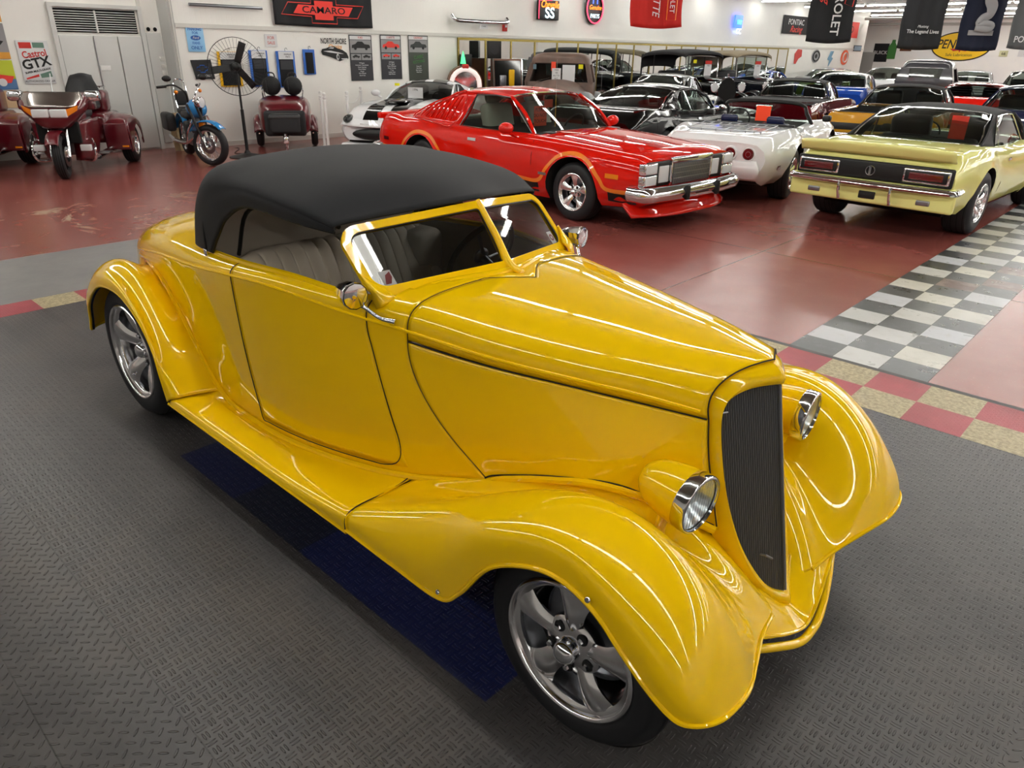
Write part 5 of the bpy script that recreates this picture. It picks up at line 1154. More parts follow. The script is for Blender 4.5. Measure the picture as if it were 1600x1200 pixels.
# ---------------------------------------------------------------- open tourers
def tourer(label, loc, hdg, topm, bm_):
    r = empty('touring_car', (loc[0], loc[1], 0), math.radians(hdg), label, 'car')
    P = [(-.2, -.62, 1.80), (.85, -.62, 1.86), (.95, -.62, 1.80)]
    R = []
    for x, z, w in ((-1.75, 1.42, .60), (-1.72, 1.68, .63), (-1.55, 1.84, .64), (-.8, 1.90, .66), (0, 1.91, .66), (.55, 1.86, .65), (.62, 1.78, .64)):
        R.append([(x, -w, z-.13), (x, -w*.98, z-.05), (x, -w*.7, z+.01), (x, 0, z+.03), (x, w*.7, z+.01), (x, w*.98, z-.05), (x, w, z-.13)])
    patch('folding_top', R, 4, 4, topm, r, .015)
    B_ = []
    for x, w, zt in ((-1.9, .55, 1.10), (-1.5, .66, 1.18), (-.6, .68, 1.18), (.3, .66, 1.18), (.7, .50, 1.16), (1.2, .38, 1.12), (1.75, .30, 1.10)):
        B_.append([(x, -w, .6), (x, -w, zt-.10), (x, -w*.92, zt-.01), (x, -w*.5, zt+(.06 if x > .5 else -.0)), (x, 0, zt+(.09 if x > .5 else 0)), (x, w*.5, zt+(.06 if x > .5 else 0)), (x, w*.92, zt-.01), (x, w, zt-.10), (x, w, .6)])
    patch('body', B_, 4, 3, bm_, r, .02)
    f = MB(); f.tube([(.55, -.56, 1.18), (.50, -.56, 1.76), (.50, .56, 1.76), (.55, .56, 1.18)], .014, 6); f.build('windscreen_frame', M['chrome'], r)
    MB().add([(.55, -.56, 1.2), (.55, .56, 1.2), (.50, .56, 1.76), (.50, -.56, 1.76)], [[0, 1, 2, 3]]).build('windscreen', M['glass'], r, smooth=False)
    for sd in (-1, 1):
        for x in (-1.0, -1.7): MB().tube([(x, sd*.63, 1.12), (x-.02, sd*.62, 1.78)], .016, 6).build('top_bow', M['black'], r)
    rad_ = [(1.76, .30*math.cos(a)*(1 if math.sin(a) >= 0 else 1), .88+(.36*math.sin(a) if math.sin(a) > 0 else .34*math.sin(a))) for a in np.linspace(0, 2*PI, 25)[:-1]]
    MB().prism(rad_, (.05, 0, 0)).build('radiator_core', M['dark'], r); MB().tube(rad_, .028, 8, closed=True).build('radiator_shell', M['chrome'], r)
    MB().tube([(1.78, 0, 1.24), (1.78, 0, 1.34)], [.02, .035], 10).build('radiator_cap', M['chrome'], r)
    for sd in (-1, 1):
        T = Matrix.Translation((1.80, sd*.46, 1.0)); MB().lathe([(.003, -.16), (.08, -.1), (.125, 0), (.13, .02), (.11, .03)], 20, T, axis='x').build('headlamp', bm_, r)
        MB().lathe([(.13, .015), (.135, .03), (.12, .035)], 20, T, axis='x').build('headlamp_rim', M['chrome'], r); MB().lathe([(0, .04), (.12, .03)], 20, T, axis='x').build('headlamp_lens', M['lamp_clear'], r)
        Fd = []
        for q in np.linspace(.1, PI*.95, 8):
            cx, cz = 1.55-.52*math.cos(q), .42+.42*math.sin(q); Fd.append([(cx, sd*.50, cz), (cx, sd*.62, cz+.03), (cx, sd*.80, cz-.03)])
        patch('front_fender', Fd, 5, 4, bm_, r, .015)
        for x in (1.55, -1.45): wheel(r, (x, sd*.70, .39), sd, .39, .13, .3, 0, spokes=10, deep=.04)
        Fd = []
        for q in np.linspace(.1, PI*.95, 8):
            cx, cz = -1.45-.5*math.cos(q), .42+.42*math.sin(q); Fd.append([(cx, sd*.60, cz), (cx, sd*.70, cz+.03), (cx, sd*.82, cz-.03)])
        patch('rear_fender', Fd, 5, 4, bm_, r, .015)
        MB().rbox(-1.0, 1.0, sd*.76-.12, sd*.76+.12, .38, .42, .01).build('running_board', M['black'], r)
    MB().rbox(-.9, -.7, -.55, .55, .8, 1.35, .06).build('seat', M['seatdark'], r)
    MB().tube([(.15, .3+.19*math.cos(a), 1.3+.17*math.sin(a)) for a in np.linspace(0, 2*PI, 20)[:-1]], .012, 6, closed=True).build('steering_wheel', M['black'], r)
    return r
t1 = tourer('black open tourer with black folding top and big round headlamps', (-12.0, 20.5), -24, mat('black_top_cloth', '#202022', .8), M['blackgloss'])
t2 = tourer('dark open tourer with tan folding top parked beside the black-topped one', (-11.6, 22.8), -24, M['tancloth'], mat('midnight_paint', '#10131c', .25, coat=1))
# ================================================================ things on the long wall
WM = cols((0, 1, 0), (0, 0, 1), (1, 0, 0))
def wall_thing(name, label, cat, y, z, X=WX, group=None): 
    return empty(name, (X+(.03 if z > 2.3 else .012), y, z), 0, label, cat, group)
def wbox(name, m, par, y0, y1, z0, z1, x0=0., d=.01, r=0.):
    b = MB(); (b.rbox(x0, x0+d, y0, y1, z0, z1, r) if r else b.box(x0, x0+d, y0, y1, z0, z1)); return b.build(name, m, par, smooth=bool(r))
def wtext(s, size, y, z, m, par, x=.012, **k): return text('lettering', s, size, Vector((x, y, z)), WM, m, par, ext=.001, **k)
def poly(name, pts, m, par, x=.012, d=.003):
    return MB().prism([(x, y, z) for y, z in pts], (d, 0, 0)).build(name, m, par, smooth=False)
def oval(cy, cz, ry, rz, n=40): return [(cy+ry*math.cos(2*PI*k/n), cz+rz*math.sin(2*PI*k/n)) for k in range(n)]
# mirrors
mw = wall_thing('wall_mirror', 'long wall mirror in tall panes with thin brass posts behind the parked cars', 'mirror', 13.4, 0)
NP = 20; st_ = (32.3-13.4)/NP
for k in range(NP): wbox('mirror_pane', M['mirror'], mw, k*st_+.004, (k+1)*st_-.004, .25, 2.03, .0, .02)
for k in range(NP+1): wbox('mirror_post', M['brass'], mw, k*st_-.022, k*st_+.022, .2, 2.05, .0, .035)
wbox('mirror_head', M['brass'], mw, -.02, 18.92, 2.03, 2.085, 0, .04); wbox('mirror_sill', M['brass'], mw, -.02, 18.92, .19, .25, 0, .04)
# parking sign
s = wall_thing('parking_sign', 'pale blue metal sign reading PARKING FOR FANS ONLY with a blue oval', 'sign', 6.79, 1.91)
wbox('plate', mat('pale_blue_enamel', '#8fc4ea', .3), s, -.165, .165, -.21, .21, 0, .008, .003)
for t, z, q in (('PARKING', .165, .062), ('FOR', .105, .06), ('FANS', -.065, .06), ('ONLY', -.145, .08)): wtext(t, q, 0, z, M['blueink'], s, .010, bold=.001)
poly('oval_emblem', oval(0, .025, .095, .042), mat('deep_blue_enamel', '#1c56a8', .3), s, .009); wtext('Ford', .06, 0, .025, M['paper'], s, .013, shear=.3)
# hanging car mats
s = wall_thing('floor_mat', 'black hanging car mat with a blue outlined bow tie emblem', 'car mat', 6.82, 1.4)
poly('mat', [(-.20, .16), (.19, .17), (.23, -.17), (-.14, -.17)], M['vinyl'], s, .01, .015)
bt = [(-.12, -.02), (-.09, .04), (-.04, .04), (-.04, .07), (.05, .07), (.05, .04), (.12, .04), (.09, -.02), (.05, -.02), (.05, -.05), (-.04, -.05), (-.04, -.02)]
MB().tube([(.03, y, z) for y, z in bt], .006, 5, closed=True).build('bow_tie_emblem', M['blueink'], s); wtext('CHEVROLET', .05, .03, -.11, M['paper'], s, .027)
def matset(lb, y, z, w, h, edge, header=True, tape=True):
    s = wall_thing('floor_mat_set', lb, 'car mat', y, z)
    wbox('border', edge, s, -w/2, w/2, -h/2, h/2, .01, .02, .009); wbox('carpet', mat('black_carpet', '#131316', .95), s, -w/2+.05, w/2-.05, -h/2+.02, h/2-.06, .028, .012, .005)
    if header:
        wbox('carpet_panel', mat('grey_carpet', '#3c3d40', .95), s, -w/2+.07, w/2-.07, 0, h*.25, .038, .006)
        wbox('header_card', M['paper'], s, -w/2+.045, w/2-.045, h*.28, h*.49, .042, .004); wtext('PREMIUM', .04, .04, h*.41, M['ink'], s, .048); wtext('MATS', .04, .04, h*.345, M['ink'], s, .048)
    MB().tube([(.03, 0, h/2), (.03, 0, h/2+.04), (.03, .03, h/2+.06), (.03, .05, h/2+.03)], .004, 5, sm=3).build('hook', M['black'], s)
matset('yellow edged black car mat set hanging behind the pedestal fan', 7.38, 1.40, .46, .62, M['yellowink'])
matset('blue edged black car mat set with header card, nearer the pedestal fan', 8.0, 1.41, .40, .66, M['blueink'])
matset('blue edged black car mat set with header card, next to the plain small mat', 8.60, 1.39, .42, .68, M['blueink'])
matset('small plain black car mat with blue border and no header card', 9.15, 1.53, .28, .48, M['blueink'], False)
s = wall_thing('for_sale_notice', 'small white paper notice reading FOR SALE in red', 'notice', 8.33, 1.92)
wbox('paper', M['paper'], s, -.135, .135, -.115, .115, .0, .004); wtext('FOR', .08, 0, .045, M['redink'], s, .005); wtext('SALE', .08, 0, -.045, M['redink'], s, .005)
# painted wall lettering
s = wall_thing('wall_lettering', 'painted wall lettering NORTH SHORE Classics above a black car drawing', 'wall sign', 9.80, 1.75)
wtext('NORTH SHORE', .15, 0, .18, M['ink'], s, .003, sx=.62, bold=.002); wtext('Classics', .12, .02, .075, mat('orange_ink', '#e89a20', .6), s, .003, shear=.3, bold=.001, sx=.9)
poly('car_drawing', [(-.33, -.02), (-.30, .03), (-.2, .045), (-.12, .075), (.0, .085), (.08, .05), (.2, .02), (.31, -.04), (.35, -.12), (.34, -.16), (.24, -.17), (.12, -.205), (.04, -.17), (-.08, -.13), (-.2, -.10), (-.30, -.08)], M['ink'], s, .002)
for a in ([(-.15, .045), (-.08, .065), (-.0, .065), (-.03, .04)], [(-.28, -.01), (-.1, .0), (.1, -.03), (.24, -.06), (.08, -.055), (-.12, -.035)], [(.16, -.15), (.33, -.145), (.30, -.165), (.18, -.17)]): poly('white_flash', a, M['paper'], s, .006)
poly('white_tyre', oval(.075, -.12, .035, .06, 20), M['paper'], s, .006); poly('tyre_centre', oval(.08, -.12, .018, .035, 16), M['ink'], s, .010)
# posters
def poster(lb, y, z, w, h, top, carc, lines, bg='#26262c', diag=None):
    s = wall_thing('poster', lb, 'poster', y, z)
    wbox('sheet', mat('poster_'+bg[1:], bg, .5), s, -w/2, w/2, -h/2, h/2, 0, .006)
    if top:
        wbox('title_band', M['paper'], s, -w/2+.02, w/2-.02, h/2-.09, h/2-.02, .005, .003); wtext(top, .06, 0, h/2-.055, M['redink'], s, .010, sx=.8)
    wbox('photo_ground', mat('photo_grey', '#8f8f90', .5), s, -w/2+.02, w/2-.02, h/2-.36, h/2-.10, .005, .003)
    def car_(cy, cz, k, m, nm='printed_car'):
        poly(nm, [(cy+a*k, cz+b*k) for a, b in ((-.24, -.04), (-.23, .02), (-.14, .04), (-.08, .09), (.04, .09), (.10, .04), (.22, .03), (.25, -.01), (.24, -.04))], m, s, .009)
        for q in (-.15, .14): poly('printed_wheel', [(cy+(q+.035*math.cos(t))*k, cz+(-.045+.035*math.sin(t))*k) for t in np.linspace(0, 2*PI, 13)[:-1]], M['ink'], s, .013)
    car_(0, h/2-.22, min(1., w/.6), carc)
    if diag: 
        text('lettering', 'CLASSIC', .10, Vector((.012, -.0, h/2-.46)), WM @ Matrix.Rotation(.12, 3, 'Z'), diag, s, ext=.001, sx=.8); text('lettering', 'RESTORING', .09, Vector((.012, .0, h/2-.56)), WM @ Matrix.Rotation(.12, 3, 'Z'), diag, s, ext=.001, sx=.75)
    else:
        for sx_ in (-.14, .14): wbox('small_photo', mat('photo_grey'), s, sx_-.13, sx_+.13, h/2-.50, h/2-.38, .005, .003); car_(sx_, h/2-.43, .4, carc)
    for k, t in enumerate(lines): wtext(t, .036, 0, h/2-(.56 if not diag else .66)-k*.042, M['paper'], s, .008)
poster('tall poster of a black roadster with white text lines, nearest the wall lettering', 10.49, 1.61, .60, .92, 'FORD', M['ink'], ['V8 Engine', 'Automatic Transmission', 'Power Steering', 'Power Brakes', 'Heater', 'Wire Wheels', 'Bench Seat'])
poster('tall poster of an orange-red sports car with white text lines', 11.32, 1.63, .59, .92, 'CORVETTE', M['pinkred'], ['350 Engine', 'Four Speed', 'Power Windows', 'Power Steering', 'T Tops', 'Leather Seats', 'Rally Wheels'])
poster('dark green collage poster nearest the jukebox', 12.13, 1.61, .60, .98, 'CHEVROLET', mat('photo_dark', '#2c3030', .5), ['Frame Off', 'New Paint', 'New Interior', 'New Tires'], '#3a4038', M['green'])
# black bow tie flag
s = wall_thing('banner', 'large black wall banner with red bow tie and the word CAMARO', 'banner', 9.62, 2.50)
V = [(.03+.012*math.sin(9*y+3*z)+.01*math.sin(17*y), y, z-.02*(1-abs(y)/1.19)*(z < 0)) for z in np.linspace(.34, -.29, 12) for y in np.linspace(-1.19, 1.19, 40)]
mesh('cloth', V, grid_faces(12, 40), M['flagblack'], s).modifiers.new('s', 'SOLIDIFY').thickness = .004
def bow(k): return [(-.72*k-.0, -.10*k), (-.60*k, .12*k), (-.22*k, .12*k), (-.22*k, .24*k), (.22*k, .24*k), (.22*k, .12*k), (.72*k, .12*k), (.60*k, -.12*k), (.22*k, -.12*k), (.22*k, -.24*k), (-.22*k, -.24*k), (-.22*k, -.12*k)]
poly('red_bow_tie', [(y-.05, z*.72+.0) for y, z in bow(1.0)], M['pinkred'], s, .062, .004); MB().tube([(.066, y-.05, z*.72) for y, z in bow(1.38)], .008, 5, closed=True).build('bow_outline', M['pinkred'], s)
wtext('CAMARO', .17, -.05, .0, M['flagblack'], s, .070, sx=1.45, bold=.002)
# chrome bumpers displayed on the wall
s = wall_thing('display_bumper', 'long thin grey chrome trim bar mounted high beside the black bow tie banner', 'bumper', 7.45, 2.48)
MB().tube([(.05, -.72, 0), (.07, -.4, .0), (.07, .4, 0), (.05, .72, 0)], .028, 10, sm=4).build('bar', M['castmetal'], s)
s = wall_thing('display_bumper', 'curved chrome bumper mounted on the wall above the start of the mirror', 'bumper', 14.1, 2.47)
MB().tube([(.05, -.95, .10), (.14, -.90, .0), (.17, -.5, -.02), (.17, .5, -.02), (.14, .90, .0), (.05, .95, .08)], .05, 10, sm=4).build('bar', M['chrome'], s)
wbox('number_plate', M['paper'], s, -.12, .16, -.18, -.07, .16, .006); wtext('CLASSIC', .045, .02, -.125, M['ink'], s, .168)
s = wall_thing('fire_alarm', 'small red fire alarm box high on the mirror wall', 'alarm', 15.02, 2.35); wbox('box', M['redink'], s, -.07, .07, -.09, .09, 0, .06, .01); wbox('strobe', M['lamp_clear'], s, -.03, .03, .0, .05, .06, .02, .005)
# neon signs
def neon(lb, y, z): return wall_thing('neon_sign', lb, 'neon sign', y, z)
def nm(name, c, e): return mat(name, c, .4, emit=c, es=e)
s = neon('square neon sign with orange script over a white glowing SS', 16.68, 2.82)
wbox('backing', M['black'], s, -.44, .44, -.24, .24, .02, .06, .02)
wtext('Chevelle', .24, 0, .13, nm('orange_neon', '#ff7a10', 3.2), s, .12, shear=.3, sx=.9); wtext('SS', .36, .0, -.08, nm('white_neon', '#d8f4ff', 3.0), s, .12, sx=1.2, bold=.004)
MB().tube([(.1, -.42, -.22), (.1, -.42, .22), (.1, .1, .24)], .010, 6).build('pink_tube', nm('pink_neon', '#ff3a5a', 2.5), s)
s = neon('round neon sign with pink ring and orange script', 18.7, 2.95)
MB().lathe([(.001, .03), (.40, .03), (.42, .05), (.40, .07)], 40, cols((0, 1, 0), (1, 0, 0), (0, 0, 1)).to_4x4()).build('backing', M['black'], s)
MB().tube([(.11, .38*math.cos(a), .38*math.sin(a)) for a in np.linspace(0, 2*PI, 41)[:-1]], .016, 6, closed=True).build('pink_ring', nm('pink_neon', '', 0), s)
wtext('Genuine', .17, 0, .02, nm('orange_neon', '', 0), s, .11, shear=.3); wtext('PARTS', .15, 0, -.2, nm('white_neon', '', 0), s, .11); MB().tube([(.1, -.1, .12), (.1, -.1, .3), (.1, .1, .3), (.1, .1, .12)], .015, 6).build('blue_tube', nm('blue_neon', '#3a5cff', 3.), s)
s = neon('small blue neon figure sign far along the mirror wall', 27.5, 2.85)
MB().rbox(.02, .08, -.3, .3, -.15, .28, .05).build('blue_glow_tube', nm('blue_neon', '', 0), s); wbox('glow_panel', nm('cyan_neon', '#58d8ff', 2.), s, -.12, .16, -.02, .12, .08, .03, .01); wtext('CC', .26, .05, -.26, nm('white_neon', '', 0), s, .09)
# flags and small signs beyond the mirrors
s = wall_thing('banner', 'black wall banner with white PONTIAC and red Racing lettering', 'banner', 32.9, 2.96)
wbox('cloth', M['flagblack'], s, -1.5, 1.5, -.34, .34, .0, .012); wtext('PONTIAC', .3, -.25, .1, M['paper'], s, .014, sx=1.2); wtext('Racing', .34, -.2, -.16, M['pinkred'], s, .014, shear=.4, sx=1.3)
s = wall_thing('banner', 'red wall banner half hidden beyond the black lettered hanging flag', 'banner', 38.7, 2.96); wbox('cloth', M['pinkred'], s, -1.1, 1.1, -.34, .34, .0, .012); wtext('GTO', .4, -.1, 0, M['ink'], s, .014, sx=1.4)
s = wall_thing('wall_sign', 'red arrowhead shaped wall sign nearest the mirrors', 'sign', 33.4, 1.78)
poly('plate', [(-.3, -.28), (-.35, .1), (-.1, .28), (.3, .26), (.35, .0), (.05, -.1), (-.15, -.3)], M['redink'], s, 0, .02)
s = wall_thing('wall_sign', 'round grey wall sign with a dark ring', 'sign', 35.3, 1.80); poly('plate', oval(0, 0, .42, .27, 28), M['greyink'], s, 0, .02); MB().tube([(.03, y, z) for y, z in oval(0, 0, .34, .20, 28)], .03, 6, closed=True).build('ring', M['ink'], s); poly('centre', oval(0, 0, .14, .09, 16), M['ink'], s, .02)
s = wall_thing('wall_sign', 'pale blue lightning shaped wall sign', 'sign', 37.0, 1.72); poly('plate', [(-.3, -.05), (-.05, .3), (.3, .3), (.1, .05), (.3, .0), (-.1, -.35), (-.05, -.1), (-.3, -.05)], mat('dusty_blue', '#6f9ab8', .5), s, 0, .02)
s = wall_thing('wall_sign', 'orange oval wall sign furthest along the mirror wall', 'sign', 38.75, 1.76); poly('plate', oval(0, 0, .46, .33, 28), mat('orange_enamel', '#d8552a', .4), s, 0, .02); MB().tube([(.03, y, z) for y, z in oval(0, 0, .27, .2, 24)], .03, 6, closed=True).build('ring', M['paper'], s)
s = wall_thing('wall_poster', 'small framed picture by the wall corner under the ceiling lamps', 'picture', 40.2, 2.18); wbox('frame', M['ink'], s, -.5, .5, -.13, .13, 0, .02); wbox('picture', mat('picture_blue', '#7f95a8', .5), s, -.46, .46, -.1, .1, .02, .004)
# door bay signs
s = wall_thing('oil_sign', 'white and red metal motor oil sign reading GTX beside the white doors', 'sign', 4.18, 1.51, WXL)
wbox('plate', M['paper'], s, -.235, .235, -.33, .33, .0, .01, .004); wbox('red_block', M['redink'], s, -.20, -.02, .21, .30, .009, .003); wbox('green_block', mat('dull_green', '#5f7f70', .5), s, .0, .17, .22, .30, .009, .003)
def tilt(a): return WM @ Matrix.Rotation(a, 3, 'Z')
text('lettering', 'Castrol', .145, Vector((.012, 0, .125)), tilt(.12), M['redink'], s, ext=.001, sx=.85, bold=.003)
text('lettering', 'GTX', .20, Vector((.012, .0, -.015)), tilt(.18), M['ink'], s, ext=.001, sx=1.05, bold=.006)
text('lettering', 'SUPER MULTI-GRADE', .042, Vector((.012, .0, -.13)), tilt(.18), M['ink'], s, ext=.001, bold=.001)
MB().prism([(.01, -.2, -.24), (.01, .0, -.18), (.01, .0, -.22), (.01, -.19, -.26)], (.002, 0, 0)).build('red_flash', M['redink'], s, smooth=False); MB().prism([(.01, .02, -.18), (.01, .19, -.13), (.01, .2, -.22), (.01, .03, -.24)], (.002, 0, 0)).build('green_flash', mat('dull_green'), s, smooth=False)
wtext('AUTHORIZED DEALER', .045, 0, -.29, M['ink'], s, .011)
for q in range(4):
    lb = ['colour poster with orange panel and dark car at the frame edge, topmost of the stack', 'grey poster with a dark car drawing, second of the stack by the oil sign', 'yellow-green poster with a red and white classic car beside the oil sign', 'lowest yellow and peach poster under the red car poster'][q]
    z0, z1 = ((2.10, 2.42), (1.56, 2.08), (1.10, 1.54), (.82, 1.08))[q]
    s = wall_thing('poster', lb, 'poster', 3.50, (z0+z1)/2, WXL); hh = (z1-z0)/2
    wbox('sheet', mat('print_%d' % q, ['#d89838', '#8c8a8c', '#b9c22e', '#d8b890'][q], .5), s, -.33, .33, -hh, hh, 0, .006)
    if q == 1: wbox('band', mat('print_0'), s, -.33, .33, -hh, -hh+.1, .005, .003); poly('printed_car', [(-.2, -.06), (.22, -.06), (.28, 0), (.15, .03), (.06, .09), (-.1, .09)], M['ink'], s, .008)
    if q == 2:
        wbox('blue_ground', mat('print_blue', '#4a6f9c', .5), s, -.33, .33, -hh, -.06, .005, .003)
        poly('printed_car', [(-.3, -.12), (.25, -.12), (.31, -.02), (.1, .01), (-.3, .01)], M['pinkred'], s, .009); poly('printed_roof', [(-.3, .0), (.08, .0), (-.02, .08), (-.3, .08)], M['paper'], s, .009); poly('printed_wheel', oval(.13, -.11, .06, .06, 16), M['paper'], s, .013)
    if q == 0: wbox('band', M['brown'], s, -.33, .33, -.04, .02, .005, .003)
for yy in (6.12, 6.24):
    o = MB().lathe([(0, .004), (.035, .0)], 20, Matrix.Translation((WXL+.006, yy, 2.06)) @ cols((0, 1, 0), (1, 0, 0), (0, 0, 1)).to_4x4()).build('wall_port', M['dark'], None)
    tag(o, 'round black hole in the white corner column above the narrow panel', 'wall opening', 'paired round holes')
# conduit and boxes down the corner column
cn = MB().tube([(WX+.056, 6.39, 3.8), (WX+.056, 6.39, 1.0), (WX+.056, 6.39, .3)], .014, 8).build('conduit', mtrim, None); tag(cn, 'thin white conduit running down the corner column', 'pipe')
for k in range(5):
    o = MB().rbox(WXL+.002, WXL+.03, 6.335-.1, 6.335-.02, 1.05+k*.12, 1.13+k*.12, .004).build('switch_plate', mtrim, None)
    tag(o, 'small white switch plate in the column of plates at the wall corner', 'switch', 'stacked switch plates on the corner column')
# ---------------------------------------------------------------- far wall
FWm = cols((1, 0, 0), (0, 0, 1), (0, -1, 0)); YF = RY1-.01
def fwall(name, lb, cat, x, z): return empty(name, (x, YF, z), 0, lb, cat)
def fov(name, cx, cz, rx, rz, m, par, y=0., n=44, d=.02): return MB().prism([(cx+rx*math.cos(2*PI*k/n), y, cz+rz*math.sin(2*PI*k/n)) for k in range(n)], (0, -d, 0)).build(name, m, par, smooth=False)
s = fwall('oil_sign', 'huge yellow oval oil sign high on the far wall', 'sign', -11.62, 2.40)
fov('rim', 0, 0, 1.45, .72, M['ink'], s); fov('face', 0, 0, 1.38, .66, mat('sign_yellow', '#f0c400', .4), s, -.02)
text('lettering', 'PENNZOIL', .62, Vector((0, -.045, .08)), FWm, M['ink'], s, ext=.004, sx=.80, bold=.008, shear=.2); MB().prism([(-.5, -.045, -.12), (.5, -.045, -.12), (.3, -.045, -.24), (.05, -.045, -.2), (0, -.045, -.3), (-.05, -.045, -.2), (-.3, -.045, -.24)], (0, -.01, 0)).build('red_mark', M['redink'], s, smooth=False)
text('lettering', 'Safe Lubrication', .2, Vector((0, -.045, -.42)), FWm, M['ink'], s, ext=.003); text('lettering', 'SAFE', .14, Vector((-.1, -.045, .50)), FWm, M['ink'], s, ext=.003)
def fboard(name, lb, x, z, w, h, m, t=None, ink=None, sz=.2):
    o = fwall(name, lb, 'sign', x, z); MB().box(-w/2, w/2, -.02, 0, -h/2, h/2).build('plate', m, o, smooth=False)
    if t: text('lettering', t, sz, Vector((0, -.025, 0)), FWm, ink or M['paper'], o, ext=.003)
fboard('hanging_banner', 'narrow dark banner with white lettering on the recessed far wall', -15.65, 2.03, .8, .95, M['flagblack'], 'BUICK', None, .26)
s = fwall('bottle_sign', 'tall green bottle shaped sign on the far wall', 'sign', -15.05, 2.2)
MB().prism([(x, 0, z) for x, z in ((-.22, -.48), (.22, -.48), (.22, .15), (.10, .35), (.08, .5), (-.08, .5), (-.10, .35), (-.22, .15))], (0, -.03, 0)).build('plate', M['green'], s, smooth=False)
fboard('wall_sign', 'small dark and gold sign under the scripted hanging banner', -14.35, 2.27, .6, .28, M['brown'], 'OPEN', M['yellowink'], .16)
fboard('wall_sign', 'small pale shield sign between the oval oil sign and the grey banner', -9.55, 2.08, .38, .28, mat('shield_cream', '#c9cba0', .5), '66', M['ink'], .2)
fboard('wall_sign', 'small white sign with a red mark at the frame edge', -8.5, 2.1, .8, .30, M['paper'], 'AC', M['redink'], .2)
s = empty('door_3', (-16.4, YF, 0)); s['kind'] = 'structure'; MB().rbox(-.45, .45, -.05, 0, 0, 2.05, .01).build('door_leaf', mat('grey_door', '#9c9c98', .5), s)
# roof pipes
for lb, P in (('grey pipe slung under the ceiling along the far end of the hall', [(-18, 43, 3.35), (-4, 43.4, 3.3), (8, 43.4, 3.3)]), ('grey pipe crossing under the ceiling nearer the long banners', [(-19, 40.5, 3.5), (-4, 40.5, 3.45), (8, 40.5, 3.45)]), ('diagonal brace pipe at the wall corner below the lamps', [(-18.5, 43, 2.7), (-15.6, 43, 3.6)])):
    o = MB().tube(P, .06, 8).build('ceiling_pipe', mat('painted_pipe', '#aaa8a2', .5), None); tag(o, lb, 'pipe')
# ---------------------------------------------------------------- banners hanging from the ceiling
def hang(lb, c, w, h, m, face=None, ang=0., draw=None):
    ex = Matrix.Rotation(ang, 3, 'Z') @ RIGHT; nn = ex.cross(UP)*1.; nn = nn if nn.dot(TOCAM) > 0 else -nn
    r = bpy.data.objects.new('hanging_banner', None); COL.objects.link(r); tag(r, lb, 'banner')
    R3 = cols(ex, UP, nn); r.matrix_world = Matrix.Translation(c) @ R3.to_4x4()
    V = []
    for j, z in enumerate(np.linspace(0, -h, 16)):
        for i, x in enumerate(np.linspace(-w/2, w/2, 24)):
            a = j/15.; V.append((x*(1-.03*a)+.02*a*math.sin(7*z), z+(.035*((2*x/w)**2) if j == 15 else 0), .02*math.sin(9*x/w+2*z)*(.3+a)+.012*math.sin(23*x/w)))
    mesh('cloth', V, grid_faces(16, 24), m, r).modifiers.new('s', 'SOLIDIFY').thickness = .003
    MB().tube([(-w/2-.03, .0, 0), (w/2+.03, .0, 0)], .012, 6).build('rod', M['metal'], r)
    return r
E3 = Matrix.Identity(3)
def vtext(r, s_, size, x, z, m, rot=0., **k): text('lettering', s_, size, Vector((x, z, .05)), Matrix.Rotation(rot, 3, 'Z'), m, r, ext=.001, **k)
b = hang('red hanging banner with white lettering above the glossy black hardtop', Vector((-7.9, 12.12, 3.72)), .93, 1.50, M['flagred'])
vtext(b, 'CORVETTE', .18, -.02, -.9, M['paper'], -PI/2, shear=.3, sx=.9); vtext(b, 'CHEVROLET', .12, .26, -.92, M['paper'], -PI/2)
ob = MB().tube([(.18, -.45, .05), (.18, -1.36, .05), (.34, -1.36, .05), (.34, -.45, .05)], .006, 4, closed=True).build('lettering_frame', M['amber'], b)
b = hang('black hanging banner with large white vertical lettering and red tyre track frame', Vector((-6.36, 16.03, 3.72)), .92, 1.66, M['flagblack'])
vtext(b, 'CHEVROLET', .24, .08, -.85, M['paper'], -PI/2, bold=.003); vtext(b, 'racing', .24, -.18, -.65, M['pinkred'], -PI/2, shear=.4); MB().tube([(.26, -.3, .05), (.20, -.95, .05), (.36, -1.0, .05), (.42, -.3, .05)], .009, 4, closed=True).build('red_frame', M['pinkred'], b)
b = hang('black hanging banner with small white script near its foot and a red word', Vector((-5.40, 18.6, 3.72)), .94, 1.74, M['flagblack'], ang=.03)
vtext(b, 'The Legend Lives', .10, .02, -1.38, M['paper'], 0, bold=.001); vtext(b, 'Mustang', .07, .0, -1.28, M['paper'], 0, shear=.3); vtext(b, 'MUSTANG', .17, 0, -.62, M['pinkred'], 0, sx=.9, bold=.002); vtext(b, '***', .3, 0, -.35, M['paper'], 0)
b = hang('navy hanging banner with a grey coiled cobra over a lettered plinth', Vector((-4.58, 19.9, 3.72)), .94, 1.74, M['navycloth'], ang=.03)
cobra = [(-.18, -1.28, .05), (.12, -1.30, .05), (.18, -1.22, .05), (.02, -1.18, .05), (-.14, -1.2, .05), (-.08, -1.08, .05), (.06, -1.02, .05), (.08, -.86, .05), (.0, -.72, .05), (.04, -.60, .05), (.14, -.60, .05)]
MB().tube(cobra, [.06, .06, .06, .06, .06, .07, .09, .12, .12, .08, .03], 8, sm=5, flat=.3).build('snake_figure', M['greyink'], b)
MB().box(-.28, .28, -1.42, -1.32, .045, .055).build('plinth', M['greyink'], b, smooth=False); vtext(b, 'SHELBY', .09, .0, -1.37, M['navycloth'], 0, sx=1.1, bold=.001); b.children[-1].location.z = .06
b = hang('grey hanging banner with white PONTIAC lettering at the frame edge', Vector((-3.62, 20.0, 3.72)), .94, 1.70, mat('grey_banner_cloth', '#56585a', .8), ang=.03)
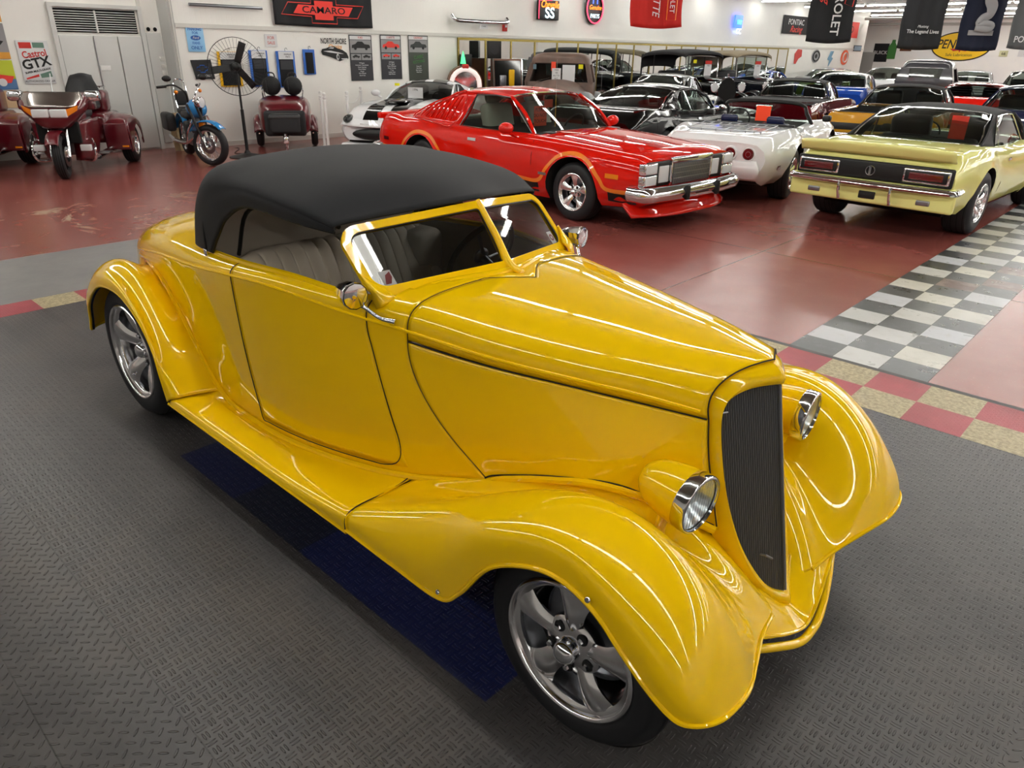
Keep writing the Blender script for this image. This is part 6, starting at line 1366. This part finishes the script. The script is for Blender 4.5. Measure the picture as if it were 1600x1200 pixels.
vtext(b, 'PONTIAC', .17, .0, -1.5, M['paper'], 0, bold=.002)
# ---------------------------------------------------------------- floor things along the wall
def at_obj(r, p):
    a = r.rotation_euler.z; c, s_ = math.cos(a), math.sin(a); return Vector((r.location.x+c*p[0]-s_*p[1], r.location.y+s_*p[0]+c*p[1], r.location.z+p[2]))
def dirv(r, p):
    a = r.rotation_euler.z; c, s_ = math.cos(a), math.sin(a); return Vector((c*p[0]-s_*p[1], s_*p[0]+c*p[1], p[2]))
# pedestal fan
f = empty('pedestal_fan', (-12.72, 6.65, 0), math.radians(-30), 'tall black pedestal fan with round wire cage on a cone base', 'fan')
MB().lathe([(.0, .0), (.31, .0), (.32, .01), (.20, .035), (.06, .07), (.03, .12), (.0, .12)], 40, axis='z').build('base', M['black'], f)
MB().tube([(0, 0, .05), (0, 0, .8)], .028, 12).tube([(0, 0, .75), (0, 0, 1.42)], .019, 12).build('pole', M['black'], f)
MB().tube([(-.03, 0, .8), (.05, 0, .8)], .012, 8).build('height_knob', M['black'], f)
hdm = MB(); hdm.rbox(-.22, -.03, -.08, .08, 1.41, 1.57, .04).build('motor', M['black'], f)
cg = MB(); CZ = 1.49
for rr_, x_ in ((.46, .05), (.46, .0), (.30, .14), (.12, .165), (.30, -.06)): cg.tube([(x_, rr_*math.cos(a), CZ+rr_*math.sin(a)) for a in np.linspace(0, 2*PI, 41)[:-1]], .005 if rr_ > .4 else .002, 5, closed=True)
for k in range(44):
    a = 2*PI*k/44; c, s_ = math.cos(a), math.sin(a); cg.tube([(.17, .05*c, CZ+.05*s_), (.14, .28*c, CZ+.28*s_), (.05, .46*c, CZ+.46*s_), (-.06, .30*c, CZ+.30*s_), (-.08, .08*c, CZ+.08*s_)], .0016, 3, cap=False)
cg.build('wire_cage', M['black'], f)
for k in range(3):
    a = 2*PI*k/3+1.2; T = Matrix.Translation((.04, 0, CZ)) @ Matrix.Rotation(a, 4, 'X'); P = [[(.03*(q/5-.5)*2*.6, .07+.34*t*(1-.0*q), (q/5-.5)*(.11+.01*t)) for q in range(6)] for t in (0, .33, .66, 1)]
    P = [[tuple(T @ Vector(v)) for v in r_] for r_ in P]; patch('fan_blade', P, 2, 2, M['black'], f, .004)
MB().sphere((.05, 0, CZ), (.06, .07, .07), 8).build('hub', M['black'], f)
o = MB().tube([(-12.98, 6.84, .006), (-13.1, 6.9, .006), (-13.3, 6.7, .006), (-13.9, 7.1, .006), (-14.33, 7.0, .006), (-14.36, 7.02, .3)], .006, 6, sm=6).build('power_cord', M['black'], None); tag(o, 'thin black power cord running from the fan to the wall', 'cord')
# plywood sheets
for k, (lb, y0, y1, h_) in enumerate((('pale plywood sheet leaning on the corner column, in front', 6.08, 6.62, .60), ('narrow tan board leaning behind the pale plywood sheet', 6.02, 6.30, .66))):
    x0 = WXL+.40+.10*(1-k); o = MB().prism([(x0+.12, y0, .004), (x0+.12, y1, .004), (x0, y1, h_), (x0, y0, h_)], (.018, 0, .002)).build('plywood_sheet', M['wood'] if k == 0 else mat('tan_board', '#a98f6c', .6), None, smooth=False); tag(o, lb, 'board')
# rope posts
for k, (x, y, lb) in enumerate(((-12.36, 8.12, 'white rope post nearest the camera beside the sports coupe'), (-12.85, 8.36, 'white rope post standing just behind the nearest one'), (-12.62, 8.80, 'white rope post closest to the sports coupe nose'), (-13.95, 10.1, 'white rope post against the wall behind the sports coupe'))):
    p_ = empty('rope_post', (x, y, 0), 0, lb, 'stanchion')
    MB().lathe([(0, 0), (.16, 0), (.165, .012), (.12, .03), (.04, .045), (.028, .07), (.0, .07)], 28, axis='z').build('base', M['white'], p_)
    MB().tube([(0, 0, .05), (0, 0, .93)], .026, 14).build('pole', M['white'], p_)
    MB().lathe([(0, .90), (.036, .905), (.036, .925), (.028, .93), (.028, .95), (.038, .96), (.038, .975), (.02, .985), (.02, .995), (.034, 1.02), (.03, 1.045), (.0, 1.06)], 18, axis='z').build('finial', M['white'], p_)
o = MB().tube([(-12.64, 8.85, .94), (-13.0, 9.1, .82), (-13.45, 9.6, .80), (-13.95, 10.1, .94)], .006, 6, sm=6).build('barrier_chain', M['white'], None); tag(o, 'thin white chain strung between the rope posts behind the sports coupe', 'chain')
# jukebox and game cabinet
j = empty('jukebox', (-13.95, 13.2, 0), math.radians(-38), 'arched jukebox with pale glowing tubes and brown wooden sides', 'jukebox')
arch = [(0, -.42, 0), (0, -.42, 1.05)]+[(0, .42*math.cos(a), 1.05+.42*math.sin(a)) for a in np.linspace(PI, 0, 15)[1:-1]]+[(0, .42, 1.05), (0, .42, 0)]
MB().prism([(-.30, y, z) for _, y, z in arch], (.55, 0, 0)).build('cabinet', M['brown'], j)
MB().tube([(.27, -.34, .1), (.27, -.34, 1.03)]+[(.27, .34*math.cos(a), 1.05+.34*math.sin(a)) for a in np.linspace(PI, 0, 13)[1:-1]]+[(.27, .34, 1.03), (.27, .34, .1)], .055, 10).build('light_tube', mat('glow_tube', '#e8ddd8', .4, emit='#ffe8e0', es=.5), j)
MB().prism([(.26, y*.62, .62+(z-.0)*.58) for _, y, z in arch], (.02, 0, 0)).build('display_window', M['chrome'], j)
MB().rbox(.27, .30, -.2, .2, .80, .98, .01).build('title_cards', mat('card_cream', '#d8c890', .5), j); MB().rbox(.22, .33, -.08, .08, 1.40, 1.50, .03).build('crest', M['redink'], j); MB().rbox(.26, .29, -.26, .26, .1, .55, .02).build('lower_grille', M['chrome'], j)
j = empty('game_cabinet', (-13.75, 14.5, 0), math.radians(-38), 'dark wooden glass fronted game cabinet next to the jukebox', 'arcade machine')
MB().prism([(-.35, -.38, .0), (.30, -.38, .0), (.30, -.38, .75), (.02, -.38, 1.62), (-.35, -.38, 1.62)], (0, .76, 0)).build('cabinet', M['brown'], j, smooth=False)
fm_ = MB(); 
for y in (-.38, .35): fm_.prism([(.31, y, .75), (.03, y, 1.62), (.05, y, 1.63), (.33, y, .76)], (0, .03, 0))
fm_.build('side_rail', M['chrome'], j, smooth=False)
MB().prism([(.305, -.33, .78), (.305, .33, .78), (.04, .33, 1.58), (.04, -.33, 1.58)], (.006, 0, .002)).build('glass_front', M['blackgloss'], j, smooth=False)
MB().rbox(.12, .2, .02, .16, 1.0, 1.38, .02, Matrix.Translation((.04, 0, 0))).build('yellow_toy', M['yellowink'], j); MB().rbox(.12, .2, -.22, -.05, .98, 1.25, .02, Matrix.Translation((.06, 0, 0))).build('grey_toy', M['castmetal'], j)
for lb, x, y, z, w_, h_, m_ in (('small black speaker standing on the jukebox side', -14.15, 13.52, 1.47, .16, .26, M['black']), ('large black speaker box on top of the game cabinet', -14.02, 14.3, 1.625, .34, .40, M['black'])):
    o = empty('speaker', (x, y, z), math.radians(-38), lb, 'speaker'); MB().rbox(-.12, .12, -w_/2, w_/2, 0, h_, .01).build('case', m_, o); MB().lathe([(0, -.005), (w_*.32, -.002), (w_*.34, .004)], 20, Matrix.Translation((.125, 0, h_/2)) @ Matrix.Rotation(PI/2, 4, 'Z')).build('cone', M['vinyl'], o)
    if w_ < .3: o.location.z = 1.455
o = empty('glow_lamp', (-13.97, 13.18, 1.475), 0, 'green glowing cone lamp standing on the jukebox', 'lamp'); MB().lathe([(.0, 0), (.07, 0), (.05, .15), (.0, .32)], 16, axis='z').build('cone', nm('green_neon', '#50ff90', 1.2), o); MB().lathe([(.0, 0), (.09, -.0), (.09, .03), (.0, .03)], 16, axis='z').build('base', M['black'], o)
# ---------------------------------------------------------------- three wheeled touring motorcycles
MR = mat('candy_maroon', '#5a0414', .3, coat=1)
def trike(label, loc, hdg):
    r = empty('touring_trike', (loc[0], loc[1], 0), math.radians(hdg), label, 'motorcycle')
    # front wheel at x=0, rear axle x=-1.75
    fw = wheel(r, (0, -.0, .31), -1, .31, .14, .2, 1, deep=.02); fw.rotation_euler = (0, 0, math.radians(8))
    for sd in (-1, 1):
        MB().tube([(.0, sd*.11, .31), (-.10, sd*.11, .62), (-.20, sd*.11, .85)], [.03, .028, .026], 10).build('fork_leg', M['chrome'], r)
        MB().lathe([(.14, -.004), (.07, -.006), (.07, .006), (.14, .004), (.14, -.004)], 28, Matrix.Translation((0, sd*.085, .31))).build('brake_disc', M['metal'], r)
        MB().rbox(-.10, .06, sd*.09-.025, sd*.09+.025, .30, .42, .015).build('brake_caliper', M['chrome'], r)
    P = [[(.34*math.cos(a), y, .31+.34*math.sin(a)) for y in (-.085, -.05, 0, .05, .085)] for a in np.linspace(.55, 2.2, 7)]
    P = [[(x, y, z+(.02 if abs(y) < .06 else 0)) for x, y, z in q] for q in P]; patch('front_fender', P, 4, 3, MR, r, .01)
    # fairing: nose block lofted down its height
    F_ = []
    for z, x0, w, dp in ((1.17, -.26, .40, .30), (1.10, -.10, .44, .40), (.97, .02, .42, .42), (.84, .07, .30, .40), (.70, .03, .18, .35)):
        F_.append([(x0-dp, -w, z), (x0-.10-.02, -w*.98, z), (x0-.01, -w*.6, z), (x0+.02, 0, z), (x0-.01, w*.6, z), (x0-.12, w*.98, z), (x0-dp, w, z)])
    patch('fairing', F_, 4, 4, MR, r, .02)
    G_ = []
    for z, x0, w in ((1.18, -.14, .38), (1.09, -.065, .41), (.985, .03, .38)): G_.append([(x0-.10, -w, z), (x0+.01, -w*.6, z+.004), (x0+.04, 0, z+.006), (x0+.01, w*.6, z+.004), (x0-.10, w, z)])
    patch('fairing_face', G_, 4, 4, mat('smoked_chrome', '#a39c98', .15, .9), r, .012)
    for sd in (-1, 1):
        MB().rbox(-.02, .10, sd*.115-.11, sd*.115+.11, .85, .965, .02).build('headlamp', M['lamp_clear'], r)
        MB().prism([(.055, sd*.22, .865), (.06, sd*.22, .96), (-.03, sd*.36, 1.01), (-.03, sd*.34, .94)], (.02, 0, 0)).build('indicator', M['amber'], r, smooth=False)
        MB().prism([(.0, sd*.10, 1.00), (-.02, sd*.10, 1.025), (-.06, sd*.27, 1.03), (-.04, sd*.27, 1.005)], (.035, 0, .01)).build('fairing_vent', M['black'], r, smooth=False)
        # mirrors
        MB().rbox(-.40, -.24, sd*.50-.10, sd*.50+.10, 1.05, 1.19, .045).build('side_mirror', M['chrome'], r); MB().rbox(-.45, -.28, sd*.44-.06, sd*.44+.06, .93, 1.07, .03).build('mirror_arm', MR, r)
        # lower fairing with radiator, crash bars and fog lamps
        L_ = [[(-.28, sd*.12, .74), (-.16, sd*.26, .78), (-.35, sd*.40, .80), (-.7, sd*.42, .80)], [(-.30, sd*.12, .5), (-.20, sd*.26, .5), (-.38, sd*.36, .52), (-.75, sd*.38, .52)], [(-.32, sd*.10, .22), (-.28, sd*.2, .22), (-.40, sd*.28, .22), (-.8, sd*.3, .2)]]
        patch('lower_fairing', L_, 5, 5, MR, r, .015)
        MB().rbox(-.20, -.13, sd*.20-.08, sd*.20+.08, .48, .78, .02).build('radiator', M['dark'], r)
        MB().tube([(-.35, sd*.20, .22), (-.22, sd*.38, .24), (-.22, sd*.42, .42), (-.35, sd*.36, .52)], .018, 8, sm=5).build('crash_bar', M['chrome'], r)
        MB().rbox(-.22, -.14, sd*.31-.075, sd*.31+.075, .37, .46, .015).build('fog_lamp', M['lamp_clear'], r)
        MB().tube([(-.75, sd*.30, .22), (-1.2, sd*.32, .24), (-1.6, sd*.34, .24)], .045, 10).build('exhaust', M['chrome'], r)
        MB().rbox(-.8, -.6, sd*.42-.08, sd*.42+.08, .27, .30, .01).build('foot_peg', M['metal'], r)
        # rear wings
        W_ = []
        for x, z0, zt in ((-1.28, .25, .62), (-1.36, .25, .70), (-1.55, .45, .75), (-1.80, .60, .76), (-2.05, .50, .72), (-2.18, .28, .62)):
            W_.append([(x, sd*.30, zt-.03), (x, sd*.42, zt), (x, sd*.58, zt-.01), (x, sd*.665, zt-.06), (x, sd*.68, z0+.05 if zt > .66 else z0), (x, sd*.68, z0)])
        patch('rear_fender', W_, 4, 4, MR, r, .015)
        MB().rbox(-1.30, -1.255, sd*.49-.18, sd*.49+.18, .25, .66, .05).build('fender_front', MR, r); MB().rbox(-1.255, -1.245, sd*.60-.05, sd*.60+.05, .29, .32, .004).build('marker_lamp', M['amber'], r)
        wheel(r, (-1.75, sd*.56, .31), sd, .31, .2, .19, 1, deep=.04)
    MB().rbox(-2.2, -1.3, -.4, .4, .35, .80, .08).build('rear_body', MR, r)
    MB().rbox(-1.25, -.35, -.22, .22, .28, .78, .08).build('engine', M['castmetal'], r); MB().rbox(-1.0, -.35, -.2, .2, .7, .98, .08).build('tank_cover', MR, r)
    MB().rbox(-1.35, -.85, -.20, .20, .76, .90, .06).rbox(-1.78, -1.30, -.23, .23, .84, .99, .06).build('seat', M['seatdark'], r)
    patch('backrest', [[(-1.72, -.20, .95), (-1.68, 0, .95), (-1.72, .20, .95)], [(-1.80, -.23, 1.10), (-1.74, 0, 1.10), (-1.80, .23, 1.10)], [(-1.84, -.16, 1.26), (-1.80, 0, 1.28), (-1.84, .16, 1.26)], [(-1.88, -.12, 1.28), (-1.88, 0, 1.31), (-1.88, .12, 1.28)]], 5, 6, M['seatdark'], r, .07)
    MB().rbox(-2.2, -1.85, -.28, .28, .78, 1.12, .06).build('top_case', MR, r); rk = MB()
    rk.tube([(-1.9, -.22, 1.16), (-2.2, -.24, 1.16), (-2.2, .24, 1.16), (-1.9, .22, 1.16)], .009, 6); [rk.tube([(-1.95, y, 1.16), (-2.2, y, 1.16)], .006, 5) for y in (-.1, 0, .1)]; rk.build('luggage_rail', M['chrome'], r)
    MB().tube([(-.45, -.36, .98), (-.55, -.2, 1.0), (-.42, 0, 1.02), (-.55, .2, 1.0), (-.45, .36, .98)], .014, 8, sm=5).build('handlebar', M['black'], r)
    MB().tube([(-.18, .02, 1.10), (-.24, .03, 1.42)], .009, 5).build('windscreen_edge', M['lamp_clear'], r)
    return r
tk1 = trike('maroon three wheeled touring motorcycle in front of the white doors', (-12.24, 3.50), -33)
tk2 = trike('maroon three wheeled touring motorcycle cut off by the frame edge', (-13.08, 2.20), -33)
o = MB().box(-.18, .18, -.14, .14, 0, .003, Matrix.Translation(at_obj(tk1, (-.55, -.12, 1.09))) @ Matrix.Rotation(.5, 4, 'Z') @ Matrix.Rotation(-.3, 4, 'Y')).build('paper_sheet', M['paper'], None, smooth=False); tag(o, 'white information sheet resting on the handlebars of the maroon trike', 'paper')
# ---------------------------------------------------------------- cruiser motorcycle
mc = empty('motorcycle', (-12.10, 5.70, 0), math.radians(-12), 'black cruiser motorcycle with light blue tank and fenders', 'motorcycle')
def spoked(par, loc, R, w, rz):
    wr = bpy.data.objects.new('wheel', None); link(wr, par); wr.location = loc; wr.rotation_euler = (0, 0, rz)
    MB().lathe([(R-.09, -w/2+.01), (R-.05, -w/2), (R-.015, -w/2+.02), (R, 0), (R-.015, w/2-.02), (R-.05, w/2), (R-.09, w/2-.01)], 40, sm=2).build('tyre', M['rubber'], wr)
    MB().lathe([(R-.088, -w/2+.012), (R-.105, -w/2+.03), (R-.11, 0), (R-.105, w/2-.03), (R-.088, w/2-.012)], 40, sm=2).build('rim', M['chrome'], wr)
    sp = MB()
    for k in range(18):
        a = 2*PI*k/18; s_ = 1 if k % 2 else -1; b_ = a+.5*s_; sp.tube([(.04*math.cos(b_), s_*.035, .04*math.sin(b_)), ((R-.105)*math.cos(a), 0, (R-.105)*math.sin(a))], .004, 4)
    sp.build('spokes', M['chrome'], wr); MB().lathe([(0, -.05), (.04, -.05), (.03, -.02), (.03, .02), (.04, .05), (0, .05)], 16).build('hub', M['chrome'], wr); MB().lathe([(.13, -.052), (.07, -.055), (.07, -.047), (.13, -.049), (.13, -.052)], 28).build('brake_disc', M['metal'], wr)
    return wr
SR = math.radians(38)
TS = Matrix.Translation((0, 0, 0)) @ Matrix.Rotation(SR, 4, 'Z')
spoked(mc, (0, 0, .325), .325, .13, SR); spoked(mc, (-1.63, 0, .32), .32, .15, 0)
for sd in (-1, 1):
    MB().tube([TS @ Vector(p) for p in ((.0, sd*.10, .325), (-.14, sd*.10, .62), (-.27, sd*.10, .95))], [.026, .024, .02], 10).build('fork_leg', M['black'], mc); MB().tube([TS @ Vector(p) for p in ((.0, sd*.10, .30), (-.06, sd*.10, .46))], .03, 10).build('fork_slider', M['chrome'], mc)
    MB().tube([TS @ Vector(p) for p in ((-.27, sd*.06, .98), (-.24, sd*.12, 1.12), (-.28, sd*.30, 1.24), (-.42, sd*.42, 1.22))], .014, 8, sm=5).build('handlebar', M['chrome'] if sd > 0 else M['black'], mc)
    MB().tube([TS @ Vector(p) for p in ((-.36, sd*.38, 1.225), (-.48, sd*.46, 1.21))], .02, 8).build('hand_grip', M['black'], mc)
    MB().sphere(tuple(TS @ Vector((-.30, sd*.42, 1.34))), (.03, .07, .045), 8).build('side_mirror', M['black'], mc); MB().sphere(tuple(TS @ Vector((-.28, sd*.28, 1.14))), (.03, .03, .03), 6).build('indicator', M['amber'], mc)
    MB().rbox(-1.95, -1.45, sd*.26-.08, sd*.26+.08, .42, .72, .05).build('saddle_bag', mat('bag_leather', '#1a1a1b', .5), mc)
    MB().tube([(-.55, sd*.13, .40), (-.95, sd*.17, .28), (-1.5, sd*.22, .27), (-1.95, sd*.22, .30)], [.025, .03, .04, .04], 10, sm=4).build('exhaust', M['chrome'], mc)
P = [[tuple(TS @ Vector((.37*math.cos(a), y, .325+.37*math.sin(a)+(.015 if abs(y) < .05 else 0)))) for y in (-.08, -.04, 0, .04, .08)] for a in np.linspace(.75, 2.6, 7)]
patch('front_fender', P, 4, 3, M['skyblue'], mc, .008)
P = [[(-1.63+.38*math.cos(a), y, .32+.38*math.sin(a)+(.02 if abs(y) < .06 else 0)) for y in (-.10, -.05, 0, .05, .10)] for a in np.linspace(.6, 2.9, 7)]
patch('rear_fender', P, 4, 3, M['skyblue'], mc, .008)
MB().sphere((-.62, 0, .85), (.30, .16, .15), 12).build('fuel_tank', M['skyblue'], mc); 
MB().rbox(-1.25, -.85, -.15, .15, .66, .78, .05).rbox(-1.60, -1.22, -.12, .12, .70, .82, .05).build('seat', M['seatdark'], mc)
MB().tube([(-1.50, -.10, .72), (-1.62, -.11, 1.0), (-1.66, -.07, 1.24), (-1.66, .07, 1.24), (-1.62, .11, 1.0), (-1.50, .10, .72)], .01, 8, sm=4).build('sissy_bar', M['chrome'], mc); MB().rbox(-1.64, -1.57, -.10, .10, .84, 1.08, .03).build('backrest', M['seatdark'], mc)
e = MB()
for a in (-.38, .38):
    T = Matrix.Translation((-.86, 0, .42)) @ Matrix.Rotation(a, 4, 'Y'); e.lathe([(.0, 0), (.07, 0), (.075, .08), (.09, .09), (.09, .22), (.07, .26), (.0, .26)], 14, T, axis='z')
e.rbox(-1.2, -.6, -.10, .10, .22, .45, .05); e.build('engine', M['castmetal'], mc); MB().lathe([(0, -.20), (.09, -.19), (.10, -.12), (.0, -.12)], 20, Matrix.Translation((-.82, 0, .55))).build('air_cleaner', M['black'], mc)
MB().tube([(-.30, 0, .92), (-.42, 0, .60), (-.50, 0, .28), (-1.3, 0, .26), (-1.45, 0, .5), (-1.1, 0, .74), (-.35, 0, .88)], .025, 8, sm=3).build('frame', M['black'], mc); MB().tube([(-.42, -.1, .75), (-.5, -.22, .5), (-.6, -.24, .3)], .014, 8, sm=3).tube([(-.42, .1, .75), (-.5, .22, .5), (-.6, .24, .3)], .014, 8, sm=3).build('crash_bar', M['chrome'], mc)
T = TS @ Matrix.Translation((-.06, 0, .98)); hl = MB().lathe([(.004, -.13), (.05, -.11), (.08, -.05), (.086, 0), (.078, .012)], 20, T, axis='x', sm=2).build('headlamp', M['chrome'], mc); MB().lathe([(0, .02), (.05, .017), (.08, .006)], 20, T, axis='x').build('headlamp_lens', M['lamp_clear'], hl)
MB().rbox(-.16, -.06, -.03, .03, .60, .68, .01, TS).build('fork_reflector', M['amber'], mc)
# ---------------------------------------------------------------- small trailer with two bags
tr = empty('motorcycle_trailer', (-13.62, 8.02, 0), math.radians(-32), 'maroon motorcycle trailer with black box on its nose', 'trailer')
T_ = []
for x, w, z0, z1 in ((-.62, .34, .34, .78), (-.45, .46, .28, .92), (0, .50, .24, .96), (.35, .48, .24, .92), (.55, .44, .26, .84), (.64, .36, .30, .76)):
    T_.append([(x, w*math.copysign(abs(math.cos(a))**.5, math.cos(a)), (z0+z1)/2+(z1-z0)/2*math.copysign(abs(math.sin(a))**.5, math.sin(a))) for a in np.linspace(0, 2*PI, 21)[:-1]])
A = cr(np.array(T_), 4); tb = MB().add(A.reshape(-1, 3), grid_faces(len(A), 20, False, True)+[list(range(20)), list(range((len(A)-1)*20, len(A)*20))]); tb.build('body', MR, tr)
MB().rbox(.55, .70, -.38, .38, .26, .72, .06).build('nose_panel', M['vinyl'], tr); MB().rbox(.62, .98, -.27, .27, .34, .68, .05).build('cooler_box', M['vinyl'], tr); MB().rbox(.66, .99, -.28, .28, .60, .66, .02).build('box_lid', mat('box_lid_grey', '#3a3b3d', .5), tr)
MB().tube([(.7, 0, .26), (1.30, 0, .26)], .028, 8).tube([(1.22, 0, .05), (1.22, 0, .36)], .025, 8).build('drawbar', M['chrome'], tr); MB().rbox(1.14, 1.36, -.05, .05, .20, .32, .02).build('coupler', M['chrome'], tr)
for sd in (-1, 1):
    wheel(tr, (-.05, sd*.52, .24), sd, .24, .13, .14, 0, deep=.03); MB().tube([(.5, sd*.50, .30), (-.5, sd*.54, .28)], .015, 6).build('side_rail', M['chrome'], tr)
    F2 = [[(-.05-.32*math.cos(q), sd*.44, .26+.30*math.sin(q)), (-.05-.32*math.cos(q), sd*.52, .28+.32*math.sin(q)), (-.05-.32*math.cos(q), sd*.60, .24+.30*math.sin(q))] for q in np.linspace(.15, PI-.15, 7)]
    patch('wheel_arch', F2, 4, 3, MR, tr, .012); MB().tube([(.35, sd*.36, .92), (.1, sd*.38, 1.06), (-.4, sd*.38, 1.06), (-.5, sd*.36, .88)], .012, 6, sm=4).build('top_rail', M['chrome'], tr)
for k, (y, lb) in enumerate(((-.20, 'black soft bag strapped on the trailer, nearer the fan'), (.20, 'black soft bag strapped on the trailer, nearer the rope posts'))):
    p = at_obj(tr, (.05, y, .95)); b_ = empty('travel_bag', p, math.radians(-32), lb, 'bag')
    MB().sphere((0, 0, .175), (.17, .175, .175), 10).build('bag_body', mat('black_nylon', '#141416', .7, bump=(40, .6)), b_)
    MB().tube([(0, -.08, .33), (0, -.05, .40), (0, .05, .40), (0, .08, .33)], .012, 6, sm=4).build('bag_handle', M['black'], b_); MB().tube([(.16, -.08, .05), (.12, -.09, .25), (0, -.09, .30)], .012, 5, sm=4).build('strap', M['black'], b_)
# ---------------------------------------------------------------- cards in and on the cars
def cc(root, p, yaw, name, label, w, h, m, writing=None, wsize=.05, ink=None, tilt=0.):
    ex = dirv(root, (math.cos(math.radians(yaw)), math.sin(math.radians(yaw)), 0)); n = ex.cross(UP); ey = (UP*math.cos(tilt)-n*math.sin(tilt))
    return card(name, label, 'card', w, h, at_obj(root, p), ex, ey, m, ink=ink, writing=writing, wsize=wsize)
OT = mat('orange_red_card', '#f04a28', .5); RC = mat('red_card', '#b8281c', .5)
cc(vr, (.16, -.06, 1.05), 90, 'window_card', 'orange card reading PLEASE DO NOT TOUCH in the red coupe windscreen', .24, .25, OT, ['PLEASE', 'DO NOT', 'TOUCH'], .062)
cc(vr, (.15, .10, 1.20), 90, 'window_card', 'small orange card above the PLEASE DO NOT TOUCH card', .16, .10, OT)
cc(ca, (-.9, -.36, 1.10), -90, 'window_card', 'red card standing in the rear window of the pale yellow coupe', .18, .26, RC)
cc(ve, (-.05, -.02, 1.02), -90, 'window_card', 'bright orange card hanging in the white convertible windscreen', .22, .22, mat('bright_orange_card', '#ff4a22', .6))
cc(el, (.0, -.25, 1.12), -90, 'window_card', 'red card behind the rear window of the dark red pickup-bodied car', .10, .22, RC)
cc(eg, (.0, -.20, 1.12), -90, 'window_card', 'red card behind the rear window of the gold pickup-bodied car', .12, .22, RC)
cc(vi, (.62, .1, 1.02), 90, 'hood_card', 'white price card standing on the hood of the striped sports coupe', .32, .20, M['paper'], ['1996'], .06)
cc(tk, (.63, -.05, 1.30), 90, 'windscreen_card', 'narrow white card with lines of text on the antique pickup windscreen', .20, .36, M['paper'], ['1949', 'V8', 'AUTO', 'A/C', 'P/S'], .05)
cc(tk, (.60, .22, 1.38), 90, 'windscreen_card', 'wide white card with a car picture on the antique pickup windscreen', .28, .34, M['paper'])
cc(tk, (.61, -.12, 1.52), 90, 'windscreen_card', 'orange tag hanging above the white cards on the antique pickup', .10, .18, OT)
cc(tk, (.52, .48, 1.52), 90, 'windscreen_card', 'small yellow sticker in the antique pickup windscreen corner', .10, .09, M['yellowtag'])
cc(tk, (.54, -.55, 1.50), 90, 'windscreen_card', 'small blue-grey sticker in the opposite corner of the antique pickup windscreen', .07, .10, mat('blue_grey_card', '#5d7884', .6))
for t_, w_ in ((t1, 'black-topped'), (t2, 'tan-topped')):
    cc(t_, (.62, .15, 1.40), 90, 'windscreen_card', 'white price card hanging from the %s tourer windscreen' % w_, .24, .30, M['paper'], ['1920'], .05); cc(t_, (.63, .15, 1.60), 90, 'windscreen_card', 'red tag above the price card on the %s tourer' % w_, .22, .09, M['redink'])
cc(t1, (.60, -.30, 1.62), 90, 'windscreen_card', 'small yellow sticker on the black-topped tourer windscreen', .11, .09, M['yellowtag'])
cc(vi, (.08, -.52, 1.14), 90, 'window_card', 'small yellow sticker in the striped sports coupe windscreen', .11, .05, M['yellowtag'])

# lettering becomes plain mesh so every piece stands as an object of its own
bpy.context.view_layer.update(); _dg = bpy.context.evaluated_depsgraph_get()
for o in [o for o in COL.objects if o.type == 'FONT']:
    me = bpy.data.meshes.new_from_object(o.evaluated_get(_dg)); n_ = bpy.data.objects.new('lettering', me); COL.objects.link(n_)
    n_.parent = o.parent; n_.matrix_local = o.matrix_local.copy(); bpy.data.objects.remove(o)
